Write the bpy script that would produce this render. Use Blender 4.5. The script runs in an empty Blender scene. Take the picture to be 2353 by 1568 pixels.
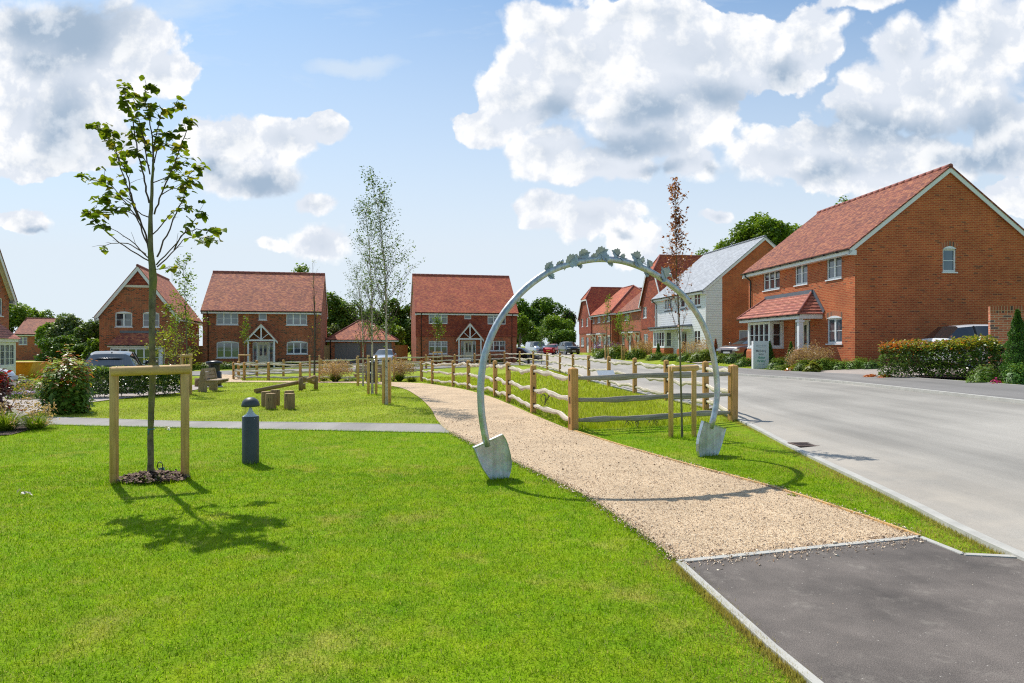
import bpy, bmesh, math, random
import numpy as np
from mathutils import Vector, Matrix, noise as mnoise
R = math.radians
random.seed(7)
rng = np.random.default_rng(7)
F, CX, HY, EYE = 1500.0, 1176.0, 795.0, 1.65   # focal length / centre / horizon of the survey photo, eye height in metres
COL = bpy.context.scene.collection
PI = math.pi

# ---------------------------------------------------------------- terrain
def H(x, y):
    x = np.asarray(x, float); y = np.asarray(y, float)
    dip = np.interp(y, [18, 25, 30, 34, 40, 46, 52, 57], [0, -.08, -.2, -.28, -.43, -.43, -.2, -.12])
    w = np.clip((2.5 - x) / 6, 0, 1); w = w * w * (3 - 2 * w)
    s = 4.5 - np.clip(y - 30, 0, 90) * .07
    r = np.clip((x - s) / 10, 0, 1) * .8
    return dip * w + r
def h(x, y): return float(H(x, y))
def g(u, v):                      # ground point seen at (u, v) of the survey photo
    D = F * EYE / (v - HY)
    for _ in range(60):
        z = h((u - CX) / F * D, D)
        D = .5 * D + .5 * F * (EYE - z) / (v - HY)
    return ((u - CX) / F * D, D)
def at(u, D):
    x = (u - CX) / F * D
    return (x, D)
def zz(v, D): return EYE + (HY - v) / F * D

# ---------------------------------------------------------------- objects
def tag(o, label=None, cat=None, group=None, kind=None):
    if label: o['label'] = label
    if cat: o['category'] = cat
    if group: o['group'] = group
    if kind: o['kind'] = kind
    return o
def empty(name, loc, rz=0, label=None, cat=None, group=None):
    o = bpy.data.objects.new(name, None); COL.objects.link(o)
    o.location = loc; o.rotation_euler = (0, 0, rz); o.empty_display_size = .2
    return tag(o, label, cat, group)
def children(o): return [c for c in list(bpy.data.objects) if c.parent == o]
def copy_tree(o, parent=None):
    kids = CH.get(o.name, [])
    c = o.copy(); COL.objects.link(c)
    if parent is not None: c.parent = parent
    CH[c.name] = []
    for k in kids:
        kk = copy_tree(k, c); CH[c.name].append(kk)
    return c
CH = {}
def reg(o, parent):
    if parent is not None:
        o.parent = parent; CH.setdefault(parent.name, []).append(o)

class MB:
    def __init__(s):
        s.v = []; s.f = []; s.uv = []; s.mi = []; s.m = 0; s.M = None; s.sm = []
    def face(s, pts, uv=None, smooth=False):
        P = [Vector(p) for p in pts]
        n = Vector((0, 0, 0))
        for i in range(len(P)):
            n += (P[i] - P[0]).cross(P[(i + 1) % len(P)] - P[0])
        if n.length < 1e-12: return
        n.normalize()
        if s.M is not None:
            P = [s.M @ p for p in P]; n = (s.M.to_3x3() @ n).normalized()
        if uv is None:
            if abs(n.z) > .98: uv = [(p.x, p.y) for p in P]
            else:
                t = Vector((0, 0, 1)).cross(n).normalized(); b = n.cross(t)
                uv = [(p.dot(t), p.dot(b)) for p in P]
        i0 = len(s.v); s.v += [tuple(p) for p in P]
        s.f.append(tuple(range(i0, i0 + len(P)))); s.uv += list(uv); s.mi.append(s.m); s.sm.append(smooth)
    def box(s, x0, y0, z0, x1, y1, z1):
        if x0 > x1: x0, x1 = x1, x0
        if y0 > y1: y0, y1 = y1, y0
        if z0 > z1: z0, z1 = z1, z0
        a = [(x0, y0, z0), (x1, y0, z0), (x1, y1, z0), (x0, y1, z0), (x0, y0, z1), (x1, y0, z1), (x1, y1, z1), (x0, y1, z1)]
        for q in ((3, 2, 1, 0), (4, 5, 6, 7), (0, 1, 5, 4), (1, 2, 6, 5), (2, 3, 7, 6), (3, 0, 4, 7)):
            s.face([a[i] for i in q])
    def prism(s, poly, y0, y1):       # poly in (x,z), counter-clockwise seen from -y, extruded y0..y1
        n = len(poly)
        s.face([(p[0], y0, p[1]) for p in poly]); s.face([(p[0], y1, p[1]) for p in reversed(poly)])
        for i in range(n):
            a, b = poly[i], poly[(i + 1) % n]
            s.face([(a[0], y0, a[1]), (a[0], y1, a[1]), (b[0], y1, b[1]), (b[0], y0, b[1])])
    def slab(s, poly, th):            # poly of 3-D points (top, ccw from above), thickness downwards
        P = [Vector(p) for p in poly]; d = Vector((0, 0, -th))
        s.face(P); s.face([p + d for p in reversed(P)])
        for i in range(len(P)):
            a, b = P[i], P[(i + 1) % len(P)]
            s.face([a, a + d, b + d, b])
    def beam(s, p0, p1, w, t, up=(0, 0, 1)):   # rectangular bar
        p0 = Vector(p0); p1 = Vector(p1); d = (p1 - p0).normalized(); up = Vector(up)
        a = d.cross(up)
        if a.length < 1e-4: a = d.cross(Vector((0, 1, 0)))
        a.normalize(); b = a.cross(d).normalized()
        c = [(-1, -1), (1, -1), (1, 1), (-1, 1)]
        A = [p0 + a * (w / 2 * i) + b * (t / 2 * j) for i, j in c]; B = [p1 + a * (w / 2 * i) + b * (t / 2 * j) for i, j in c]
        for i in range(4):
            j = (i + 1) % 4; s.face([A[i], A[j], B[j], B[i]][::-1])
        s.face(A); s.face(B[::-1])
    def tube(s, pts, rad, n=8, cap=True, sq=1.0):
        pts = [Vector(p) for p in pts]
        if not hasattr(rad, '__len__'): rad = [rad] * len(pts)
        rings = []; ref = None; L = 0
        for i, p in enumerate(pts):
            d = (pts[min(i + 1, len(pts) - 1)] - pts[max(i - 1, 0)])
            if d.length < 1e-9: d = Vector((0, 0, 1))
            d.normalize()
            if ref is None:
                ref = d.orthogonal().normalized() if abs(d.z) > .7 else Vector((0, 0, 1))
            a = (ref - d * ref.dot(d)).normalized(); b = d.cross(a); ref = a
            rings.append([p + (a * math.cos(2 * PI * k / n) + b * math.sin(2 * PI * k / n) * sq) * rad[i] for k in range(n)])
        for i in range(len(pts) - 1):
            l = (pts[i + 1] - pts[i]).length
            for k in range(n):
                k2 = (k + 1) % n; c = 2 * PI * rad[i] / n
                s.face([rings[i][k], rings[i][k2], rings[i + 1][k2], rings[i + 1][k]],
                       [(k * c, L), ((k + 1) * c, L), ((k + 1) * c, L + l), (k * c, L + l)], smooth=True)
            L += l
        if cap:
            s.face(rings[0][::-1], [(p.x, p.y) for p in rings[0]]); s.face(rings[-1], [(p.x, p.y) for p in rings[-1]])
    def lathe(s, prof, n=16, c=(0, 0, 0)):   # prof [(r,z)] bottom->top
        for i in range(len(prof) - 1):
            (r0, z0), (r1, z1) = prof[i], prof[i + 1]
            for k in range(n):
                a0, a1 = 2 * PI * k / n, 2 * PI * (k + 1) / n
                pt = lambda r, z, a: (c[0] + r * math.cos(a), c[1] + r * math.sin(a), c[2] + z)
                if r0 < 1e-6 and r1 < 1e-6: continue
                if r0 < 1e-6: P = [pt(0, z0, 0), pt(r1, z1, a1), pt(r1, z1, a0)]
                elif r1 < 1e-6: P = [pt(r0, z0, a0), pt(r0, z0, a1), pt(0, z1, 0)]
                else: P = [pt(r0, z0, a0), pt(r0, z0, a1), pt(r1, z1, a1), pt(r1, z1, a0)]
                s.face(P, smooth=True)
    def build(s, name, mats, parent=None, weld=False, bevel=0):
        me = bpy.data.meshes.new(name)
        me.from_pydata(s.v, [], s.f)
        uvl = me.uv_layers.new(name='UVMap')
        uvl.data.foreach_set('uv', np.array(s.uv, 'f').ravel())
        me.polygons.foreach_set('use_smooth', np.array(s.sm, bool))
        if not isinstance(mats, (list, tuple)): mats = [mats]
        for m in mats: me.materials.append(m)
        me.polygons.foreach_set('material_index', np.array(s.mi, 'i'))
        if weld or any(s.sm):
            bm = bmesh.new(); bm.from_mesh(me); bmesh.ops.remove_doubles(bm, verts=bm.verts, dist=1e-5); bm.to_mesh(me); bm.free()
        me.update()
        o = bpy.data.objects.new(name, me); COL.objects.link(o)
        if bevel:
            md = o.modifiers.new('bevel', 'BEVEL'); md.width = bevel; md.segments = 2; md.limit_method = 'ANGLE'
        reg(o, parent)
        return o

def arr_mesh(name, V, Fc, mats, mi=None, parent=None, smooth=False):
    """mesh from numpy arrays; Fc is (n,k) with constant k"""
    V = np.asarray(V, 'f'); Fc = np.asarray(Fc, 'i'); n, k = Fc.shape
    me = bpy.data.meshes.new(name)
    me.vertices.add(len(V)); me.vertices.foreach_set('co', V.ravel())
    me.loops.add(n * k); me.loops.foreach_set('vertex_index', Fc.ravel())
    me.polygons.add(n); me.polygons.foreach_set('loop_start', np.arange(0, n * k, k, dtype='i'))
    if not isinstance(mats, (list, tuple)): mats = [mats]
    for m in mats: me.materials.append(m)
    if mi is not None: me.polygons.foreach_set('material_index', np.asarray(mi, 'i'))
    if smooth: me.polygons.foreach_set('use_smooth', np.ones(n, bool))
    me.update(calc_edges=True)
    o = bpy.data.objects.new(name, me); COL.objects.link(o); reg(o, parent)
    return o

# ---------------------------------------------------------------- materials
class N:
    def __init__(s, tree): s.t = tree; s.n = tree.nodes; s.l = tree.links
    def new(s, typ, inp=None, **kw):
        nd = s.n.new(typ)
        for k, v in kw.items(): setattr(nd, k, v)
        if inp:
            for k, v in inp.items(): s.put(nd.inputs[k], v)
        return nd
    def put(s, sock, v):
        if isinstance(v, bpy.types.NodeSocket): s.l.new(v, sock)
        elif isinstance(v, (tuple, list)) and sock.type == 'RGBA' and len(v) == 3: sock.default_value = (*v, 1)
        else: sock.default_value = v
    def math(s, op, a, b=0.0, c=None, clamp=False):
        nd = s.n.new('ShaderNodeMath'); nd.operation = op; nd.use_clamp = clamp
        s.put(nd.inputs[0], a); s.put(nd.inputs[1], b)
        if c is not None: s.put(nd.inputs[2], c)
        return nd.outputs[0]
    def mix(s, fac, a, b, mode='MIX'):
        nd = s.n.new('ShaderNodeMix'); nd.data_type = 'RGBA'; nd.blend_type = mode
        s.put(nd.inputs[0], fac); s.put(nd.inputs[6], a); s.put(nd.inputs[7], b)
        return nd.outputs[2]
    def ramp(s, fac, stops, interp='LINEAR'):
        nd = s.n.new('ShaderNodeValToRGB'); cr = nd.color_ramp; cr.interpolation = interp
        while len(cr.elements) < len(stops): cr.elements.new(.5)
        for e, (p, c) in zip(cr.elements, stops):
            e.position = p; e.color = (c, c, c, 1) if not hasattr(c, '__len__') else (*c, 1)
        s.put(nd.inputs[0], fac); return nd.outputs[0]
    def noise(s, vec, scale, detail=4, rough=.5, dist=0, out=0, dim='3D'):
        nd = s.n.new('ShaderNodeTexNoise'); nd.noise_dimensions = dim
        if vec is not None: s.put(nd.inputs['Vector'], vec)
        nd.inputs['Scale'].default_value = scale; nd.inputs['Detail'].default_value = detail
        nd.inputs['Roughness'].default_value = rough; nd.inputs['Distortion'].default_value = dist
        return nd.outputs[out]
    def map(s, vec, scale=(1, 1, 1), loc=(0, 0, 0), rot=(0, 0, 0)):
        nd = s.n.new('ShaderNodeMapping'); s.put(nd.inputs[0], vec)
        nd.inputs[1].default_value = loc; nd.inputs[2].default_value = rot; nd.inputs[3].default_value = scale
        return nd.outputs[0]
def newmat(name):
    m = bpy.data.materials.new(name); m.use_nodes = True
    t = m.node_tree; t.nodes.clear(); n = N(t)
    out = n.new('ShaderNodeOutputMaterial')
    return m, n, out
def princ(n, out, color, rough=.6, bump=None, bdist=.01, bstr=.5, **kw):
    p = n.new('ShaderNodeBsdfPrincipled')
    n.put(p.inputs['Base Color'], color); n.put(p.inputs['Roughness'], rough)
    for k, v in kw.items(): n.put(p.inputs[k.replace('_', ' ')], v)
    if bump is not None:
        b = n.new('ShaderNodeBump', {'Height': bump, 'Distance': bdist, 'Strength': bstr}); n.put(p.inputs['Normal'], b.outputs[0])
    n.l.new(p.outputs[0], out.inputs[0]); return p
def simple(name, col, rough=.5, var=.12, vs=3.0, bump=0, bs=40, **kw):
    m, n, out = newmat(name)
    pos = n.new('ShaderNodeTexCoord').outputs['Object']
    f = n.noise(pos, vs, 5, .6)
    f = n.ramp(f, [(.25, 1 - var), (.75, 1 + var)])
    c = n.mix(1.0, (*col, 1), f, 'MULTIPLY')
    b = n.noise(pos, bs, 3) if bump else None
    princ(n, out, c, rough, b, .004, bump, **kw)
    return m
def uvnode(n): return n.new('ShaderNodeUVMap').outputs[0]
def brick_mat(name, c1, c2, mortar, dark=(.07, .05, .045), darkp=.12, bw=.225, rh=.075, ms=.011, off=.5, rough=.85, big=.25, bump=.5, vary=1.0):
    m, n, out = newmat(name); uv = uvnode(n)
    bt = n.new('ShaderNodeTexBrick', {'Vector': uv, 'Color1': (*c1, 1), 'Color2': (*c2, 1), 'Mortar': (*mortar, 1), 'Scale': 1.0, 'Mortar Size': ms,
               'Mortar Smooth': .3, 'Bias': 0.0, 'Brick Width': bw, 'Row Height': rh}, offset=off)
    # second brick lattice picks out odd dark bricks
    b2 = n.new('ShaderNodeTexBrick', {'Vector': uv, 'Color1': (0, 0, 0, 1), 'Color2': (1, 1, 1, 1), 'Mortar': (.5, .5, .5, 1), 'Scale': 1.0, 'Mortar Size': 0.0,
               'Bias': 0.0, 'Brick Width': bw, 'Row Height': rh}, offset=off)
    f = n.ramp(b2.outputs[0], [(max(0, darkp - .02), 1.0), (darkp + .02, 0.0)])
    nm = n.math('SUBTRACT', 1.0, bt.outputs['Fac'])
    f = n.math('MULTIPLY', f, nm)
    c = n.mix(f, bt.outputs[0], (*dark, 1))
    ln = n.noise(uv, .9, 5, .6)
    lf = n.ramp(ln, [(.3, 1 - big), (.7, 1 + big)])
    c = n.mix(1.0, c, lf, 'MULTIPLY')
    fn = n.noise(uv, 60, 2)
    c = n.mix(1.0, c, n.ramp(fn, [(.3, .9), (.7, 1.1)]), 'MULTIPLY')
    princ(n, out, c, rough, n.math('MULTIPLY', nm, 1.0), .006, bump)
    return m
def tile_mat(name, cols, bw=.165, rh=.1, rough=.8, ms=.008, gap=.35, big=.18, spec=.3):
    """plain roof tiles: courses with a shadow line below each, colour per tile"""
    m, n, out = newmat(name); uv = uvnode(n)
    b2 = n.new('ShaderNodeTexBrick', {'Vector': uv, 'Color1': (0, 0, 0, 1), 'Color2': (1, 1, 1, 1), 'Mortar': (.5, .5, .5, 1), 'Scale': 1.0, 'Mortar Size': 0.0,
               'Bias': 0.0, 'Brick Width': bw, 'Row Height': rh}, offset=.5)
    k = len(cols)
    c = n.ramp(b2.outputs[0], [(i / k, cc) for i, cc in enumerate(cols)], 'CONSTANT')
    sep = n.new('ShaderNodeSeparateXYZ', {0: uv})
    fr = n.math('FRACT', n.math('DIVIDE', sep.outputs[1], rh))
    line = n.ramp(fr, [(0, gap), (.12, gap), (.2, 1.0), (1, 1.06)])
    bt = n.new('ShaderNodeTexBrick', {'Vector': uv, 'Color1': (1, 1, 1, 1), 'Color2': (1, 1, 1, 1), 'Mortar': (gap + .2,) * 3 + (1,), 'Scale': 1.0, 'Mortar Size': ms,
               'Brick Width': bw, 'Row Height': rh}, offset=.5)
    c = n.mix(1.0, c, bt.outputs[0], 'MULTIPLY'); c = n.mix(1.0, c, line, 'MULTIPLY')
    ln = n.noise(uv, .7, 6, .65)
    c = n.mix(1.0, c, n.ramp(ln, [(.3, 1 - big), (.7, 1 + big)]), 'MULTIPLY')
    princ(n, out, c, rough, n.math('SUBTRACT', 1.0, fr), .012, .8, Specular_IOR_Level=spec)
    return m
def leaf_mat(name, cols, rough=.45, trans=.45, spec=.3, patch=None):
    m, n, out = newmat(name)
    geo = n.new('ShaderNodeNewGeometry')
    k = len(cols)
    c = n.ramp(geo.outputs['Random Per Island'], [((i + .0) / max(1, k - 1) if k > 1 else 0, cc) for i, cc in enumerate(cols)])
    nz = n.noise(geo.outputs['Position'], patch or .8, 3)
    c = n.mix(1.0, c, n.ramp(nz, [(.3, .78), (.7, 1.2)]), 'MULTIPLY')
    d = n.new('ShaderNodeBsdfPrincipled', {'Base Color': c, 'Roughness': rough, 'Specular IOR Level': spec})
    t = n.new('ShaderNodeBsdfTranslucent', {'Color': n.mix(1.0, c, (1.25, 1.3, .6, 1), 'MULTIPLY')})
    mx = n.new('ShaderNodeMixShader', {0: trans}); n.l.new(d.outputs[0], mx.inputs[1]); n.l.new(t.outputs[0], mx.inputs[2])
    n.l.new(mx.outputs[0], out.inputs[0]); return m

def wood_mat(name, c1, c2, rough=.7, scale=1.0, knots=True):
    m, n, out = newmat(name)
    uv = uvnode(n)
    v = n.map(uv, (30 * scale, 1.6 * scale, 1))
    f = n.noise(v, 1.0, 6, .65, .4)
    c = n.mix(n.ramp(f, [(.3, 0.0), (.7, 1.0)]), (*c1, 1), (*c2, 1))
    if knots:
        vo = n.new('ShaderNodeTexVoronoi', {'Vector': n.map(uv, (9, 2.2, 1)), 'Scale': 1.0})
        k = n.ramp(vo.outputs[0], [(.0, .35), (.09, .45), (.14, 1.0)])
        c = n.mix(1.0, c, k, 'MULTIPLY')
    pos = n.new('ShaderNodeTexCoord').outputs['Object']
    c = n.mix(1.0, c, n.ramp(n.noise(pos, 2.3, 4), [(.3, .82), (.7, 1.15)]), 'MULTIPLY')
    princ(n, out, c, rough, f, .004, .6)
    return m
M = {}
ORB = ((.37, .058, .015), (.50, .108, .030))
M['brick_orange'] = brick_mat('brick_orange', ORB[0], ORB[1], (.50, .23, .09), (.20, .05, .025), .045, big=.2, ms=.0115)
M['brick_brown'] = brick_mat('brick_brown', (.26, .042, .014), (.40, .09, .03), (.42, .24, .12), (.075, .03, .02), .18, big=.18)
M['brick_red'] = brick_mat('brick_red', (.32, .05, .018), (.45, .095, .034), (.45, .24, .13), (.1, .05, .04), .14, big=.18)
M['brick_wall'] = brick_mat('brick_garden_wall', (.46, .10, .045), (.58, .18, .09), (.58, .40, .26), (.16, .09, .08), .14, big=.12)
M['brick_edge'] = brick_mat('brick_soldier', (.46, .11, .04), (.32, .08, .035), (.5, .32, .18), (.09, .05, .04), .2, bw=.075, rh=.225, off=0, big=.1)
RT = [(.29, .085, .047), (.36, .12, .06), (.21, .058, .038), (.33, .108, .055), (.25, .075, .05), (.40, .145, .068), (.18, .052, .037)]
M['tile_red'] = tile_mat('roof_tile_red', RT)
M['tile_brown'] = tile_mat('roof_tile_brown', [(.44, .13, .07), (.54, .18, .09), (.33, .095, .065), (.49, .165, .085), (.37, .12, .08), (.6, .22, .1), (.28, .08, .055)], big=.22)
M['tile_bright'] = tile_mat('roof_tile_bright', [(.47, .10, .055), (.56, .15, .065), (.37, .075, .048), (.52, .13, .06), (.43, .1, .06), (.6, .18, .07)], big=.22)
M['tile_big'] = tile_mat('interlocking_tile', [(.42, .145, .105), (.5, .19, .13), (.36, .12, .095), (.46, .17, .12)], bw=.3, rh=.21, gap=.25, ms=.012)
M['tile_hung'] = tile_mat('hung_tile', [(.33, .07, .035), (.42, .1, .045), (.26, .055, .035), (.38, .09, .045), (.3, .08, .05)], rh=.11, gap=.3)
M['slate'] = tile_mat('roof_slate', [(.3, .315, .34), (.36, .375, .4), (.27, .28, .3), (.33, .34, .36)], bw=.3, rh=.2, rough=.38, gap=.5, ms=.006, big=.1, spec=.8)
M['ridge'] = simple('ridge_tile', (.3, .1, .08), .8, .25, 6)
M['white'] = simple('white_pvc', (.78, .79, .80), .35, .03)
M['cream'] = simple('cream_paint', (.62, .56, .43), .4, .04)
M['soffit'] = simple('white_fascia', (.76, .76, .76), .45, .04)
M['black'] = simple('black_plastic', (.015, .015, .016), .35, .1)
M['lead'] = simple('lead_flashing', (.13, .145, .17), .5, .2, 5)
M['garage_door'] = simple('taupe_garage_door', (.17, .15, .135), .5, .05)
M['greydoor'] = simple('grey_door', (.3, .32, .35), .4, .04)
def glass_mat(name, base, rough=.04):
    m, n, out = newmat(name)
    geo = n.new('ShaderNodeTexCoord').outputs['Object']
    f = n.noise(geo, 1.3, 2)
    c = n.mix(n.ramp(f, [(.4, 0.0), (.62, 1.0)]), (*base, 1), (base[0] * 2 + .008, base[1] * 2 + .012, base[2] * 2 + .015, 1))
    b = n.noise(geo, .8, 1)
    princ(n, out, c, rough, b, .02, .12, Specular_IOR_Level=1.0, IOR=1.6)
    return m
M['glass'] = glass_mat('window_glass', (.018, .022, .028))
M['glass2'] = glass_mat('window_glass_blinds', (.045, .06, .075))
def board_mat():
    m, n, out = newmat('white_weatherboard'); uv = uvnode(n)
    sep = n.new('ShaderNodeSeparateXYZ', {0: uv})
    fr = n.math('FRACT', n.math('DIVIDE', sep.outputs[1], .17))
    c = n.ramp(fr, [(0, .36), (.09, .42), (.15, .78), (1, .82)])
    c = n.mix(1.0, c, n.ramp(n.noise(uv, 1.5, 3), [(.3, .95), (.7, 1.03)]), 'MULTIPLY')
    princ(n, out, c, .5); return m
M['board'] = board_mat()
M['post_wood'] = wood_mat('green_oak_post', (.42, .20, .05), (.66, .38, .12))
M['stake_wood'] = wood_mat('round_pine_stake', (.47, .265, .08), (.80, .50, .20))
M['log_wood'] = wood_mat('treated_log', (.17, .10, .035), (.36, .23, .085))
M['log_end'] = simple('log_end_grain', (.42, .27, .12), .8, .3, 30)
M['bench_wood'] = wood_mat('bench_timber', (.27, .18, .09), (.45, .33, .2))
M['rail'] = wood_mat('weathered_rail', (.42, .35, .27), (.86, .76, .62), .8, .8)
M['rail_grey'] = wood_mat('grey_rail', (.20, .17, .135), (.50, .43, .34), .8, .8)
M['panel_wood'] = None
def panelwood():
    m, n, out = newmat('closeboard_fence'); uv = uvnode(n)
    sep = n.new('ShaderNodeSeparateXYZ', {0: uv})
    fr = n.math('FRACT', n.math('DIVIDE', sep.outputs[0], .12))
    c = n.mix(n.noise(n.map(uv, (8, 1, 1)), 1.0, 4), (.28, .17, .06, 1), (.46, .3, .12, 1))
    c = n.mix(1.0, c, n.ramp(fr, [(0, .35), (.08, 1.0)]), 'MULTIPLY')
    princ(n, out, c, .8, fr, .02, .8); return m
M['panel_wood'] = panelwood()
def galv():
    m, n, out = newmat('galvanised_steel'); pos = n.new('ShaderNodeTexCoord').outputs['Object']
    vo = n.new('ShaderNodeTexVoronoi', {'Vector': pos, 'Scale': 38.0})
    f = n.noise(pos, 7, 6, .7)
    c = n.mix(n.ramp(f, [(.35, 0.0), (.68, 1.0)]), (.36, .39, .395, 1), (.60, .63, .64, 1))
    c = n.mix(.14, c, vo.outputs['Color'], 'SOFT_LIGHT')
    st = n.noise(n.map(pos, (26, 26, 1.2)), 1, 4)
    c = n.mix(1.0, c, n.ramp(st, [(.35, .84), (.65, 1.1)]), 'MULTIPLY')
    princ(n, out, c, n.ramp(f, [(.3, .34), (.7, .5)]), f, .003, .35, Metallic=.72); return m
M['galv'] = galv()
def bark(name, c1, c2, sc=1.0, spots=False, lich=False):
    m, n, out = newmat(name); pos = n.new('ShaderNodeTexCoord').outputs['Object']
    f = n.noise(n.map(pos, (14 * sc, 14 * sc, 9 * sc)), 1, 6, .7)
    c = n.mix(n.ramp(f, [(.35, 0.0), (.62, 1.0)]), (*c1, 1), (*c2, 1))
    if spots:
        vo = n.new('ShaderNodeTexVoronoi', {'Vector': n.map(pos, (9, 9, 20)), 'Scale': 1.0})
        c = n.mix(1.0, c, n.ramp(vo.outputs[0], [(0, .12), (.16, .15), (.24, 1.0)]), 'MULTIPLY')
    if lich:
        f2 = n.noise(pos, 3.5, 5, .6); c = n.mix(n.ramp(f2, [(.45, 0.0), (.62, .8)]), c, (.2, .2, .04, 1))
    princ(n, out, c, .85, f, .01, .7); return m
M['bark'] = bark('young_bark', (.06, .048, .028), (.22, .185, .11), lich=True)
M['bark_dark'] = bark('dark_bark', (.05, .04, .03), (.14, .11, .08))
M['bark_birch'] = bark('birch_bark', (.38, .30, .2), (.62, .53, .42), .7, spots=True)
M['twig'] = simple('twig', (.09, .055, .045), .8, .2)
M['twig_green'] = simple('twig_olive', (.13, .12, .05), .8, .2)
M['concrete'] = simple('concrete_kerb', (.47, .45, .40), .8, .18, 5, .4, 60)
def ground_mat(name, base, kind):
    m, n, out = newmat(name); pos = n.new('ShaderNodeNewGeometry').outputs['Position']
    if kind == 'gravel':
        vo = n.new('ShaderNodeTexVoronoi', {'Vector': pos, 'Scale': 85.0}); 
        vc = vo
        f = n.new('ShaderNodeSeparateColor', {0: vc.outputs['Color']}).outputs[0]
        c = n.ramp(f, [(0, (.12, .075, .045)), (.08, (.28, .18, .11)), (.15, (.54, .37, .21)), (.6, (.68, .49, .30)), (1, (.84, .66, .45))])
        ln = n.noise(pos, 1.1, 6, .65)
        c = n.mix(1.0, c, n.ramp(ln, [(.3, .8), (.7, 1.12)]), 'MULTIPLY')
        fn = n.noise(pos, 9, 5, .7)
        c = n.mix(n.ramp(fn, [(.62, 0.0), (.74, .55)]), c, (.36, .25, .17, 1))
        princ(n, out, c, .9, vo.outputs[0], .012, .9)
    elif kind == 'road':
        sp = n.noise(pos, 130, 2, .8); ln = n.noise(n.map(pos, (1.2, .12, 1), rot=(0, 0, .05)), 1.0, 5, .6); l2 = n.noise(pos, .5, 4)
        c = n.ramp(sp, [(.25, tuple(b * .62 for b in base)), (.5, base), (.75, tuple(b * 1.4 for b in base))])
        c = n.mix(1.0, c, n.ramp(ln, [(.3, .72), (.7, 1.2)]), 'MULTIPLY'); c = n.mix(1.0, c, n.ramp(l2, [(.3, .88), (.7, 1.1)]), 'MULTIPLY')
        if name == 'road_asphalt':
            xx = n.new('ShaderNodeSeparateXYZ', {0: pos}).outputs[0]; du = n.math('MULTIPLY', n.ramp(n.math('DIVIDE', xx, 10.0), [(.46, 1.0), (.60, .0)]), n.ramp(n.noise(pos, 1.4, 5, .7), [(.3, .2), (.7, 1.0)]))
            c = n.mix(n.math('MULTIPLY', du, .6), c, (.52, .45, .36, 1))
            c = n.mix(n.ramp(n.noise(n.map(pos, (3.2, .5, 1)), 1.0, 6, .7), [(.62, 0.0), (.78, .35)]), c, (.22, .2, .18, 1))
        princ(n, out, c, .8, sp, .004, .5)
    elif kind == 'tarmac':
        sp = n.noise(pos, 190, 3, .85); l2 = n.noise(pos, 1.3, 6, .65); l3 = n.noise(pos, 4, 8, .78)
        c = n.ramp(sp, [(.3, tuple(b * .35 for b in base)), (.5, base), (.68, tuple(b * 2.3 for b in base))])
        c = n.mix(1.0, c, n.ramp(l2, [(.32, .62), (.68, 1.5)]), 'MULTIPLY')
        c = n.mix(n.ramp(l3, [(.55, 0.0), (.72, .5)]), c, (.34, .3, .25, 1))
        vs_ = n.new('ShaderNodeTexVoronoi', {'Vector': pos, 'Scale': 16.0, 'Randomness': 1.0}); c = n.mix(n.ramp(vs_.outputs[0], [(.045, .8), (.075, 0.0)]), c, (.5, .46, .4, 1))
        princ(n, out, c, .85, sp, .003, .8)
    elif kind == 'pave':
        bt = n.new('ShaderNodeTexBrick', {'Vector': pos, 'Color1': (*base, 1), 'Color2': tuple(b * .85 for b in base) + (1,), 'Mortar': tuple(b * .5 for b in base) + (1,), 'Scale': 1.0,
                   'Mortar Size': .006, 'Brick Width': .2, 'Row Height': .1}, offset=.5)
        c = n.mix(1.0, bt.outputs[0], n.ramp(n.noise(pos, .8, 5), [(.3, .88), (.7, 1.1)]), 'MULTIPLY')
        princ(n, out, c, .85)
    elif kind == 'mulch':
        vo = n.new('ShaderNodeTexVoronoi', {'Vector': pos, 'Scale': 40.0})
        f = n.new('ShaderNodeSeparateColor', {0: vo.outputs['Color']}).outputs[0]
        c = n.ramp(f, [(0, (.02, .013, .01)), (.6, (.09, .055, .04)), (1, (.3, .2, .15))])
        princ(n, out, c, .95, vo.outputs[0], .03, 1)
    return m
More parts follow.
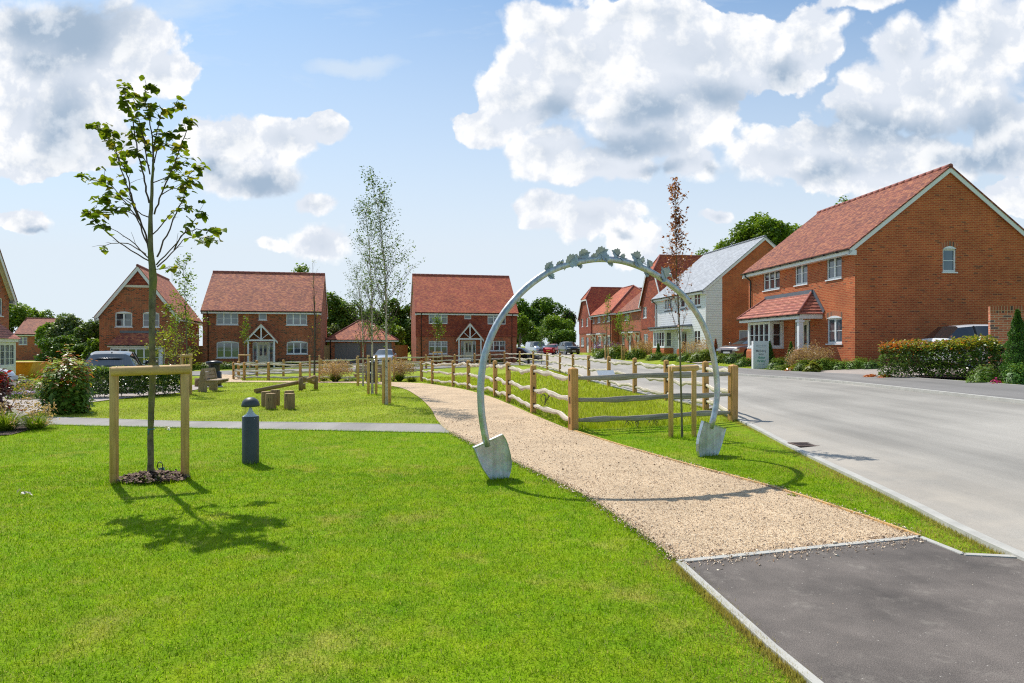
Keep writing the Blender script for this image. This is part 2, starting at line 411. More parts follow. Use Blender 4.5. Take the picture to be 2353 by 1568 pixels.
def grass_col(n, light, mid, dark, dry, stripes=True):
    pos = n.new('ShaderNodeNewGeometry').outputs['Position']
    a = n.noise(pos, .55, 4, .65); b = n.noise(pos, 2.6, 4, .7); d = None
    c = n.mix(n.ramp(a, [(.25, 0.0), (.55, 1.0)]), (*dark, 1), (*mid, 1))
    c = n.mix(n.ramp(b, [(.42, 0.0), (.68, .7)]), c, (*light, 1))
    e = n.noise(n.map(pos, (1, 1, 1), (7.3, 2.1, 0)), 1.15, 6, .7)
    c = n.mix(n.ramp(e, [(.54, 0.0), (.70, .7)]), c, (*dry, 1))
    yv = n.new('ShaderNodeSeparateXYZ', {0: pos}).outputs[1]; far_ = n.ramp(n.math('DIVIDE', yv, 40.0), [(.33, 0.0), (.38, 1.0)])
    c = n.mix(n.math('MULTIPLY', far_, n.ramp(b, [(.3, .35), (.7, .75)])), c, (.40, .43, .06, 1))
    if stripes:   # mower stripes
        w = n.new('ShaderNodeTexWave', {'Vector': n.map(pos, (1, 1, 1), rot=(0, 0, .35)), 'Scale': .085, 'Distortion': .4, 'Detail': 1.0}, wave_type='BANDS')
        sw = n.math('MULTIPLY', n.math('MULTIPLY_ADD', far_, .4, .15), n.math('SUBTRACT', n.ramp(w.outputs[1], [(.35, 0.0), (.65, 1.0)]), .5)); c = n.mix(1.0, c, n.ramp(n.math('ADD', sw, .5), [(0, .84), (1, 1.16)]), 'MULTIPLY')
        fm = n.noise(pos, 7.5, 4, .7); c = n.mix(1.0, c, n.ramp(fm, [(.32, .82), (.68, 1.14)]), 'MULTIPLY')
    return c, d, pos
GL, GM, GD, GY = (.34, .43, .014), (.225, .37, .008), (.14, .285, .008), (.46, .41, .09)
def grassground():
    m, n, out = newmat('lawn_ground')
    c, d, pos = grass_col(n, GL, GM, GD, GY)
    f = n.noise(pos, 60, 3, .7)
    c = n.mix(1.0, c, n.ramp(f, [(.3, .5), (.7, 1.15)]), 'MULTIPLY')
    princ(n, out, c, .9, f, .02, .9, Specular_IOR_Level=.1); return m
def blade_mat(name, cols, stripes=True):
    m, n, out = newmat(name)
    c, d, pos = grass_col(n, *cols, stripes)
    ri = n.new('ShaderNodeNewGeometry').outputs['Random Per Island']
    c = n.mix(1.0, c, n.ramp(ri, [(0, .62), (.5, 1.0), (1, 1.5)]), 'MULTIPLY')
    c = n.mix(n.ramp(ri, [(.90, 0.0), (.93, .85)]), c, (.55, .48, .22, 1))
    dd = n.new('ShaderNodeBsdfPrincipled', {'Base Color': c, 'Roughness': .8, 'Specular IOR Level': .06})
    t = n.new('ShaderNodeBsdfTranslucent', {'Color': n.mix(1.0, c, (1.2, 1.25, .6, 1), 'MULTIPLY')})
    mx = n.new('ShaderNodeMixShader', {0: .5}); n.l.new(dd.outputs[0], mx.inputs[1]); n.l.new(t.outputs[0], mx.inputs[2])
    n.l.new(mx.outputs[0], out.inputs[0]); return m
M['ground'] = grassground()
M['blade'] = blade_mat('grass_blades', (GL, GM, GD, GY))
M['meadow'] = blade_mat('meadow_blades', ((.42, .42, .03), (.30, .36, .012), (.20, .30, .012), (.48, .38, .06)), False)
M['verge'] = blade_mat('dry_blades', ((.42, .38, .09), (.46, .34, .13), (.24, .28, .04), (.55, .40, .2)), False)
M['gravel'] = ground_mat('gravel_path', None, 'gravel')
M['road'] = ground_mat('road_asphalt', (.34, .315, .275), 'road')
M['pavement'] = ground_mat('pavement_asphalt', (.22, .205, .19), 'road')
M['tarmac'] = ground_mat('dark_tarmac', (.115, .096, .082), 'tarmac')
M['path_tar'] = ground_mat('path_asphalt', (.29, .265, .24), 'road')
M['pave'] = ground_mat('block_paving', (.44, .37, .32), 'pave')
M['mulch'] = ground_mat('bark_mulch', None, 'mulch')
# ---------------------------------------------------------------- ground sheets
def ground():
    xs = np.unique(np.concatenate([[-3000, -1200, -500, -250, -150, -110, -80, -70], np.arange(-60, 61, 1.0), [70, 80, 110, 150, 250, 500, 1200, 3000]]))
    ys = np.unique(np.concatenate([[-1500, -300, -80, -30, -12, -6], np.arange(-3, 125, 1.0), [130, 140, 160, 200, 300, 600, 1200, 3000]]))
    X, Y = np.meshgrid(xs, ys); Z = H(X, Y); V = np.stack([X, Y, Z], -1).reshape(-1, 3)
    nx = len(xs); i, j = np.meshgrid(np.arange(nx - 1), np.arange(len(ys) - 1)); a = (j * nx + i).ravel()
    o = arr_mesh('ground', V, np.stack([a, a + 1, a + nx + 1, a + nx], -1), M['ground'])
    tag(o, kind='structure')
ground()
def resample(pts, n):
    P = np.array(pts, float)
    # Catmull-Rom through the points, then even arc length
    Q = []
    for i in range(len(P) - 1):
        p0, p1, p2, p3 = P[max(i - 1, 0)], P[i], P[i + 1], P[min(i + 2, len(P) - 1)]
        for t in np.linspace(0, 1, 12, endpoint=False):
            Q.append(.5 * (2 * p1 + (p2 - p0) * t + (2 * p0 - 5 * p1 + 4 * p2 - p3) * t * t + (3 * p1 - p0 - 3 * p2 + p3) * t ** 3))
    Q.append(P[-1]); Q = np.array(Q)
    s = np.concatenate([[0], np.cumsum(np.linalg.norm(np.diff(Q, axis=0), axis=1))])
    tt = np.linspace(0, s[-1], n)
    return np.stack([np.interp(tt, s, Q[:, k]) for k in range(Q.shape[1])], -1)
def ribbon(name, A, B, off, m, kind='structure', na=10, step=.6, label=None):
    L = max(np.linalg.norm(np.diff(np.array(A), axis=0), axis=1).sum(), np.linalg.norm(np.diff(np.array(B), axis=0), axis=1).sum())
    n = max(4, int(L / step)); a = resample(A, n); b = resample(B, n)
    t = np.linspace(0, 1, na)[None, :, None]; G = a[:, None, :] * (1 - t) + b[:, None, :] * t
    Z = H(G[..., 0], G[..., 1]) + off
    V = np.concatenate([G, Z[..., None]], -1).reshape(-1, 3)
    i, j = np.meshgrid(np.arange(na - 1), np.arange(n - 1)); k = (j * na + i).ravel()
    Fc = np.stack([k, k + 1, k + na + 1, k + na], -1)
    p, q, r = V[Fc[0, 0]], V[Fc[0, 1]], V[Fc[0, 2]]
    if np.cross(q - p, r - p)[2] < 0: Fc = Fc[:, ::-1]
    o = arr_mesh(name, V, Fc, m); tag(o, label, kind=kind)
    return np.concatenate([a, b[::-1]])
def strip(name, line, w, hgt, m, off=0.0, kind='structure', step=.6, mb=None, joints=None):
    """a raised strip (kerb, edging) along a world polyline"""
    L = np.linalg.norm(np.diff(np.array(line), axis=0), axis=1).sum(); n = max(3, int(L / step))
    P = resample(line, n); T = np.gradient(P, axis=0); T /= np.linalg.norm(T, axis=1)[:, None]; Nn = np.stack([-T[:, 1], T[:, 0]], -1)
    own = mb is None; mb = mb or MB(); s = 0
    z = H(P[:, 0], P[:, 1]) + off
    for i in range(n - 1):
        c = [(P[i] - Nn[i] * w / 2), (P[i] + Nn[i] * w / 2), (P[i + 1] + Nn[i + 1] * w / 2), (P[i + 1] - Nn[i + 1] * w / 2)]
        zt = [z[i] + hgt, z[i] + hgt, z[i + 1] + hgt, z[i + 1] + hgt]; zb = [z[i] - .05] * 2 + [z[i + 1] - .05] * 2
        top = [(c[k][0], c[k][1], zt[k]) for k in range(4)]; bot = [(c[k][0], c[k][1], zb[k]) for k in range(4)]
        mb.face(top[::-1])
        mb.face([top[0], top[3], bot[3], bot[0]][::-1]); mb.face([top[2], top[1], bot[1], bot[2]][::-1])
        if i == 0: mb.face([top[0], bot[0], bot[1], top[1]][::-1])
        if i == n - 2: mb.face([top[2], bot[2], bot[3], top[3]][::-1])
    if own: return tag(mb.build(name, m), kind=kind)

HOLES = []       # polygons without grass
# main road
roadL = [(3.9, 1.0), (3.97, 5.0), (4.2, 7.0), (4.5, 10), (4.8, 12.5), (4.95, 14), (5.12, 17), (4.75, 20.5), (4.4, 23.5), (3.95, 29), (3.65, 34), (3.3, 40), (2.75, 47), (2.0, 54), (1.6, 60), (1.2, 70), (.6, 84), (0, 112)]
roadR = [(10.1, 1.0), (10.1, 5), (10.15, 8), (10.2, 11), (10.25, 14), (10.27, 17), (10.27, 20), (10.0, 23.5), (9.5, 27), (9.1, 32), (8.9, 38), (8.7, 45), (8.5, 52), (8.4, 59), (8.3, 67), (8.2, 77), (8.2, 90), (8.2, 112)]
HOLES.append(ribbon('road', roadL, roadR, .034, M['road'], na=30))
# side road running left in front of the far houses
sideN = [(3.5, 55.5), (0, 57.5), (-3, 56), (-7, 52.5), (-12, 49.6), (-17, 47.6), (-23, 45.6), (-33, 43.5), (-50, 41)]
sideF = [(3.5, 63.5), (0, 62), (-3, 61), (-8, 58), (-13, 54.5), (-18, 52), (-24, 49.8), (-34, 47.6), (-50, 45)]
HOLES.append(ribbon('side_road', sideN, sideF, .04, M['pavement'], na=8))
strip('kerb', sideN, .13, .06, M['concrete'])
# kerbs of the main road
strip('kerb', [(p[0] - .05, p[1]) for p in roadL[:13]], .11, .05, M['concrete'])
mbk = MB(); kr = resample([(p[0] + .08, p[1]) for p in roadR[:16]], 80)
strip('kerb', kr[::2], .15, .1, M['concrete'], mb=mbk)
tag(mbk.build('kerb', M['concrete']), kind='structure')
mj = MB()          # joints in the right kerb
pavO = [(p[0] + o, p[1]) for p, o in zip(roadR, [2.9, 2.7, 2.5, 2.3, 2.1, 2.0, 1.9, 1.9, 1.9, 1.9, 1.9, 1.9, 1.9, 1.9, 1.9, 1.9, 1.9, 1.9])]
HOLES.append(ribbon('pavement', [(p[0] + .15, p[1]) for p in roadR[:11]], pavO[:11], .085, M['pavement'], na=6))
strip('edging', [(p[0] + .03, p[1]) for p in pavO[:7]], .06, .09, M['concrete'])
# block paved drives
drive = [(12.15, 20.6), (12.2, 23.6)], [(24, 21.4), (24, 26.2)]
HOLES.append(ribbon('driveway', [(11.9, 20.2), (11.75, 22.5), (11.5, 25.9)], [(24, 20.2), (24, 22.5), (24, 26.3)], .05, M['pave'], na=22))
HOLES.append(ribbon('driveway', [(11.2, 39.3), (11.2, 42.5)], [(24, 39.8), (24, 44.2)], .04, M['pave'], na=14))
HOLES.append(ribbon('driveway', [at(820, 53.6), at(930, 57.5)], [at(790, 63), at(880, 64)], .03, M['pave'], na=10))
# parking court beyond the trees and house on the left
lw = [(-10.9, 13.2), (-11.3, 15.8), (-12.1, 19), (-12.4, 20.9), (-6.0, 22.8), (-9, 26)]
HOLES.append(ribbon('driveway', [(-12.2, 24.5), (-12.25, 22.6), (-12.4, 19.4), (-11.5, 15.4), (-10.0, 13.75)], [(-14, 31), (-22, 32), (-26, 24), (-22, 15), (-14, 12.9)], .024, M['pave'], na=20))
# narrow asphalt path across the lawn
spT = [g(60, 958), g(200, 961.5), g(428, 969), g(700, 971.5), g(1009, 976), g(1040, 977)]
spB = [g(60, 974), g(200, 978), g(428, 983), g(700, 988), g(1035, 995), g(1075, 996)]
HOLES.append(ribbon('path', spT, spB, .016, M['path_tar'], na=5))
strip('edging', spT[:5], .045, .022, M['concrete']); strip('edging', spB[:5], .045, .018, M['concrete'])
# gravel path
gpL = [g(1556, 1291), g(1450, 1212), g(1345, 1142), g(1260, 1100), g(1180, 1062), g(1105, 1030), g(1035, 995), g(1005, 968), g(988, 938), g(955, 908), g(915, 890), g(860, 882), g(760, 879.5), g(660, 878.5), g(560, 878), g(500, 878)]
gpR = [g(2112, 1237), g(2007, 1198), g(1880, 1155), g(1753, 1116), g(1600, 1075), g(1446, 1031), g(1313, 989), g(1217, 950), g(1160, 925), g(1114, 908), g(1026, 888), g(960, 880), g(850, 876.5), g(750, 875.5), g(650, 875), g(500, 874.5)]
GPI = len(HOLES); HOLES.append(ribbon('gravel_path', gpL, gpR, .02, M['gravel'], na=12, step=.35))
strip('edging', gpR[:7], .03, .035, M['stake_wood'])
HOLES.append(ribbon('gravel_path', [g(560, 878.3), g(520, 878.3), g(470, 884)], [g(552, 868), g(534, 860), g(500, 858)], .022, M['gravel'], na=5))
# foreground dark tarmac
A = [g(1560, 1298), g(1640, 1370), g(1740, 1464), g(1860, 1575), (1.6, 2.2), (1.6, .5)]
B = [g(2112, 1240), g(2165, 1262), g(2213, 1281), g(2290, 1287), (4.05, 4.9), (4.05, .5)]
FPI = len(HOLES); HOLES.append(np.array([g(1560, 1298), g(2112, 1240), g(2213, 1281), g(2352, 1292), (9, 5.0), (9, -2), (1.5, -2), (1.52, 2.5), g(1860, 1575)]))
def polysheet(name, poly, off, m):
    bm = bmesh.new(); vs = [bm.verts.new((p[0], p[1], h(*p) + off)) for p in poly]; f = bm.faces.new(vs)
    if f.normal.z < 0: f.normal_flip()
    me = bpy.data.meshes.new(name); bm.to_mesh(me); bm.free(); me.materials.append(m)
    o = bpy.data.objects.new(name, me); COL.objects.link(o); tag(o, kind='structure')
fp = [g(1560, 1298), g(2112, 1240), g(2213, 1281), g(2352, 1292), (4.03, 4.9), (4.03, -2), (1.5, -2), (1.52, 2.5), g(1860, 1575)]
polysheet('path_apron', fp, .026, M['tarmac'])
strip('edging', [fp[1], ((fp[0][0] + fp[1][0]) / 2, (fp[0][1] + fp[1][1]) / 2), fp[0]], .055, .034, M['concrete'])
strip('edging', [fp[0], fp[8], fp[7], fp[6]], .055, .034, M['concrete'])
mbx = MB()
for a_, b_ in ((fp[1], fp[2]), (fp[2], (fp[3][0] + .3, fp[3][1]))):
    strip('', [a_, b_], .055, .034, None, mb=mbx)
tag(mbx.build('edging', M['concrete']), kind='structure')
# planting beds (bark)
HOLES.append(ribbon('flower_bed', [g(110, 979), g(60, 990), g(0, 1002), (-11.5, 10.4)], [g(105, 963), g(40, 960), g(0, 960), (-14, 12.8)], .018, M['mulch'], na=5))
HOLES.append(ribbon('flower_bed', [(12.35, 20.2), (12.7, 19.2), (13.3, 17.6), (14.2, 15.5)], [(13.6, 21), (14.2, 19.8), (15, 18.4), (16, 16)], .06, M['mulch'], na=4))
HOLES.append(ribbon('flower_bed', [g(1690, 838), (12.2, 30.0), (12.2, 26.4), (14.4, 26.2)], [(13.2, 37.5), (13.9, 32), (14.2, 28), (19, 27.4)], .03, M['mulch'], na=5))
# road gully grate
gx, gy = g(1850, 1026)
gt = empty('drain_grate', (gx, gy, h(gx, gy) + .036), R(4), 'rusty iron drain grate set in the grey road by the grass verge', 'drain')
b = MB(); b.box(-.2, -.2, 0, .2, -.165, .01); b.box(-.2, .165, 0, .2, .2, .01); b.box(-.2, -.165, 0, -.165, .165, .01); b.box(.165, -.165, 0, .2, .165, .01)
b.build('frame', simple('rusty_iron', (.12, .075, .055), .7, .2), gt)
b = MB()
for k in range(8): b.box(-.165, -.15 + k * .04, .001, .165, -.135 + k * .04, .008)
b.build('grille', simple('grate_iron', (.09, .06, .05), .7, .2), gt)
b = MB(); b.box(-.165, -.165, -.001, .165, .165, .0015); b.build('pit', M['black'], gt)

# ---------------------------------------------------------------- camera, sun, sky
cam = bpy.data.cameras.new('camera'); co = bpy.data.objects.new('camera', cam); COL.objects.link(co)
co.location = (0, 0, EYE); co.rotation_euler = (R(90), 0, 0)
cam.sensor_width = 36; cam.lens = 36 * F / 2352; cam.shift_y = (HY - 784) / 2352; cam.clip_start = .05; cam.clip_end = 8000
bpy.context.scene.camera = co
SUN_EL, AZ = R(53.5), R(38)       # the sun stands 35 degrees left of the view, high up
sd = Vector((-math.sin(AZ) * math.cos(SUN_EL), math.cos(AZ) * math.cos(SUN_EL), math.sin(SUN_EL)))
sl = bpy.data.lights.new('sun', 'SUN'); sl.energy = 4.6; sl.angle = R(.53); sl.color = (1, .955, .88)
so = bpy.data.objects.new('sun', sl); COL.objects.link(so); so.rotation_euler = sd.to_track_quat('Z', 'Y').to_euler(); so.location = sd * 60

W = bpy.data.worlds.new('World'); bpy.context.scene.world = W; W.use_nodes = True
def sky():
    t = W.node_tree; t.nodes.clear(); n = N(t)
    out = n.new('ShaderNodeOutputWorld')
    st = n.new('ShaderNodeTexSky'); st.sky_type = 'NISHITA'; st.sun_disc = False; st.sun_elevation = SUN_EL; st.sun_rotation = -AZ
    st.air_density = 1.0; st.dust_density = .6; st.ozone_density = 2.0
    bg = n.new('ShaderNodeBackground'); bg.inputs[1].default_value = .14
    d = n.new('ShaderNodeTexCoord').outputs['Generated']
    s = n.new('ShaderNodeSeparateXYZ', {0: d}); x, y, z = s.outputs
    yy = n.math('MAXIMUM', y, .12)
    u = n.math('DIVIDE', x, yy); v = n.math('DIVIDE', z, yy)
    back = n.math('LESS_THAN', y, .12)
    uv = n.new('ShaderNodeCombineXYZ', {0: u, 1: v}).outputs[0]
    uvb = n.new('ShaderNodeVectorMath', {0: d, 1: (1.6, 1.6, 2.6)}, operation='MULTIPLY').outputs[0]
    mv = n.new('ShaderNodeMix', {0: back}); mv.data_type = 'VECTOR'; n.put(mv.inputs[0], back); n.put(mv.inputs[4], uv); n.put(mv.inputs[5], uvb); P = mv.outputs[1]
    # warp
    wn = n.noise(P, 4.5, 6, .6, 0, 1)
    wv = n.new('ShaderNodeVectorMath', {0: wn, 1: (.5, .5, .5)}, operation='SUBTRACT').outputs[0]
    wv = n.new('ShaderNodeVectorMath', {0: wv, 1: (.13, .11, 0)}, operation='MULTIPLY').outputs[0]
    Q = n.new('ShaderNodeVectorMath', {0: uv, 1: wv}, operation='ADD').outputs[0]
    def blobs(lst, k=.3, soft=True):
        cur = None
        for (px, py, a, b) in lst:
            cu, cv = (px - CX) / F, (HY - py) / F; ia, ib = F / a, F / b
            ma = n.new('ShaderNodeVectorMath', {0: Q, 1: (ia, ib, 0), 2: (-cu * ia, -cv * ib, 0)}, operation='MULTIPLY_ADD').outputs[0]
            ln = n.new('ShaderNodeVectorMath', {0: ma}, operation='LENGTH').outputs['Value']
            cur = ln if cur is None else n.math('SMOOTH_MIN', cur, ln, k)
        return n.math('SUBTRACT', 1.0, cur)
    cl = [(1330, 140, 215, 165), (1200, 225, 120, 100), (1110, 290, 90, 60), (1640, 110, 330, 125), (1500, 270, 230, 120), (1350, 385, 200, 62), (1565, 385, 85, 55), (1850, 85, 105, 105), (1260, 340, 120, 70),
          (1360, 500, 165, 58), (1465, 545, 85, 55), (1250, 480, 75, 40), (1560, 30, 150, 60), (1480, 30, 300, 45), (1250, 60, 120, 60),
          (2130, 220, 250, 130), (1800, 350, 150, 75), (2020, 375, 320, 85), (2270, 110, 160, 130), (2350, 330, 170, 100), (2070, 120, 80, 75), (2340, 465, 100, 52), (1980, 0, 150, 30), (1636, 507, 38, 18),
          (60, 90, 270, 130), (300, 110, 150, 145), (200, 230, 170, 130), (50, 240, 120, 110), (395, 165, 95, 75), (70, 345, 130, 65), (230, 340, 150, 60),
          (540, 335, 150, 70), (650, 330, 100, 60), (735, 312, 55, 48), (570, 410, 130, 52), (60, 497, 75, 30), (730, 468, 60, 26), (750, 550, 85, 45), (640, 553, 60, 22)]
    fieldf = blobs(cl, .14)
    puff = n.noise(P, 6.5, 7, .6, .2)
    vor = n.new('ShaderNodeTexVoronoi', {'Vector': n.new('ShaderNodeVectorMath', {0: P, 1: wv}, operation='ADD').outputs[0], 'Scale': 15.0, 'Detail': 2.0, 'Roughness': .6}, feature='F1')
    bil = n.math('SUBTRACT', .55, vor.outputs['Distance'])
    fine = .5
    # the same noise a step towards the sun gives the lit side of each puff
    off = n.new('ShaderNodeVectorMath', {0: P, 1: (-.014, .022, 0)}, operation='ADD').outputs[0]
    puff2 = n.noise(off, 6.5, 7, .6, .2)
    gen = n.math('MULTIPLY_ADD', n.noise(P, 1.3, 3, .5), 2.2, -1.45)  # unseen sky behind the camera: clouds thinned out to deepen the shade
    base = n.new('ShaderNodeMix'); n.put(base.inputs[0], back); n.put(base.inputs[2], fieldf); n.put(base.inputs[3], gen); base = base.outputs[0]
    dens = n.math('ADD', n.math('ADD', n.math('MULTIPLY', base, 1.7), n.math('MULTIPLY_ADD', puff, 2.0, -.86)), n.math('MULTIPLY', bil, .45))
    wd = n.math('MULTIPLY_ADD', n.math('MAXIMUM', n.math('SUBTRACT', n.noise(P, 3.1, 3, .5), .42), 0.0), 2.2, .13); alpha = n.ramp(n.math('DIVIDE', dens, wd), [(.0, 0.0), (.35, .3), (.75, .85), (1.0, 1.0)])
    # grey undersides
    dk = [(190, 60, 200, 125), (150, 280, 100, 150), (60, 60, 140, 80), (90, 130, 90, 60), (600, 425, 105, 38), (500, 400, 60, 40), (1640, 215, 170, 65), (1440, 330, 170, 50), (1480, 250, 120, 60), (2060, 300, 280, 70), (2260, 375, 220, 50), (1900, 390, 140, 40), (90, 512, 45, 16),
          (1500, 395, 70, 38), (1640, 400, 60, 20), (2250, 290, 140, 80), (1280, 250, 70, 70), (1440, 540, 50, 14), (1800, 150, 60, 60)]
    dark = blobs(dk, .4)
    dark = n.ramp(n.math('ADD', dark, n.math('MULTIPLY_ADD', puff, 1.1, -.5)), [(-.0, 0.0), (1.0, 1.0)], 'EASE')
    emb = n.math('SUBTRACT', puff2, puff)
    fp1 = n.noise(P, 17, 5, .6, .1); fp2 = n.noise(off, 17, 5, .6, .1); emb2 = n.math('SUBTRACT', fp2, fp1)
    emb = n.math('ADD', emb, n.math('MULTIPLY', emb2, .35))
    thick = n.ramp(n.math('MULTIPLY', dens, .5), [(.35, 0.0), (.9, .38)])
    shade = n.math('ADD', n.math('MULTIPLY_ADD', emb, -3.2, .30), n.math('ADD', n.math('MULTIPLY', fine, .2), n.math('MULTIPLY', bil, .5)))
    lit = n.mix(n.ramp(shade, [(.02, 0.0), (.42, 1.0)]), (.74, .79, .87, 1), (1.0, 1.0, 1.0, 1))
    darkc = n.mix(n.ramp(shade, [(.15, 0.0), (.7, 1.0)]), (.33, .44, .58, 1), (.66, .73, .82, 1))
    cc = n.mix(n.math('MAXIMUM', n.math('MULTIPLY', dark, .92), thick), lit, darkc)
    # thin veil and pale horizon
    vn = n.noise(n.map(P, (1.0, 3.6, 1), rot=(0, 0, .22)), 1.9, 6, .62, .4)
    veil = n.ramp(vn, [(.44, 0.0), (.74, .85)])
    hz = n.ramp(v, [(.0, 1.0), (.15, 1.0), (.32, .6), (.55, .12)])
    sv = blobs([(150, 430, 330, 130), (330, 200, 260, 220), (600, 540, 330, 110), (1250, 560, 330, 90), (1500, 440, 380, 110), (930, 520, 230, 120), (1750, 560, 300, 90), (2300, 540, 250, 90), (820, 150, 200, 50)], .5)
    sv = n.ramp(n.math('ADD', sv, n.math('MULTIPLY_ADD', vn, 1.6, -.8)), [(.0, 0.0), (.9, .75)], 'EASE')
    hz = n.math('MAXIMUM', hz, sv)
    hz = n.math('MAXIMUM', n.math('MULTIPLY', veil, .8), n.math('MULTIPLY', hz, .95))
    up = n.ramp(z, [(0, 0.0), (.01, 1.0)])
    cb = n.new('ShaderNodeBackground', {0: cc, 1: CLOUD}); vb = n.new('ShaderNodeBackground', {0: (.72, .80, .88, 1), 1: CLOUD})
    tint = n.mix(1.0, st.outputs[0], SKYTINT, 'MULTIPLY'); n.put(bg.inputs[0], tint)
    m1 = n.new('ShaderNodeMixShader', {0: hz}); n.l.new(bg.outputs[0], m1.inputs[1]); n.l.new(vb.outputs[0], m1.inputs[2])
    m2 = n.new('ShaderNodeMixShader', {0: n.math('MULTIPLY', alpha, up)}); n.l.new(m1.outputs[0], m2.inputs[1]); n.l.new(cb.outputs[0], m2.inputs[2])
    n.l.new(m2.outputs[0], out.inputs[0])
    W.cycles.sampling_method = 'MANUAL'; W.cycles.sample_map_resolution = 1024
CLOUD = 1.0; SKYTINT = (.74, .94, 1.0, 1)
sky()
sc = bpy.context.scene
sc.view_settings.view_transform = 'Standard'; sc.view_settings.look = 'None'; sc.view_settings.exposure = .08; sc.view_settings.gamma = 1
sc.render.engine = 'CYCLES'
sc.cycles.use_denoising = False; sc.cycles.filter_width = 1.15
try: sc.cycles.denoiser = 'OPENIMAGEDENOISE'; sc.cycles.denoising_input_passes = 'RGB_ALBEDO_NORMAL'; sc.cycles.denoising_prefilter = 'ACCURATE'
except Exception: pass
sc.cycles.max_bounces = 6; sc.cycles.diffuse_bounces = 3; sc.cycles.glossy_bounces = 3; sc.cycles.transmission_bounces = 4; sc.cycles.transparent_max_bounces = 6
sc.cycles.sample_clamp_indirect = 3
# ---------------------------------------------------------------- houses
FR = lambda ox, oy, th: Matrix.Translation((ox, oy, 0)) @ Matrix.Rotation(R(th), 4, 'Z')
def wall_grid(mb, u0, u1, z0, prof, ops, rev=.09, mcut=None):
    """wall in its own frame (x along, y into the wall); prof(u) gives the wall top; ops = openings (u0,u1,z0,z1)"""
    us = sorted(set([u0, u1] + [o[0] for o in ops] + [o[1] for o in ops] + (mcut or [])))
    us = [u for u in us if u0 - 1e-6 <= u <= u1 + 1e-6]
    zs = sorted(set([z0] + [o[2] for o in ops] + [o[3] for o in ops]))
    for a, b in zip(us[:-1], us[1:]):
        mid = (a + b) / 2
        for i, z in enumerate(zs):
            last = i == len(zs) - 1
            zt = None if last else zs[i + 1]
            zm = (z + (zt if zt is not None else z + .01)) / 2 if not last else z + .01
            if any(o[0] <= mid <= o[1] and o[2] <= zm <= o[3] for o in ops): continue
            if last: mb.face([(a, 0, z), (b, 0, z), (b, 0, prof(b)), (a, 0, prof(a))])
            else: mb.face([(a, 0, z), (b, 0, z), (b, 0, zt), (a, 0, zt)])
    for (a, b, c, d) in ops:
        mb.face([(a, 0, c), (a, rev, c), (b, rev, c), (b, 0, c)][::-1]); mb.face([(a, 0, d), (a, rev, d), (b, rev, d), (b, 0, d)])
        mb.face([(a, 0, c), (a, 0, d), (a, rev, d), (a, rev, c)][::-1]); mb.face([(b, 0, c), (b, 0, d), (b, rev, d), (b, rev, c)])
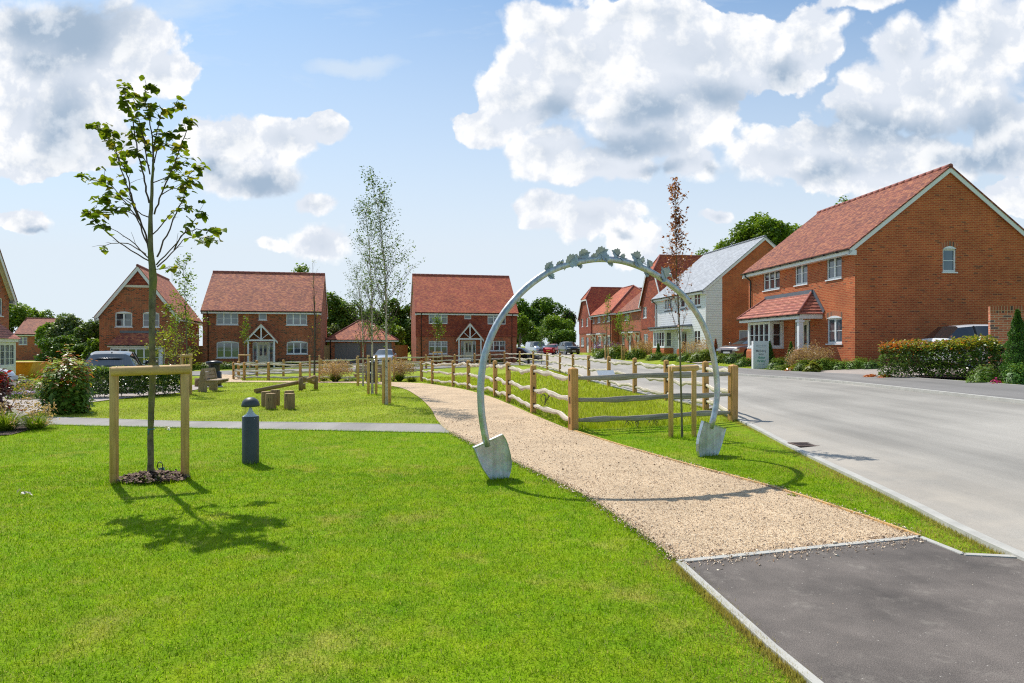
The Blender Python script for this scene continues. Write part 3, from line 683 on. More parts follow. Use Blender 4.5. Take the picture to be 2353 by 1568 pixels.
def window(root, fr, u0, u1, z0, z1, lights=2, bars='h', arch=False, glass='glass', sill=True, frame='white', lead=False, soldier=True, y=.05):
    fw, d = .066, .07
    b = MB(); b.M = fr
    b.box(u0, y, z0, u1, y + d, z0 + fw + .02); b.box(u0, y, z1 - fw, u1, y + d, z1); zi0, zi1 = z0 + fw + .02, z1 - fw
    b.box(u0, y, zi0, u0 + fw, y + d, zi1); b.box(u1 - fw, y, zi0, u1, y + d, zi1)
    w = (u1 - u0) / lights
    for k in range(1, lights): b.box(u0 + w * k - .05, y - .004, zi0, u0 + w * k + .05, y + d, zi1)
    if arch:      # white segmental head
        n = 8; rise = .11
        P = [(u0, z1)] + [(u0 + (u1 - u0) * (1 - i / n), z1 + rise * math.sin(PI * (1 - i / n))) for i in range(0, n + 1)]
        P = [(u0, z1), (u1, z1)] + [(u1 - (u1 - u0) * i / n, z1 + rise * math.sin(PI * i / n)) for i in range(1, n)]
        b.prism(P, y - .075, y + .02)
    f = b.build('window', M[frame], root)
    g_ = MB(); g_.M = fr
    g_.box(u0 + .03, y + .038, z0 + .03, u1 - .03, y + .05, z1 - .03); g_.build('pane', M[glass], f)
    bb = MB(); bb.M = fr; has = False
    for k in range(lights):
        a, c = u0 + w * k + .05, u0 + w * (k + 1) - .05
        if bars == 'h': bb.box(a, y + .02, (z0 + z1) / 2 - .014, c, y + .036, (z0 + z1) / 2 + .014); has = True
        elif bars == 'geo':
            zt = z0 + (z1 - z0) * .58
            bb.box(a, y + .015, zt - .03, c, y + .036, zt + .03)
            bb.box(a, y + .02, (zt + z1) / 2 - .012, c, y + .036, (zt + z1) / 2 + .006)
            bb.box((a + c) / 2 - .011, y + .022, zt + .03, (a + c) / 2 + .011, y + .036, z1 - fw); has = True
        elif bars == 'grid':
            for q in (1 / 3, 2 / 3): bb.box(a, y + .02, z0 + (z1 - z0) * q - .011, c, y + .036, z0 + (z1 - z0) * q + .011)
            bb.box((a + c) / 2 - .011, y + .022, z0 + fw, (a + c) / 2 + .011, y + .036, z1 - fw); has = True
    if has: bb.build('glazing_bars', M[frame], f)
    if sill:
        s = MB(); s.M = fr; s.box(u0 - .05, -.045, z0 - .055, u1 + .05, y + .02, z0 - .001); s.build('sill', M[frame], f)
    if lead:
        s = MB(); s.M = fr; s.box(u0 - .06, -.03, z0 - .16, u1 + .06, -.002, z0 - .057); s.build('flashing', M['lead'], f)
    if arch and soldier:
        s = MB(); s.M = fr; n = 10; rise = .11; e = .1
        for i in range(n):
            t0, t1 = i / n, (i + 1) / n
            xa, xb = u0 + (u1 - u0) * t0, u0 + (u1 - u0) * t1
            za, zb = z1 + rise * math.sin(PI * t0), z1 + rise * math.sin(PI * t1)
            xA, xB = u0 - e + (u1 - u0 + 2 * e) * t0, u0 - e + (u1 - u0 + 2 * e) * t1
            s.face([(xa, -.004, za), (xb, -.004, zb), (xB, -.004, zb + .215), (xA, -.004, za + .215)], [(xa, 0.01), (xb, 0.01), (xB, .215), (xA, .215)])
        s.build('brick_arch', M['brick_edge'], f)
    return f
def gutter(root, fr, u0, u1, z, ov, m='black'):
    b = MB(); b.M = fr
    n = 8; r = .06
    P = [(-ov - r + r * math.cos(a), z + .0 - r * math.sin(a)) for a in [PI * k / n for k in range(n + 1)]]
    for k in range(n):
        (y0, z0), (y1, z1) = P[k], P[k + 1]
        b.face([(u0, y0, z0), (u1, y0, z0), (u1, y1, z1), (u0, y1, z1)], smooth=True); b.face([(u0, y0, z0), (u1, y0, z0), (u1, y1, z1), (u0, y1, z1)][::-1], smooth=True)
    for u in (u0, u1): b.face([(u, p[0], p[1]) for p in P]); 
    k = u0 + .5
    while k < u1: b.box(k, -ov - .135, z - .07, k + .035, -ov - .002, z - .0); k += .95
    return b.build('gutter', M[m], root)
def downpipe(root, fr, u, z, ov):
    b = MB(); b.M = fr
    b.tube([(u, -ov - .06, z - .04), (u, -ov - .06, z - .13), (u, -.06, z - .38), (u, -.055, z - .5), (u, -.055, .02)], .038, 8)
    b.build('downpipe', M['black'], root)
def house(name, label, near, yaw, W, L, ze, rise, z0, brick='brick_red', roofm='tile_red', front=(), right=(), left=(), group=None, axis='x', ov=.32, vo=.12, hung=None,
          rightsplit=None, cat='house', boards=None, barge=.17, soffdepth=None, trim=True, pipes=(.35, 'r')):
    """near = world xy of the facade's left end (seen from the street), x runs along the facade, y into the plot"""
    root = empty(name, (near[0], near[1], z0), yaw, label, cat, group)
    bm_ = M[brick]
    frF, frR, frL, frB = FR(0, 0, 0), FR(W, 0, 90), FR(0, L, -90), FR(W, L, 180)
    sl = rise / (L / 2 if axis == 'x' else W / 2)
    flat = lambda u: ze
    gab = (lambda u: ze + sl * (L / 2 - abs(u - L / 2))) if axis == 'x' else (lambda u: ze + sl * (W / 2 - abs(u - W / 2)))
    pf = flat if axis == 'x' else gab; ps = gab if axis == 'x' else flat
    for fr, wd, prof, ops, cut in ((frF, W, pf, front, W / 2), (frR, L, ps, right, L / 2), (frL, L, ps, left, L / 2), (frB, W, pf, (), W / 2)):
        b = MB(); b.M = fr
        oo = [(o['u0'], o['u1'], o['z0'], o['z1']) for o in ops if not o.get('surface')]
        mats = [bm_]
        mc = [cut]
        if boards and fr is frF: mats = [M['board']]
        wall_grid(b, 0, wd, -.6, prof, oo, mcut=mc)
        b.build('wall', mats, root)
    if boards:      # weatherboard return on the near gable, up to u = boards
        b = MB(); b.M = frR; b.M = frR @ Matrix.Translation((0, -.02, 0)); wall_grid(b, 0, boards, .15, lambda u: gab(u) - .02, []); b.box(0, .002, 0, .001, .02, ze)
        b.face([(boards, 0, .15), (boards, .02, .15), (boards, .02, gab(boards) - .03), (boards, 0, gab(boards) - .03)])
        b.build('boarding', M['board'], root)
        b = MB(); b.box(-.04, -.035, .1, .04, .03, ze); b.build('corner_trim', M['white'], root); b = MB(); b.box(W - .04, -.035, .1, W + .035, .04, ze); b.build('corner_trim', M['white'], root)
    for fr, ops in ((frF, front), (frR, right), (frL, left)):
        for o in ops:
            k = o.get('kind', 'w')
            if k == 'w': window(root, fr, o['u0'], o['u1'], o['z0'], o['z1'], o.get('n', 2), o.get('bars', 'h'), o.get('arch', False), o.get('glass', 'glass'), lead=o.get('lead', False), y=o.get('y', .05), soldier=o.get('soldier', True))
            elif k == 'door': door(root, fr, o)
    # tile hanging on the upper storey
    if hung:
        zh, th = hung
        fr = frF; b = MB(); b.M = frF @ Matrix.Translation((0, -th, 0))
        oo = [(o['u0'], o['u1'], o['z0'], o['z1']) for o in front if o['z0'] > zh]
        wall_grid(b, -th, W + th, zh + .12, pf if axis == 'y' else (lambda u: ze - .02), oo, rev=th, mcut=[W / 2])
        b.face([(-th, -.04, zh), (W + th, -.04, zh), (W + th, 0, zh + .12), (-th, 0, zh + .12)])
        b.face([(-th, -.04, zh), (-th, th, zh), (W + th, th, zh), (W + th, -.04, zh)])
        for q, sgn in ((-th, 1), (W + th, -1)):
            P = [(q, 0, zh + .0), (q, th, zh), (q, th, ze), (q, 0, ze)]; b.face(P); b.face(P[::-1])
        b.build('tile_hanging', M['tile_hung'], root)
    # roof
    T = (lambda a, b_, z: (a, b_, z)) if axis == 'x' else (lambda a, b_, z: (b_, a, z))
    A, B_ = (W, L) if axis == 'x' else (L, W)
    zr = ze + rise; zl = ze - ov * sl; th = .07
    b = MB()
    for s in (0, 1):
        bo = -ov if s == 0 else B_ + ov
        P = [T(-vo, bo, zl + .09), T(A + vo, bo, zl + .09), T(A + vo, B_ / 2, zr + .09), T(-vo, B_ / 2, zr + .09)]
        if (s == 1) != (axis == 'y'): P = P[::-1]
        b.slab(P, th)
    rf = b.build('roof', M[roofm], root)
    b = MB(); k = -vo
    while k < A + vo - .05:
        k2 = min(k + .44, A + vo)
        b.tube([T(k, B_ / 2, zr + .07), T(k2 - .012, B_ / 2, zr + .07)], .11, 8); k += .45
    b.build('ridge_tiles', M['ridge'] if roofm != 'slate' else M['lead'], rf)
    # bargeboards, fascia, soffit
    for a in (-vo, A + vo):
        b = MB()
        s_ = -1 if a < 0 else 1; x0, x1 = a - s_ * .0, a - s_ * .03
        for side in (0, 1):
            bo = -ov if side == 0 else B_ + ov
            p = [T(x1, bo, zl + .02), T(x1, B_ / 2, zr + .02), T(x1, B_ / 2, zr + .02 - barge * 1.25), T(x1, bo, zl + .02 - barge * 1.25)]
            q = [T(x1 - s_ * .025, *pt) for pt in ((bo, zl + .02), (B_ / 2, zr + .02), (B_ / 2, zr + .02 - barge * 1.25), (bo, zl + .02 - barge * 1.25))]
            b.face(p); b.face(q[::-1]); b.face([p[2], p[3], q[3], q[2]]); b.face([p[3], p[0], q[0], q[3]])
            if vo > .1:   # sloping soffit under the verge
                e = [T(0 if a < 0 else A, bo, zl - .0 - .12), T(0 if a < 0 else A, B_ / 2, zr - .12), T(x1, B_ / 2, zr - .12), T(x1, bo, zl - .12)]
                b.face(e); 
            # box end at the eaves
            yb = (-ov, .0) if side == 0 else (B_, B_ + ov)
            c0 = T(min(x1, x1 - s_ * .12), yb[0], zl - .22); c1 = T(max(x1, x1 - s_ * .12), yb[1], zl - .02 + (.0))
            b.box(*c0, *c1)
        b.build('bargeboard', M['soffit'], root)
    for side in (0, 1):
        b = MB()
        bo = -ov if side == 0 else B_ + ov; s_ = -1 if side == 0 else 1
        c0 = T(-vo + .06, bo, zl - .17); c1 = T(A + vo - .06, bo - s_ * .025, zl + .01); b.box(*c0, *c1)
        c0 = T(-vo + .06, bo - s_ * .026, zl - .165); c1 = T(A + vo - .06, 0 if side == 0 else B_, zl - .145); b.box(*c0, *c1)
        b.build('fascia', M['soffit'], root)
    if axis == 'x':
        gutter(root, frF, -vo, W + vo, zl + .03, ov)
        for u in pipes[0] if isinstance(pipes[0], (tuple, list)) else (pipes[0],): downpipe(root, frF, u, zl, ov)
    else:
        gutter(root, frR, -vo, L + vo, zl + .03, ov); gutter(root, frL, -vo, L + vo, zl + .03, ov)
    return root
def door(root, fr, o):
    u0, u1, z0, z1 = o['u0'], o['u1'], o['z0'], o['z1']; y = .06; sl = o.get('side', .38); col = o.get('col', 'cream')
    b = MB(); b.M = fr
    b.box(u0, y, z1 - .06, u1, y + .08, z1); b.box(u0, y, z0, u0 + .06, y + .08, z1 - .06); b.box(u1 - .06, y, z0, u1, y + .08, z1 - .06)
    if sl:
        b.box(u0 + sl - .04, y - .003, z0, u0 + sl + .04, y + .08, z1 - .06); b.box(u1 - sl - .04, y - .003, z0, u1 - sl + .04, y + .08, z1 - .06)
    f = b.build('door_frame', M[o.get('fcol', 'white')], root)
    a, c = (u0 + sl + .04, u1 - sl - .04) if sl else (u0 + .06, u1 - .06)
    d = MB(); d.M = fr; d.box(a, y + .03, z0 + .02, c, y + .07, z1 - .06); dd = d.build('door', M[col], root)
    w = c - a; p = MB(); p.M = fr
    if o.get('panes', 1):
        p.box(a + w * .18, y + .018, z0 + .95, a + w * .42, y + .029, z1 - .25); p.box(a + w * .58, y + .018, z0 + .95, a + w * .82, y + .029, z1 - .25); p.build('pane', M['glass'], dd)
    q = MB(); q.M = fr; q.box(a + w * .88, y - .03, z0 + .95, a + w * .93, y + .029, z0 + 1.1); q.build('handle', M['galv'], dd)
    if sl:
        p = MB(); p.M = fr; p.box(u0 + .06, y + .04, z0 + .02, u0 + sl - .04, y + .05, z1 - .06); p.box(u1 - sl + .04, y + .04, z0 + .02, u1 - .06, y + .05, z1 - .06); p.build('pane', M['glass'], f)
def porch(root, uc, w, zb, zp, dep=.95, roofm='tile_brown'):
    """open timber gabled porch on two posts"""
    u0, u1 = uc - w / 2, uc + w / 2; s = (zp - zb) / (w / 2)
    po = empty('porch', (0, 0, 0)); reg(po, root)
    for q in (u0 + .3, u1 - .3): b = MB(); b.box(q - .065, -dep + .03, -.02, q + .065, -dep + .16, zb); b.build('post', M['white'], po)
    b = MB(); y0, y1 = -dep - .02, -dep + .06
    for sg in (-1, 1):
        e = (uc + sg * w / 2, zb - .08); t = (uc, zp - .03); d = .21
        P = [(e[0], e[1]), (t[0], t[1]), (t[0], t[1] - d * 1.2), (e[0], e[1] - d)]
        b.prism(P if sg < 0 else P[::-1], y0, y1)
    b.box(u0 + .12, y0 + .01, zb - .07, u1 - .12, y1 + .01, zb + .07)
    b.box(uc - .055, y0 + .015, zb + .07, uc + .055, y1 - .01, zp - .28)
    b.beam((uc - .03, -dep + .02, zb + .1), (uc - w * .24, -dep + .02, zb + (w / 2 - w * .24) * s - .16), .05, .1, (0, 1, 0)); b.beam((uc + .03, -dep + .02, zb + .1), (uc + w * .24, -dep + .02, zb + (w / 2 - w * .24) * s - .16), .05, .1, (0, 1, 0))
    for sg in (-1, 1): b.box(uc + sg * (w / 2 - .3) - .06, -dep + .06, zb - .1, uc + sg * (w / 2 - .3) + .06, -.002, zb + .02)
    b.build('truss', M['white'], po)
    b = MB()
    b.slab([(u0 - .06, -dep - .1, zb - .1), (uc, -dep - .1, zp + .02), (uc, -.003, zp + .02), (u0 - .06, -.003, zb - .1)][::-1], .06)
    b.slab([(u1 + .06, -dep - .1, zb - .1), (uc, -dep - .1, zp + .02), (uc, -.003, zp + .02), (u1 + .06, -.003, zb - .1)], .06)
    rf = b.build('roof', M[roofm], po)
    b = MB(); b.tube([(uc, -dep - .11, zp + .03), (uc, -.003, zp + .03)], .07, 6); b.build('ridge_tiles', M['ridge'], rf)
def canopy(root, W, t0, t1, dep, zf, ztop, kind, bay, roofm='tile_big'):
    """lean-to canopy on the facade of a house over a bay window and the entrance. u = W - t (t counted from the near corner)"""
    u0, u1 = W - t1, W - t0
    c = empty('canopy', (0, 0, 0)); reg(c, root)
    b = MB(); hp = .85
    if kind == 'hip':
        A0, A1 = (u0 - .1, -dep - .12, zf), (u1 + .1, -dep - .12, zf); T0, T1 = (u0 + hp, -.004, ztop), (u1 - hp, -.004, ztop)
        E0, E1 = (u0 - .1, -.004, zf), (u1 + .1, -.004, zf)
        # courses modelled as real steps
        nrow = 7
        def lerp(p, q, t): return tuple(p[i] + (q[i] - p[i]) * t for i in range(3))
        for k in range(nrow):
            ta, tb = k / nrow, (k + 1) / nrow
            for (a0, a1, b0, b1, nn) in ((A0, A1, T0, T1, 1), (A1, E1, T1, T1, 2), (E0, A0, T0, T0, 3)):
                pa, pb = lerp(a0, b0, ta), lerp(a1, b1, ta); qa, qb = lerp(a0, b0, tb), lerp(a1, b1, tb)
                up = .045
                pa2, pb2 = (pa[0], pa[1], pa[2] + up), (pb[0], pb[1], pb[2] + up)
                qa2, qb2 = (qa[0], qa[1], qa[2] + .008), (qb[0], qb[1], qb[2] + .008)
                b.face([pa, pb, pb2, pa2]); b.face([pa2, pb2, qb2, qa2])
        b.face([A0, E0, E1, A1])
        rf = b.build('roof', M[roofm], c)
        b = MB()
        for a_, t_ in ((A0, T0), (A1, T1)):
            b = MB(); b.tube([(a_[0], a_[1] + .02, a_[2] + .03), (t_[0], t_[1] - .03, t_[2] + .03)], .06, 6); b.build('ridge_tiles', M['ridge'], rf)
        b = MB(); b.box(T0[0] - .1, -.09, ztop - .06, T1[0] + .1, -.003, ztop + .13); b.beam((u1 + .14, -.02, zf + .1), (u1 - hp + .1, -.02, ztop + .06), .16, .03, (0, 1, 0)); b.build('flashing', M['lead'], rf)
    else:
        b.box(u0 - .1, -dep - .12, zf, u1 + .1, -.004, zf + .09); rf = b.build('roof', M['lead'], c)
        b = MB(); b.beam((u0, -.03, zf + .13), (u1, -.03, zf + .13), .05, .12); b.build('flashing', M['lead'], rf)
    b = MB(); b.box(u0, -dep - .02, zf - .2, u1, -dep + .02, zf - .002); b.box(u0, -dep + .02, zf - .2, u0 + .03, -.003, zf - .002); b.box(u1 - .03, -dep + .02, zf - .2, u1, -.003, zf - .002)
    b.box(u0 + .03, -dep + .021, zf - .16, u1 - .03, -.003, zf - .14); b.build('fascia', M['soffit'], c)
    gutter(c, FR(0, 0, 0), u0 - .1, u1 + .1, zf - .01, dep + .02)
    # column on a brick pier
    b = MB(); x = u1 - .22; y = -dep + .16; b.box(x - .1, y - .1, .72, x + .1, y + .1, zf - .2); b.box(x - .14, y - .14, zf - .36, x + .14, y + .14, zf - .26); b.build('column', M['white'], c)
    b = MB(); b.box(x - .2, y - .2, -.5, x + .2, y + .2, .62); b.box(x - .16, y - .16, .62, x + .16, y + .16, .71); b.build('pier', M['brick_orange'], c)
    # bay
    (ta, tb, bd) = bay; a, d = W - tb, W - ta
    by = empty('bay_window', (0, 0, 0)); reg(by, root)
    b = MB(); b.box(a - .06, -bd - .06, -.5, d + .06, -.003, .62); 
    b.face([(a - .06, -bd - .06, .62), (d + .06, -bd - .06, .62), (d, -bd, .76), (a, -bd, .76)]); b.face([(d + .06, -bd - .06, .62), (d + .06, -.003, .62), (d, -.003, .76), (d, -bd, .76)])
    b.build('plinth', M['brick_orange'], by)
    b = MB(); b.box(a - .03, -bd - .03, .76, d + .03, -.003, .84); b.box(a, -bd, 2.08, d, -.003, zf - .2); b.box(a, -bd, .84, a + .14, -bd + .14, 2.08); b.box(d - .14, -bd, .84, d, -bd + .14, 2.08)
    b.box(d - .1, -.12, .84, d, -.003, 2.08); b.build('frame', M['white'], by)
    for (fr, p0, p1, nl) in ((FR(0, -bd, 0), a + .14, d - .14, 4), (FR(d, -bd, 90), .14, bd - .12, 1)):
        window(by, fr, p0, p1, .84, 2.08, nl, 'h', sill=False, y=.02)
    b = MB(); b.box(a + .15, -bd + .12, .83, d - .16, -.01, .85); b.build('inner_sill', M['soffit'], by)
    return c
def hip_roof(b, x0, x1, y0, y1, z, zr, ridge, axis='x'):
    if axis == 'x':
        m = (y0 + y1) / 2; r0 = ((x0 + x1) / 2 - ridge / 2, m, zr); r1 = ((x0 + x1) / 2 + ridge / 2, m, zr)
        a, b_, c, d = (x0, y0, z), (x1, y0, z), (x1, y1, z), (x0, y1, z)
        b.face([a, b_, r1, r0]); b.face([b_, c, r1]); b.face([c, d, r0, r1]); b.face([d, a, r0]); b.face([a, d, c, b_])
        return r0, r1, a, b_, c, d
wz = lambda u0, u1, z0, z1, n=2, **k: dict(u0=u0, u1=u1, z0=z0, z1=z1, n=n, **k)

# the large brick house on the right
BW = 9.6; Nx, Ny = 14.39, 27.4; ya = R(6)
far = (Nx - BW * math.sin(ya), Ny + BW * math.cos(ya))
T_ = lambda t0, t1: (BW - t1, BW - t0)
big = house('brick_house', 'large orange brick house with hipped tiled canopy and a small arched window in its gable', far, -R(90) + ya, BW, 8.5, 5.17, 3.3, .77, 'brick_orange', 'tile_red',
    front=[wz(*T_(.93, 2.05), 3.86, 4.95, 2, glass='glass2'), wz(*T_(3.6, 4.72), 3.86, 4.95, 2, glass='glass2'), wz(*T_(6.17, 7.9), 3.86, 4.95, 3),
           wz(*T_(.9, 2.02), 1.0, 2.12, 2, arch=True, glass='glass2'), dict(u0=BW - 4.8, u1=BW - 3.35, z0=.02, z1=2.14, kind='door', side=.3, col='cream')],
    right=[wz(3.98, 4.6, 4.05, 5.04, 1, arch=True)], pipes=(.35, 'r'), vo=.14)
canopy(big, BW, 2.35, 8.35, 1.12, 2.34, 3.4, 'hip', (5.75, 8.15, .75))
# the white boarded house behind it
WW = 9.4; far = (12.42, 56.5); near = (14.03, 47.2); yw = math.atan2(near[0] - far[0], far[1] - near[1])
T_ = lambda t0, t1: (WW - t1, WW - t0)
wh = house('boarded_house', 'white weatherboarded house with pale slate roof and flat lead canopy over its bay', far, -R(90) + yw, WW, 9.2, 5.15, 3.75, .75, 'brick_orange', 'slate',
    front=[wz(*T_(.85, 1.9), 3.92, 5.0, 2, lead=True, y=.0), wz(*T_(3.5, 4.3), 3.92, 5.0, 1, lead=True, y=.0), wz(*T_(5.9, 7.4), 3.92, 5.0, 3, lead=True, y=.0), wz(*T_(.85, 1.9), 1.0, 2.1, 2, y=.0),
           dict(u0=WW - 4.4, u1=WW - 3.2, z0=.02, z1=2.1, kind='door', side=0, col='greydoor', panes=1)],
    right=[dict(u0=2.6, u1=3.6, z0=.02, z1=2.1, kind='door', side=0, col='greydoor', panes=1)], boards=1.26, pipes=(.25, 'r'), vo=.16)
canopy(wh, WW, 2.3, 8.3, 1.0, 2.4, 2.5, 'flat', (5.7, 8.1, .75))
# terraces further up the street
def half_hip(name, label, far, yaw, W, L, ze, rise, z0, windows, cut=1.7):
    root = empty(name, (far[0], far[1], z0), yaw, label, 'house')
    sl = rise / (W / 2); top = ze + rise - cut; hw = (ze + rise - top) / sl
    prof = lambda u: min(ze + sl * (W / 2 - abs(u - W / 2)), top)
    for fr, wd, pr, ops in ((FR(0, 0, 0), W, prof, windows), (FR(W, 0, 90), L, lambda u: ze, []), (FR(0, L, -90), L, lambda u: ze, [])):
        b = MB(); b.M = fr
        lo = [(o['u0'], o['u1'], o['z0'], o['z1']) for o in ops if o['z0'] < 2.5]; hi = [(o['u0'], o['u1'], o['z0'], o['z1']) for o in ops if o['z0'] >= 2.5]
        wall_grid(b, 0, wd, -.6, lambda u: 2.6, lo)
        b.build('wall', M['brick_red'], root)
        b = MB(); b.M = fr @ Matrix.Translation((0, -.04, 0)); wall_grid(b, -.04, wd + .04, 2.6, lambda u: max(pr(min(max(u, 0), wd)) - .02, ze - .1), hi, rev=.05, mcut=[W / 2 - hw, W / 2 + hw, W / 2] if fr == FR(0, 0, 0) else [])
        b.build('tile_hanging', M['tile_hung'], root)
    for o in windows:
        if o.get('kind') == 'door': door(root, FR(0, 0, 0), o)
        else: window(root, FR(0, 0, 0), o['u0'], o['u1'], o['z0'], o['z1'], o['n'], o.get('bars', 'grid'), lead=True, y=.02)
    b = MB(); e = .3; zl = ze - e * sl; zr = ze + rise; yb = -.25; hy = yb + hw * .95
    c0, c1 = (W / 2 - hw, yb, top), (W / 2 + hw, yb, top); r0 = (W / 2, hy, zr); r1 = (W / 2, L + .2, zr)
    b.face([(-e, yb, zl), c0, r0, r1, (-e, L + .2, zl)][::-1]); b.face([(W + e, yb, zl), c1, r0, r1, (W + e, L + .2, zl)]); b.face([c0, c1, r0])
    b.M = None
    rf = b.build('roof', M['tile_bright'], root)
    b = MB(); b.tube([c0, r0, r1], .1, 6); b.build('ridge_tiles', M['ridge'], rf); b = MB(); b.tube([c1, r0], .1, 6); b.build('ridge_tiles', M['ridge'], rf)
    b = MB()
    for P in ([(-e, zl), (c0[0], top)], [(W + e, zl), (c1[0], top)]): b.beam((P[0][0], yb + .03, P[0][1] - .14), (P[1][0], yb + .03, P[1][1] - .14), .04, .22, (0, 0, 1))
    b.beam((c0[0], yb + .03, top - .12), (c1[0], yb + .03, top - .12), .04, .2); b.box(-e, yb + .05, zl - .2, -e + .03, L, zl - .02); b.box(W + e - .03, yb + .05, zl - .2, W + e, L, zl - .02)
    b.build('bargeboard', M['soffit'], root)
    gutter(root, FR(W, 0, 90), -.2, L, zl + .02, e)
    return root
yt = R(10.5); zt = .78
def bracket_canopy(root, uc, z=2.35, w=1.7):
    c = empty('door_canopy', (0, 0, 0)); reg(c, root)
    b = MB(); b.box(uc - w / 2, -.85, z, uc + w / 2, -.003, z + .12); b.build('fascia', M['white'], c)
    b = MB(); b.box(uc - w / 2 + .05, -.8, z + .121, uc + w / 2 - .05, -.003, z + .2); b.build('roof', M['lead'], c)
    for q in (uc - w / 2 + .15, uc + w / 2 - .15):
        b = MB(); pts = [(q, -.04, z - .75), (q, -.2, z - .55), (q, -.42, z - .2), (q, -.75, z - .02)]
        for p0, p1 in zip(pts[:-1], pts[1:]): b.beam(p0, p1, .07, .1, (1, 0, 0))
        b.box(q - .035, -.1, z - .85, q + .035, -.003, z); b.build('bracket', M['white'], c)
half_hip('gabled_house', 'tall tile hung house end with clipped gable at the far end of the red terrace', (9.55, 92.6), -R(90) + yt, 5.6, 9, 5.0, 4.0, zt, [wz(1.1, 2.0, 3.6, 4.7, 2), wz(3.4, 4.3, 3.6, 4.7, 2), wz(.9, 2.2, .9, 2.1, 3), dict(u0=3.3, u1=4.4, z0=.02, z1=2.1, kind='door', side=0, col='white')])
def terrace(name, label, far, near, z0, wins, doors, roofm, L=8.6, ze=5.1, rise=3.6, hipnear=False, brick='brick_red'):
    W = math.hypot(far[0] - near[0], far[1] - near[1]); yw = math.atan2(near[0] - far[0], far[1] - near[1])
    root = empty(name, (far[0], far[1], z0), -R(90) + yw, label, 'house')
    ops = [wz(*w) for w in wins]; dd = [dict(u0=u, u1=u + 1.0, z0=.02, z1=2.1, kind='door', side=0, col='white') for u in doors]
    for fr, wd, o in ((FR(0, 0, 0), W, ops + dd), (FR(W, 0, 90), L, []), (FR(0, L, -90), L, [])):
        b = MB(); b.M = fr; wall_grid(b, 0, wd, -.6, lambda u: ze, [(q['u0'], q['u1'], q['z0'], q['z1']) for q in o]); b.build('wall', M[brick], root)
    for o in ops: window(root, FR(0, 0, 0), o['u0'], o['u1'], o['z0'], o['z1'], o['n'], 'h', arch=o['z0'] < 2, lead=False)
    for o in dd: door(root, FR(0, 0, 0), o); bracket_canopy(root, o['u0'] + .5)
    b = MB(); e = .32; zl = ze - e * rise / (L / 2) + .08; zr = ze + rise
    x0, x1 = -.1, W + (e if hipnear else .1); hp = L / 2 if hipnear else 0
    r0, r1 = (x0, L / 2, zr), (x1 - hp, L / 2, zr)
    b.face([(x0, -e, zl), (x1, -e, zl), r1, r0]); b.face([(x1, L + e, zl), (x0, L + e, zl), r0, r1]); b.face([(x1, -e, zl), (x1, L + e, zl), r1])
    b.face([(x0, -e, zl), r0, (x0, L + e, zl)]); b.face([(x0, -e, zl), (x0, L + e, zl), (x1, L + e, zl), (x1, -e, zl)])
    rf = b.build('roof', M[roofm], root)
    b = MB(); b.tube([r0, r1], .1, 6)
    if hipnear: b.tube([r1, (x1, -e, zl)], .09, 6); b.tube([r1, (x1, L + e, zl)], .09, 6)
    b.build('ridge_tiles', M['ridge'], rf)
    b = MB(); b.box(x0, -e, zl - .22, x1, -e + .03, zl - .01); b.box(x1 - .03, -e + .03, zl - .22, x1, L, zl - .01); b.build('fascia', M['soffit'], root)
    gutter(root, FR(0, 0, 0), x0, x1, zl - .0, e); downpipe(root, FR(0, 0, 0), W - .3, zl, e)
    return root
terrace('terraced_house', 'red brick terrace with hipped roof and bracketed door canopies beyond the saplings', (10.6, 87.4), (12.1, 79.3), zt, [(.8, 1.4, 3.9, 4.95, 1), (2.6, 3.8, 3.9, 4.95, 2), (5.0, 5.6, 3.9, 4.95, 1), (6.4, 7.6, 3.9, 4.95, 2), (3.0, 4.2, 1.0, 2.1, 2), (6.6, 7.7, 1.0, 2.1, 2)], [.9, 5.0], 'tile_bright', hipnear=True)
terrace('terraced_house', 'set back red brick terrace between the hipped terrace and the white boarded house', (13.0, 79.2), (14.5, 66.0), zt, [(2.2, 4.0, 3.9, 4.95, 3), (8.6, 10.4, 3.9, 4.95, 3), (1.2, 2.3, 1.0, 2.1, 2), (10.3, 11.4, 1.0, 2.1, 2)], [3.8, 6.9], 'tile_red', L=8.0, rise=3.5)
half_hip('gabled_house', 'tile hung house with clipped gable half hidden behind the white boarded house', (13.1, 66.0), -R(90) + R(9), 5.6, 9.5, 5.4, 4.3, zt, [wz(.5, 1.5, 3.7, 4.8, 2), wz(3.6, 4.6, 3.7, 4.8, 2), wz(.6, 1.7, .9, 2.1, 2)])
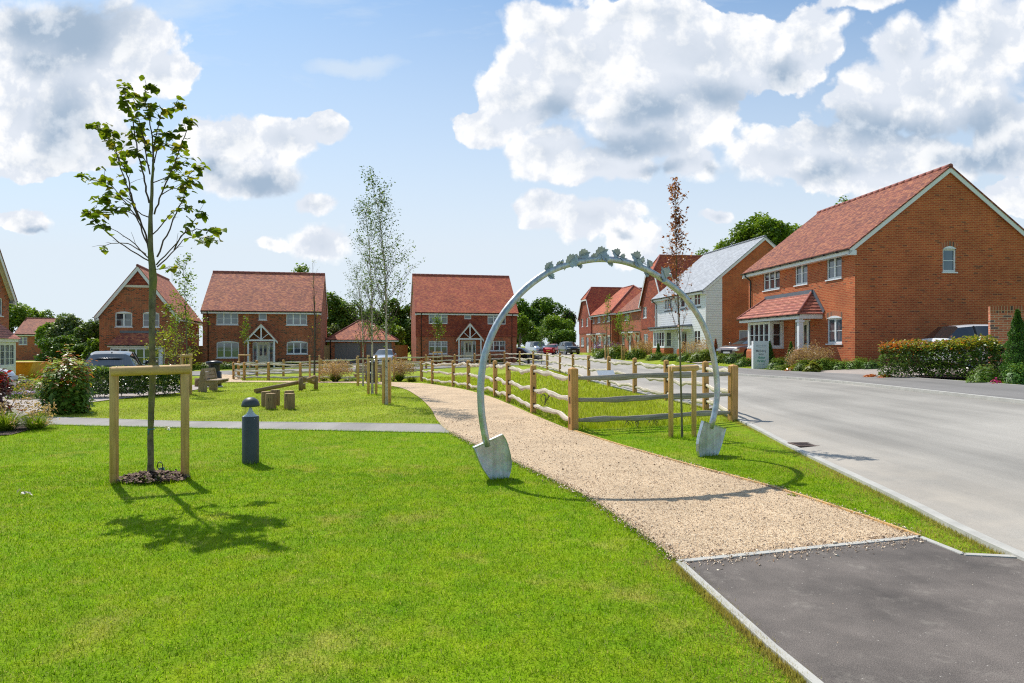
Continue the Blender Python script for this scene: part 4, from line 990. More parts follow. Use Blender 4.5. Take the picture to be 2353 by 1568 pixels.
# two houses facing the green
y12 = R(12)
k2 = (465.4 - CX) / F
h2 = house('brick_house', 'brown brick house with white gabled porch and purplish tiled roof, left of the garage', (k2 * 55.5, 55.5), y12, 9.65, 8.2, 5.0, 3.5, -.12, 'brick_brown', 'tile_brown',
    front=[wz(1.09, 2.84, 3.62, 4.72, 3, glass='glass2'), wz(4.49, 5.16, 4.05, 4.72, 1, bars='', glass='glass2'), wz(6.77, 8.51, 3.62, 4.72, 3, glass='glass2'), wz(1.1, 2.9, .78, 2.1, 3, arch=True, glass='glass2'), wz(6.8, 8.55, 1.1, 2.12, 3, arch=True),
           dict(u0=4.0, u1=5.7, z0=.02, z1=2.14, kind='door', side=.36)], pipes=((.45, 9.2), ''), vo=.1)
porch(h2, 4.85, 2.7, 2.28, 3.75)
k3 = (956 - CX) / F
h3 = house('brick_house', 'red brick house with tile hung upper floor and white gabled porch, right of the garage', (k3 * 64.8, 64.8), y12, 10.2, 8.8, 5.15, 3.95, .08, 'brick_red', 'tile_bright',
    front=[wz(1.24, 3.1, 3.8, 4.98, 3, bars='geo', lead=True, y=-.03), wz(4.8, 5.5, 4.3, 4.98, 1, bars='geo', lead=True, y=-.03), wz(7.18, 9.03, 3.8, 4.98, 3, bars='geo', lead=True, y=-.03), wz(1.24, 3.1, .8, 2.1, 3, bars='geo'), wz(7.18, 9.03, 1.1, 2.12, 3, bars='geo'),
           dict(u0=4.45, u1=6.0, z0=.02, z1=2.14, kind='door', side=.33)], hung=(2.55, .06), pipes=((.5, 9.7), ''), vo=.14)
porch(h3, 5.25, 2.8, 2.3, 3.95)
# double garage
gr = empty('garage', ((756.5 - CX) / F * 63.5, 63.5, -.12), y12, 'double garage with two taupe doors and a hipped tiled roof between the two houses', 'garage')
GW, GLn = 6.3, 6.2
b = MB(); wall_grid(b, 0, GW, -.6, lambda u: 2.35, [(.5, 2.95, 0, 2.1), (3.5, 5.95, 0, 2.1)], rev=.12)
for fr, wd in ((FR(GW, 0, 90), GLn), (FR(0, GLn, -90), GLn), (FR(GW, GLn, 180), GW)): b.M = fr; wall_grid(b, 0, wd, -.6, lambda u: 2.35, [])
b.build('wall', M['brick_brown'], gr)
for u in (.5, 3.5):
    b = MB(); n = 22
    for i in range(n): b.box(u + 2.45 * i / n + .004, .07, -.02, u + 2.45 * (i + 1) / n - .004, .1, 2.1)
    b.box(u, .085, -.02, u + 2.45, .11, 2.1); b.build('garage_door', M['garage_door'], gr)
b = MB(); e = .32; r0, r1, a, b_, c, d = hip_roof(b, -e, GW + e, -e, GLn + e, 2.42, 4.4, .9)
rf = b.build('roof', M['tile_brown'], gr)
b = MB(); b.tube([a, r0, r1, b_], .08, 6); b.tube([d, r0], .08, 6); b.tube([c, r1], .08, 6); b.build('ridge_tiles', M['ridge'], rf)
b = MB(); b.box(-e, -e, 2.22, GW + e, -e + .03, 2.40); b.box(-e, -e + .03, 2.22, -e + .03, GLn, 2.4); b.box(-e, -e + .03, 2.23, GW + e, 0, 2.25); b.build('fascia', M['soffit'], gr)
gutter(gr, FR(0, 0, 0), -e, GW + e, 2.4, e); downpipe(gr, FR(0, 0, 0), .12, 2.4, e)
# gable fronted house on the left
y17 = R(17)
h1 = house('brick_house', 'brown brick house with steep street gable and pitched bay roof behind the lime tree', (-31.6, 50), y17, 5.3, 11, 4.75, 3.6, -.5, 'brick_brown', 'tile_brown',
    front=[wz(1.08, 2.24, 3.65, 4.73, 2, arch=True), wz(2.97, 4.13, 3.65, 4.73, 2, arch=True)], right=[wz(9.2, 9.8, 3.0, 3.9, 1, arch=True)], axis='y', barge=.3, vo=.22, ov=.3)
b = MB(); s1 = 3.6 / 2.65; hw = (8.35 - 6.9) / s1
b.prism([(2.65 - hw, 6.9), (2.65 + hw, 6.9), (2.65, 8.3)], -.06, -.01); b.build('tile_hanging', M['tile_hung'], h1)
b = MB(); b.box(2.65 - hw - .05, -.09, 6.72, 2.65 + hw + .05, -.01, 6.9); b.build('gable_beam', M['cream'], h1)
cb = empty('bay_window', (0, 0, 0)); reg(cb, h1)
b = MB(); b.face([(.7, -1.0, 2.25), (4.7, -1.0, 2.25), (4.1, -.01, 3.2), (1.5, -.01, 3.2)]); b.face([(.7, -1, 2.25), (1.5, -.01, 3.2), (.7, -.01, 2.25)]); b.face([(4.7, -1, 2.25), (4.7, -.01, 2.25), (4.1, -.01, 3.2)]); b.face([(.7, -1, 2.25), (.7, -.01, 2.25), (4.7, -.01, 2.25), (4.7, -1, 2.25)]); b.build('roof', M['tile_brown'], cb)
b = MB(); b.box(1.4, -.06, 3.18, 4.15, -.005, 3.36); b.build('flashing', M['lead'], cb)
b = MB(); b.box(.78, -.92, 2.08, 4.62, -.9, 2.24); b.box(.95, -.8, -.4, 1.08, -.01, 2.1); b.box(4.3, -.8, -.4, 4.5, -.01, 2.1); b.box(.95, -.8, 1.98, 4.5, -.01, 2.08); b.box(1.08, -.78, -.4, 4.3, -.74, .6); b.build('frame', M['white'], cb)
window(cb, FR(0, -.8, 0), 1.08, 4.3, .6, 1.98, 6, 'h', sill=False, y=.02)
gutter(cb, FR(0, 0, 0), .7, 4.7, 2.24, 1.0)
# house cut by the left edge, and the one beyond it
y0_ = R(62)
h0 = house('brick_house', 'brick house cut by the left picture edge with tiled roof over its white bay', (-29.4, 35.0), R(110), 6.4, 7.4, 5.0, 3.3, -.2, 'brick_red', 'tile_red', front=[wz(1.0, 2.6, 3.7, 4.8, 3), wz(4.0, 5.4, 3.7, 4.8, 2)], axis='y', barge=.3, vo=.35, ov=.3)
cb = empty('bay_window', (0, 0, 0)); reg(cb, h0)
b = MB(); b.face([(.6, -1.3, 2.3), (4.2, -1.3, 2.3), (3.6, -.01, 3.6), (1.2, -.01, 3.6)]); b.face([(.6, -1.3, 2.3), (1.2, -.01, 3.6), (.6, -.01, 2.3)]); b.face([(4.2, -1.3, 2.3), (4.2, -.01, 2.3), (3.6, -.01, 3.6)]); b.face([(.6, -1.3, 2.3), (.6, -.01, 2.3), (4.2, -.01, 2.3), (4.2, -1.3, 2.3)]); b.build('roof', M['tile_big'], cb)
b = MB(); b.box(.7, -1.2, 2.1, 4.1, -1.17, 2.29); b.box(.8, -1.1, -.4, 4.0, -.01, .7); b.box(.8, -1.1, 1.98, 4.0, -.01, 2.1); b.box(.8, -1.1, .7, .95, -.95, 1.98); b.box(3.85, -1.1, .7, 4.0, -.95, 1.98); b.build('frame', M['white'], cb)
window(cb, FR(0, -1.1, 0), .95, 3.85, .7, 1.98, 4, 'grid', sill=False, y=.02); window(cb, FR(.8, -.0, -90), .05, .95, .7, 1.98, 2, 'grid', sill=False, y=.02)
h00 = house('brick_house', 'small distant brick house at the far left beyond the yellow skip', at(36, 82), R(22), 3.4, 9, 4.6, 2.0, -1.35, 'brick_red', 'tile_red', front=[wz(.3, 1.2, 3.2, 4.2, 2), wz(2.0, 3.0, 3.2, 4.2, 2)], axis='x', pipes=(3.2, ''))
# close boarded fences beside the far houses, and the garden wall on the right
def board_fence(name, label, p0, p1, hgt, z):
    d = Vector((p1[0] - p0[0], p1[1] - p0[1])); L = d.length; root = empty(name, (p0[0], p0[1], z), math.atan2(d.y, d.x), label, 'fence', 'close boarded fences between the far houses')
    b = MB(); n = int(L / .12)
    for i in range(n): b.box(L * i / n, -.012 - (i % 2) * .008, -.3, L * (i + 1) / n, 0 - (i % 2) * .008, hgt)
    b.build('panel', M['panel_wood'], root)
    b = MB(); b.box(0, -.04, hgt, L, .03, hgt + .04); b.build('capping', M['panel_wood'], root); k = 0
    while k <= L: b = MB(); b.box(k - .05, .001, -.3, k + .05, .1, hgt + .02); k += 1.8; b.build('post', M['panel_wood'], root)
board_fence('board_fence', 'tall close boarded fence running to the left wall of the brown brick house', at(404, 56.5), at(466, 56.8), 1.85, -.2)
board_fence('board_fence', 'short close boarded fence between the brown brick house and the garage', at(737, 60.5), at(757, 63.3), 1.9, -.2)
board_fence('board_fence', 'close boarded fence between the garage and the tile hung house', at(904, 65.2), at(936, 68.5), 1.95, -.2)
gw = empty('garden_wall', (15.6, 21.3, .78), -R(27), 'tall red brick garden wall with a soldier course coping at the right edge', 'wall')
b = MB(); b.box(0, 0, -.5, 6, .33, 1.95); b.build('wall', M['brick_wall'], gw)
b = MB(); b.box(-.005, -.005, 1.952, 6, .335, 2.175); b.build('coping', M['brick_edge'], gw)
M['galv_leaf'] = simple('dull_zinc_leaf', (.38, .43, .46), .5, .3, 14, Metallic=.45)
# ---- spade arch sculpture
def arch():
    Lx, Ly = g(1140, 1100); Rx, Ry = g(1625, 1047)
    e = Vector((Rx - Lx, Ry - Ly, 0)).normalized(); nrm = Vector((e.y, -e.x, 0))      # nrm points to the viewer's side
    root = empty('spade_arch', (Lx, Ly, 0), math.atan2(e.y, e.x), 'galvanised steel arch of two bent spades with metal leaves along its top', 'sculpture')
    def P(u, v):
        k = (u - CX) / F; s = (Ly * k - Lx) / (e.x - e.y * k); D = Ly + e.y * s
        return (s, 0, zz(v, D))
    U = lambda X, Y: (1026.4 + X * .38184, 538.8 + Y * .38184)
    pts = [(235, 1235), (212, 1100), (203, 960), (210, 830), (235, 700), (290, 560), (370, 435), (470, 325), (600, 230), (720, 180), (860, 150), (960, 147), (1080, 165), (1210, 215), (1330, 290), (1430, 375), (1520, 500), (1580, 640), (1612, 780), (1625, 900), (1622, 1000), (1608, 1080), (1594, 1135)]
    Q = np.array([P(*U(*p)) for p in pts]); C = resample(Q, 90)
    C[0] = C[0] + (C[0] - C[1]); C[-1] = C[-1] + (C[-1] - C[-2])
    b = MB(); b.tube([tuple(c) for c in C], .044, 16); b.build('handle', M['galv'], root, weld=True)
    b = MB()
    for i in (44, 45): pass
    A = lambda X, Y: (1060.6 + X * .10367, 957.9 + Y * .10367)
    Bq = lambda X, Y: (1556.6 + X * .08727, 940.8 + Y * .08727)
    PL = [A(*p) for p in [(250, 665), (310, 810), (370, 960), (450, 1130), (560, 1290), (640, 1400), (760, 1440), (900, 1435), (1010, 1370), (1060, 1220), (1085, 1070), (1085, 950), (1060, 800), (1010, 620), (960, 480), (890, 370)]]
    PR = [Bq(*p) for p in [(655, 290), (600, 500), (545, 700), (515, 900), (518, 1090), (560, 1230), (700, 1290), (900, 1270), (1020, 1190), (1050, 1130), (1100, 1000), (1150, 850), (1200, 650), (1245, 485)]]
    for poly in (PL, PR):
        W_ = [P(u, v) for u, v in poly]
        b = MB()
        Fp = [Vector((p[0], -.028, p[2])) for p in W_]; Bp = [Vector((p[0], .028, p[2])) for p in W_]; n = len(W_)
        c = sum((Vector((p[0], 0, p[2])) for p in W_), Vector()) / n
        # slightly dished front and back inside a rolled rim
        for (ring, yy, sgn) in ((Fp, .008, 1), (Bp, -.008, -1)):
            inn = [Vector((c.x + (p.x - c.x) * .93, p.y + yy * .8, c.z + (p.z - c.z) * .93)) for p in ring]; mid = Vector((c.x, ring[0].y + yy * 1.3, c.z))
            for i in range(n):
                j = (i + 1) % n
                q = [ring[i], ring[j], inn[j], inn[i]]; b.face(q if sgn > 0 else q[::-1])
                q = [inn[i], inn[j], mid]; b.face(q if sgn > 0 else q[::-1], smooth=True)
        for i in range(n):
            j = (i + 1) % n; b.face([Fp[j], Fp[i], Bp[i], Bp[j]], smooth=False)
        b.build('spade_blade', M['galv'], root)
    # leaves
    lobes = [(0, -.9), (.3, -.82), (.72, -.72), (.74, -.4), (1.0, -.22), (.84, .05), (.9, .38), (.6, .42), (.52, .74), (.26, .72), (.14, .98), (0, 1.2)]
    G2 = lambda X, Y: (1223.1 + X * .14545, 547.4 + Y * .14545)
    def leaf(X, Y, size, ang, tilt, yoff, flip=1):
        c = Vector(P(*G2(X, Y))); s = size * .14545 / 185
        rt = Matrix.Rotation(R(-ang), 3, 'Y') @ Matrix.Rotation(R(tilt), 3, 'X')
        b = MB(); n = len(lobes)
        for side in (-1, 1):
            for i in range(n - 1):
                def pt(q, off):
                    x, z = lobes[q]; r = math.hypot(x, z)
                    return c + Vector((0, yoff, 0)) + rt @ Vector((side * x * s, -abs(x) * s * .38 * flip + off + .05 * s * math.sin(9 * r), z * s))
                z0_, z1_ = lobes[i][1], lobes[i + 1][1]
                m0 = c + Vector((0, yoff, 0)) + rt @ Vector((0, 0, min(z0_, 1.1) * s)); m1 = c + Vector((0, yoff, 0)) + rt @ Vector((0, 0, z1_ * s))
                q = [m0, pt(i, 0), pt(i + 1, 0), m1]
                for qq in (q, [p + Vector((0, .005, 0)) for p in q[::-1]]): b.face(qq)
        b.tube([c + Vector((0, yoff, 0)) + rt @ Vector((0, -.004, -1.0 * s)), c + Vector((0, yoff - .004, 0)) + rt @ Vector((0, -.01, .9 * s))], [.006, .003], 5)
        stem = c + Vector((0, yoff, 0)) + rt @ Vector((0, 0, -1.0 * s)); st2 = c + Vector((0, -.036, 0)) + rt @ Vector((.12 * s, 0, -1.7 * s))
        b.tube([stem, (stem + st2) / 2 + Vector((0, -.008, 0)), st2], .006, 5)
        b.build('leaf', M['galv_leaf'], root)
    for (X, Y, sz, a, t, yo, f) in [(255, 450, 95, -25, 12, -.01, 1), (285, 600, 62, -130, 20, -.02, 1), (590, 350, 125, -40, 10, -.045, 1), (800, 255, 105, -70, 15, -.02, 1), (770, 410, 70, 170, 20, .02, -1),
                                  (1060, 235, 125, -62, 10, -.04, 1), (1110, 310, 85, -160, 15, -.05, 1), (1310, 240, 100, 62, 8, -.01, 1), (1260, 385, 65, 175, 20, .02, -1), (1600, 300, 120, 68, 10, -.04, 1), (960, 300, 75, -75, 12, -.03, 1), (1400, 300, 70, 80, 12, -.03, 1), (700, 330, 80, -60, 14, -.01, 1), (1700, 360, 75, 60, 14, -.03, 1), (420, 420, 75, -50, 12, -.02, 1), (1620, 400, 85, -150, 10, -.055, 1),
                                  (1830, 405, 85, 30, 12, -.01, 1), (1820, 555, 70, 150, 15, .0, -1), (2040, 560, 125, 35, 10, -.05, 1), (2110, 510, 75, -20, 12, -.02, 1), (2030, 650, 60, 140, 12, -.045, 1)]:
        leaf(X, Y, sz, a, t, yo, f)
    for (X, Y, X2, Y2) in [(452, 365, 400, 470), (1718, 310, 1760, 400), (2160, 585, 2200, 660)]:
        c = Vector(P(*G2(X, Y))) + Vector((0, -.03, 0)); d = Vector(P(*G2(X2, Y2))) + Vector((0, -.035, 0))
        b = MB(); b.lathe([(0, -.026), (.016, -.018), (.021, 0), (.016, .02), (0, .032)], 10, c); b.tube([c, d], .005, 5); b.build('acorn', M['galv'], root)
arch()

# ---------------------------------------------------------------- post and rail fences
def rail(b, p0, p1, seed, rv=.062, rh=.03, amp=.035):
    rr = random.Random(seed); L = (Vector(p1) - Vector(p0)).length; n = max(8, int(L / .16))
    ph = [rr.uniform(0, 6.3) for _ in range(4)]; pts = []; rad = []
    d = (Vector(p1) - Vector(p0)); sd_ = Vector((-d.y, d.x, 0)).normalized()
    for i in range(n + 1):
        t = i / n; en = math.sin(PI * min(1, max(0, t))) ** .5
        z = amp * en * (math.sin(t * 5.2 + ph[0]) + .6 * math.sin(t * 11 + ph[1]) + .3 * math.sin(t * 23 + ph[2]))
        y = .5 * amp * en * math.sin(t * 7 + ph[3])
        pts.append(Vector(p0) + d * t + Vector((0, 0, z)) + sd_ * y)
        rad.append((.55 + .45 * min(1, 6 * t, 6 * (1 - t))) * (1 + .16 * math.sin(t * 17 + ph[1]) + .1 * math.sin(t * 31 + ph[2])))
    # flattened wavy section
    rings = []; m = 8
    for p, r in zip(pts, rad):
        rings.append([p + sd_ * (math.cos(2 * PI * k / m) * rh * r) + Vector((0, 0, math.sin(2 * PI * k / m) * rv * r * (1 if k != 2 else .8))) for k in range(m)])
    Lc = 0
    for i in range(n):
        l = (pts[i + 1] - pts[i]).length
        for k in range(m):
            k2 = (k + 1) % m
            b.face([rings[i][k], rings[i][k2], rings[i + 1][k2], rings[i + 1][k]], [(k * .04, Lc), ((k + 1) * .04, Lc), ((k + 1) * .04, Lc + l), (k * .04, Lc + l)], smooth=k not in (0, 4))
        Lc += l
    b.face(rings[0][::-1], [(0, 0)] * m); b.face(rings[-1], [(0, 0)] * m)
def post_bm(w, t, hh, slots):
    b = MB(); b.box(-w / 2, -t / 2, -.3, w / 2, t / 2, hh - .03)
    a = [(-w / 2, -t / 2, hh - .03), (w / 2, -t / 2, hh - .03), (w / 2, t / 2, hh - .03), (-w / 2, t / 2, hh - .03)]; top = (0, 0, hh + .012)
    for i in range(4): b.face([a[i], a[(i + 1) % 4], top])
    b.m = 1
    for z in slots:
        b.box(-w / 2 - .002, -.022, z - .065, -w / 2 + .01, .022, z + .065); b.box(w / 2 - .01, -.022, z - .065, w / 2 + .002, .022, z + .065)
    return b
M['slot'] = simple('mortise_shadow', (.03, .018, .01), .9)
def fence(name, label, group, posts, zs, hh=1.2, w=.12, t=.13, seed=0, railm='rail', amp=.035, skip=()):
    x0, y0 = posts[0]; root = empty(name, (x0, y0, h(x0, y0)), 0, label, 'fence', group); zb = h(x0, y0)
    n = len(posts); rr = random.Random(seed)
    for i, (x, y) in enumerate(posts):
        a = posts[max(i - 1, 0)]; c = posts[min(i + 1, n - 1)]; ang = math.atan2(c[1] - a[1], c[0] - a[0])
        hv = hh + rr.uniform(-.02, .02)
        o = post_bm(w, t, hv, zs).build('post', [M['post_wood'], M['slot']], root)
        o.location = (x - x0, y - y0, h(x, y) - zb); o.rotation_euler = (rr.uniform(-.012, .012), rr.uniform(-.012, .012), ang)
        uvn = o.data.uv_layers[0]; du = rr.uniform(0, 9)
        for l in uvn.data: l.uv = (l.uv[0] + du, l.uv[1] + du)
    for i in range(n - 1):
        if i in skip: continue
        for j, z in enumerate(zs):
            (xa, ya), (xc, yc) = posts[i], posts[i + 1]
            b = MB(); dz = rr.uniform(-.025, .025)
            rail(b, (xa - x0, ya - y0, h(xa, ya) - zb + z + dz), (xc - x0, yc - y0, h(xc, yc) - zb + z + rr.uniform(-.02, .02)), seed * 1000 + i * 10 + j, amp=amp)
            b.build('rail', M[railm], root)
corner = g(1317, 989); ecorner = g(1683, 968)
pathposts = [corner, g(1225, 950), g(1168, 925), g(1138, 912), g(1104, 902), g(1076, 894.5), g(1041, 888), g(993, 881.5), g(969, 876)]
fence('path_fence', 'split rail fence curving beside the gravel path from the tall corner post', 'rustic post and rail fences', pathposts, [.2, .6, 1.02], 1.2, seed=1)
fence('end_fence', 'three long grey rails spanning between two stout posts behind the arch', 'rustic post and rail fences', [corner, ecorner][::1], [.2, .6, 1.04], 1.22, .15, .15, seed=2, railm='rail_grey', amp=.012)
rp = [g(1621, 942), g(1531, 920.5), g(1458, 903.5), g(1398, 888.5), g(1352.6, 877.5), at(1316.7, 34.3), at(1286, 40), at(1257, 46), at(1225, 51), at(1194, 57), at(1159, 60.5)]
fence('roadside_fence', 'split rail fence following the kerb of the grey road', 'rustic post and rail fences', [ecorner] + rp, [.22, .62, 1.04], 1.24, seed=3, amp=.04)
bp = [at(1159, 60.5), at(1125, 59.5), at(1090, 57.5), at(1044, 55.5), at(979, 53), at(905, 51), at(820, 49), at(737, 47), at(651, 45), at(590, 43.5), at(548, 42)]
fence('back_fence', 'far split rail fence in front of the two houses facing the green', 'rustic post and rail fences', bp, [.22, .6, .98], 1.14, seed=4, amp=.02)
np_ = [at(548, 42), at(536.5, 40.8), at(561, 40.2), at(616.7, 39.6), at(690, 39.3), at(765, 39.2), at(840, 39.4), at(905, 39.8)]
fence('swale_fence', 'split rail fence at the far left end of the meadow strip, turning its corner', 'rustic post and rail fences', np_ + [at(967, 40.2)], [.2, .58, .96], 1.1, seed=5, amp=.02, railm='rail')
# plaque on the end fence
px, py = at(1392, 13.15); pq = empty('info_plaque', (px, py, 1.0), math.atan2(ecorner[1] - corner[1], ecorner[0] - corner[0]), 'blank white information plaque tilted on the top rail of the fence', 'sign')
b = MB(); b.M = Matrix.Translation((0, -.02, .085)) @ Matrix.Rotation(R(-42), 4, 'X'); b.box(-.19, -.006, -.1, .19, .004, .1); b.build('panel', M['white'], pq, bevel=.004)
b = MB(); b.box(-.12, -.012, -.02, -.09, .02, .06); b.build('bracket', M['galv'], pq); b = MB(); b.box(.09, -.012, -.02, .12, .02, .06); b.build('bracket', M['galv'], pq)
# plastic netting rags caught under the rails
def rag(name, label, x, y, z, s, seed):
    rr = random.Random(seed); root = empty(name, (x, y, h(x, y)), 0, label, 'root scrap')
    b = MB()
    for k in range(9):
        p = Vector((rr.uniform(-.12, .12) * s, rr.uniform(-.02, .02), z)); pts = [p]
        for q in range(4): p = p + Vector((rr.uniform(-.05, .05), rr.uniform(-.03, .03), -rr.uniform(.02, .07)) ) * s; pts.append(p)
        b.tube(pts, [.008, .007, .006, .004, .002], 4)
    b.build('strands', M['bark_dark'], root)
rx, ry = at(1265, 14.9); rag('dry_roots', 'tangle of dry dark roots hanging from the middle rail beside the path', rx, ry, .56, 1.6, 1)
rx, ry = at(1450, 13.3); rag('dry_roots', 'tuft of dark roots hanging below the lowest long grey rail', rx, ry, .18, 1.2, 2)
rx, ry = at(1500, 13.5); rag('dry_roots', 'small dark root scrap below the lowest long rail near the red oak stake', rx, ry, .17, .9, 3)

# ---------------------------------------------------------------- stakes
def stake(root, x, y, hh, r=.045, lean=0):
    b = MB(); n = 12
    b.tube([(0, 0, -.3), (0, 0, hh - .012), (0, 0, hh)], [r, r, r * .86], n)
    o = b.build('stake', M['stake_wood'], root); o.location = (x, y, 0); o.rotation_euler = (0, lean, random.uniform(0, 6)); 
    du = random.uniform(0, 9)
    for l in o.data.uv_layers[0].data: l.uv = (l.uv[0] + du, l.uv[1] + du)
    return o
def frame(name, label, p0, p1, hh, r, bar=True, group='tree stake frames', rb=None, strap=True):
    mx, my = (p0[0] + p1[0]) / 2, (p0[1] + p1[1]) / 2; z = h(mx, my); root = empty(name, (mx, my, z), 0, label, 'tree stakes', group)
    for p in (p0, p1): stake(root, p[0] - mx, p[1] - my, hh, r)
    if bar:
        rb = rb or r * 1.15; d = Vector((p1[0] - p0[0], p1[1] - p0[1], 0)).normalized(); nn = Vector((d.y, -d.x, 0)) * (r * .7)
        a = Vector((p0[0] - mx, p0[1] - my, hh - rb * .9)) + nn - d * r * .5; c = Vector((p1[0] - mx, p1[1] - my, hh - rb * .6)) + nn + d * r * 1.3
        b = MB(); b.tube([a, a + d * .01, c - d * .01, c], [rb * .93, rb, rb, rb * .93], 14); b.build('crossbar', M['stake_wood'], root)
    elif strap:
        b = MB(); b.beam((p0[0] - mx, p0[1] - my - r, hh - .1), (p1[0] - mx, p1[1] - my - r, hh - .1), .006, .045, (0, 0, 1)); b.build('strap', M['black'], root)
    return root
frame('tree_stake_frame', 'big round timber frame around the lime tree in the left foreground', g(262, 1110), g(425, 1098), 1.40, .049, rb=.058)
frame('tree_stake_frame', 'round timber frame around the red leaved oak behind the arch', g(1541, 1005), g(1594, 1003), 1.29, .045)
def pair(u, D, du, hh, r, label, bar=False, name='tree_stakes', dy=.1):
    p = at(u - du, D); q = at(u + du, D + dy); return frame(name, label, p, q, hh, r, bar)
pair(888, 18.5, 7, 1.34, .047, 'pair of stakes hugging the nearest birch trunk')
pair(855, 23.2, 9, 1.4, .05, 'pair of stakes around the middle birch trunk')
pair(834, 30.5, 12, 1.42, .06, 'pair of stakes around the farthest birch beside the black bin')
pair(722.5, 36, 11, 1.5, .05, 'pair of stakes around the bare tree behind the log beam')
pair(427.5, 23.2, 10, 1.42, .055, 'pair of stakes at the end of the left hedge', True)
pair(561, 50, 12.5, 1.3, .05, 'small frame around the sapling before the brown brick porch', True)
pair(1005, 60, 10, 1.25, .05, 'small frame around the sapling before the tile hung house', True)
pair(1431, 54, 3.0, 1.3, .06, 'slim pair of stakes around the bright green sapling by the terrace')
pair(1393.5, 57, 3.4, 1.3, .06, 'slim pair of stakes around the sparse sapling left of the bright green one')
# bark mulch ring
mx, my = g(350, 1102)
def mulch():
    n = 900; a = rng.uniform(0, 2 * PI, n); r = .42 * np.sqrt(rng.uniform(0, 1, n)); X = mx + .02 + r * np.cos(a); Y = my + r * np.sin(a) * .75; Z = H(X, Y) + .03 + .05 * (1 - (r / .42) ** 2) + rng.uniform(0, .012, n)
    th = rng.uniform(0, 2 * PI, n); L = rng.uniform(.015, .04, n); w = L * .35; tz = rng.normal(0, .3, n)
    c = np.stack([X, Y, Z], -1); d = np.stack([np.cos(th), np.sin(th), tz], -1) * L[:, None]; e = np.stack([-np.sin(th), np.cos(th), rng.normal(0, .3, n)], -1) * w[:, None]
    V = np.stack([c - d - e, c + d - e, c + d + e, c - d + e], 1).reshape(-1, 3); Fc = np.arange(4 * n).reshape(-1, 4)
    return V, Fc
m_, n_, o_ = newmat('bark_chips'); gi = n_.new('ShaderNodeNewGeometry').outputs['Random Per Island']
princ(n_, o_, n_.ramp(gi, [(0, (.03, .017, .012)), (.5, (.13, .07, .045)), (1, (.38, .25, .17))]), .9); M['chips'] = m_
V, Fc = mulch(); tag(arr_mesh('bark_mulch', V, Fc, M['chips']), 'bark chip mulch spread round the lime tree trunk', 'mulch', kind='stuff')
# green irrigation pipe by the lime
wx, wy = g(374, 1090); wt = empty('watering_pipe', (wx, wy, .03), R(-20), 'short dark green watering pipe with a ring cap beside the lime trunk', 'pipe')
mg = simple('green_plastic', (.01, .09, .06), .4); b = MB(); b.tube([(0, 0, -.05), (-.02, 0, .06)], .032, 12); b.build('pipe', mg, wt)
b = MB(); b.tube([(-.025 + .045 * math.cos(a), -.02, .085 + .05 * math.sin(a)) for a in np.linspace(0, 2 * PI, 16)], .006, 5); b.build('ring', M['black'], wt)
# ---------------------------------------------------------------- bollard lamp
bx, by = g(575.5, 1063); bl = empty('bollard_light', (bx, by, 0), 0, 'dark green grey bollard light with a domed cap and clear lens on the lawn', 'bollard light')
mc = simple('slate_grey_metal', (.048, .058, .060), .45, .12, 6)
b = MB(); b.lathe([(.114, -.1), (.114, .655), (.108, .662), (0, .662)], 32); b.build('body', mc, bl)
b = MB(); b.lathe([(.100, .663), (.060, .69), (.030, .735), (.014, .79), (.012, .80), (0, .80)], 24); b.build('reflector', simple('brushed_aluminium', (.62, .66, .72), .4, .05), bl)
m_, n_, o_ = newmat('clear_lens'); gl = n_.new('ShaderNodeBsdfGlass', {'Color': (.95, .97, .97, 1), 'Roughness': .0, 'IOR': 1.1}); tr = n_.new('ShaderNodeBsdfTransparent'); mm = n_.new('ShaderNodeMixShader', {0: .35})
n_.l.new(tr.outputs[0], mm.inputs[1]); n_.l.new(gl.outputs[0], mm.inputs[2]); n_.l.new(mm.outputs[0], o_.inputs[0])
b = MB(); b.lathe([(.111, .664), (.111, .80)], 32); b.build('lens', m_, bl)
b = MB(); b.lathe([(0, .798), (.112, .798), (.124, .803), (.122, .83), (.112, .865), (.09, .897), (.055, .92), (.02, .93), (0, .931)], 32); b.build('cap', mc, bl)
b = MB(); b.lathe([(0, 0), (.005, .001), (.003, .004), (0, .005)], 8); o = b.build('screw', M['white'], bl); o.location = (.085, -.078, .635); o.rotation_euler = (R(90), 0, R(45))
# ---------------------------------------------------------------- log play equipment
def stump(u, v, hh, r, label):
    x, y = g(u, v); root = empty('log_stump', (x, y, h(x, y)), random.uniform(0, 6), label, 'log stump', 'upright log stepping stumps on the lawn')
    b = MB(); b.tube([(0, 0, -.1), (0, 0, hh - .02), (0, 0, hh)], [r, r * .99, r * .9], 22, cap=False)
    b.build('log', M['log_wood'], root)
    b = MB(); b.tube([(0, 0, hh - .012), (0, 0, hh - .001)], [r * .92, r * .9], 22); b.build('cut_end', M['log_end'], root)
stump(622, 940, .42, .135, 'front left stump of the cluster of three')
stump(611, 934, .42, .125, 'back left stump, mostly hidden behind the front left one')
stump(632, 931, .44, .13, 'rear stump at the back of the cluster of three')
stump(665, 940, .42, .135, 'front stump of the right hand pair')
stump(664.5, 933, .43, .13, 'rear stump hidden behind the front one of the right hand pair')
bb = empty('balance_beam', (*at(690, 25.2), h(*at(690, 25.2))), 0, 'long sloping log beam with a shorter crossing log on upright log posts', 'play equipment')
bx0, by0, bz0 = bb.location
def LP(u, v, D): x, y = at(u, D); return (x - bx0, y - by0, zz(v, D) - bz0)
b = MB(); b.tube([LP(586, 897.5, 23.6), LP(690, 877, 25.4), LP(724, 865, 26.0)], .075, 14); b.build('long_log', M['log_wood'], bb)
b = MB(); b.tube([LP(690.5, 867, 25.3), LP(720.5, 878, 26.2)], .075, 14); b.build('short_log', M['log_wood'], bb)
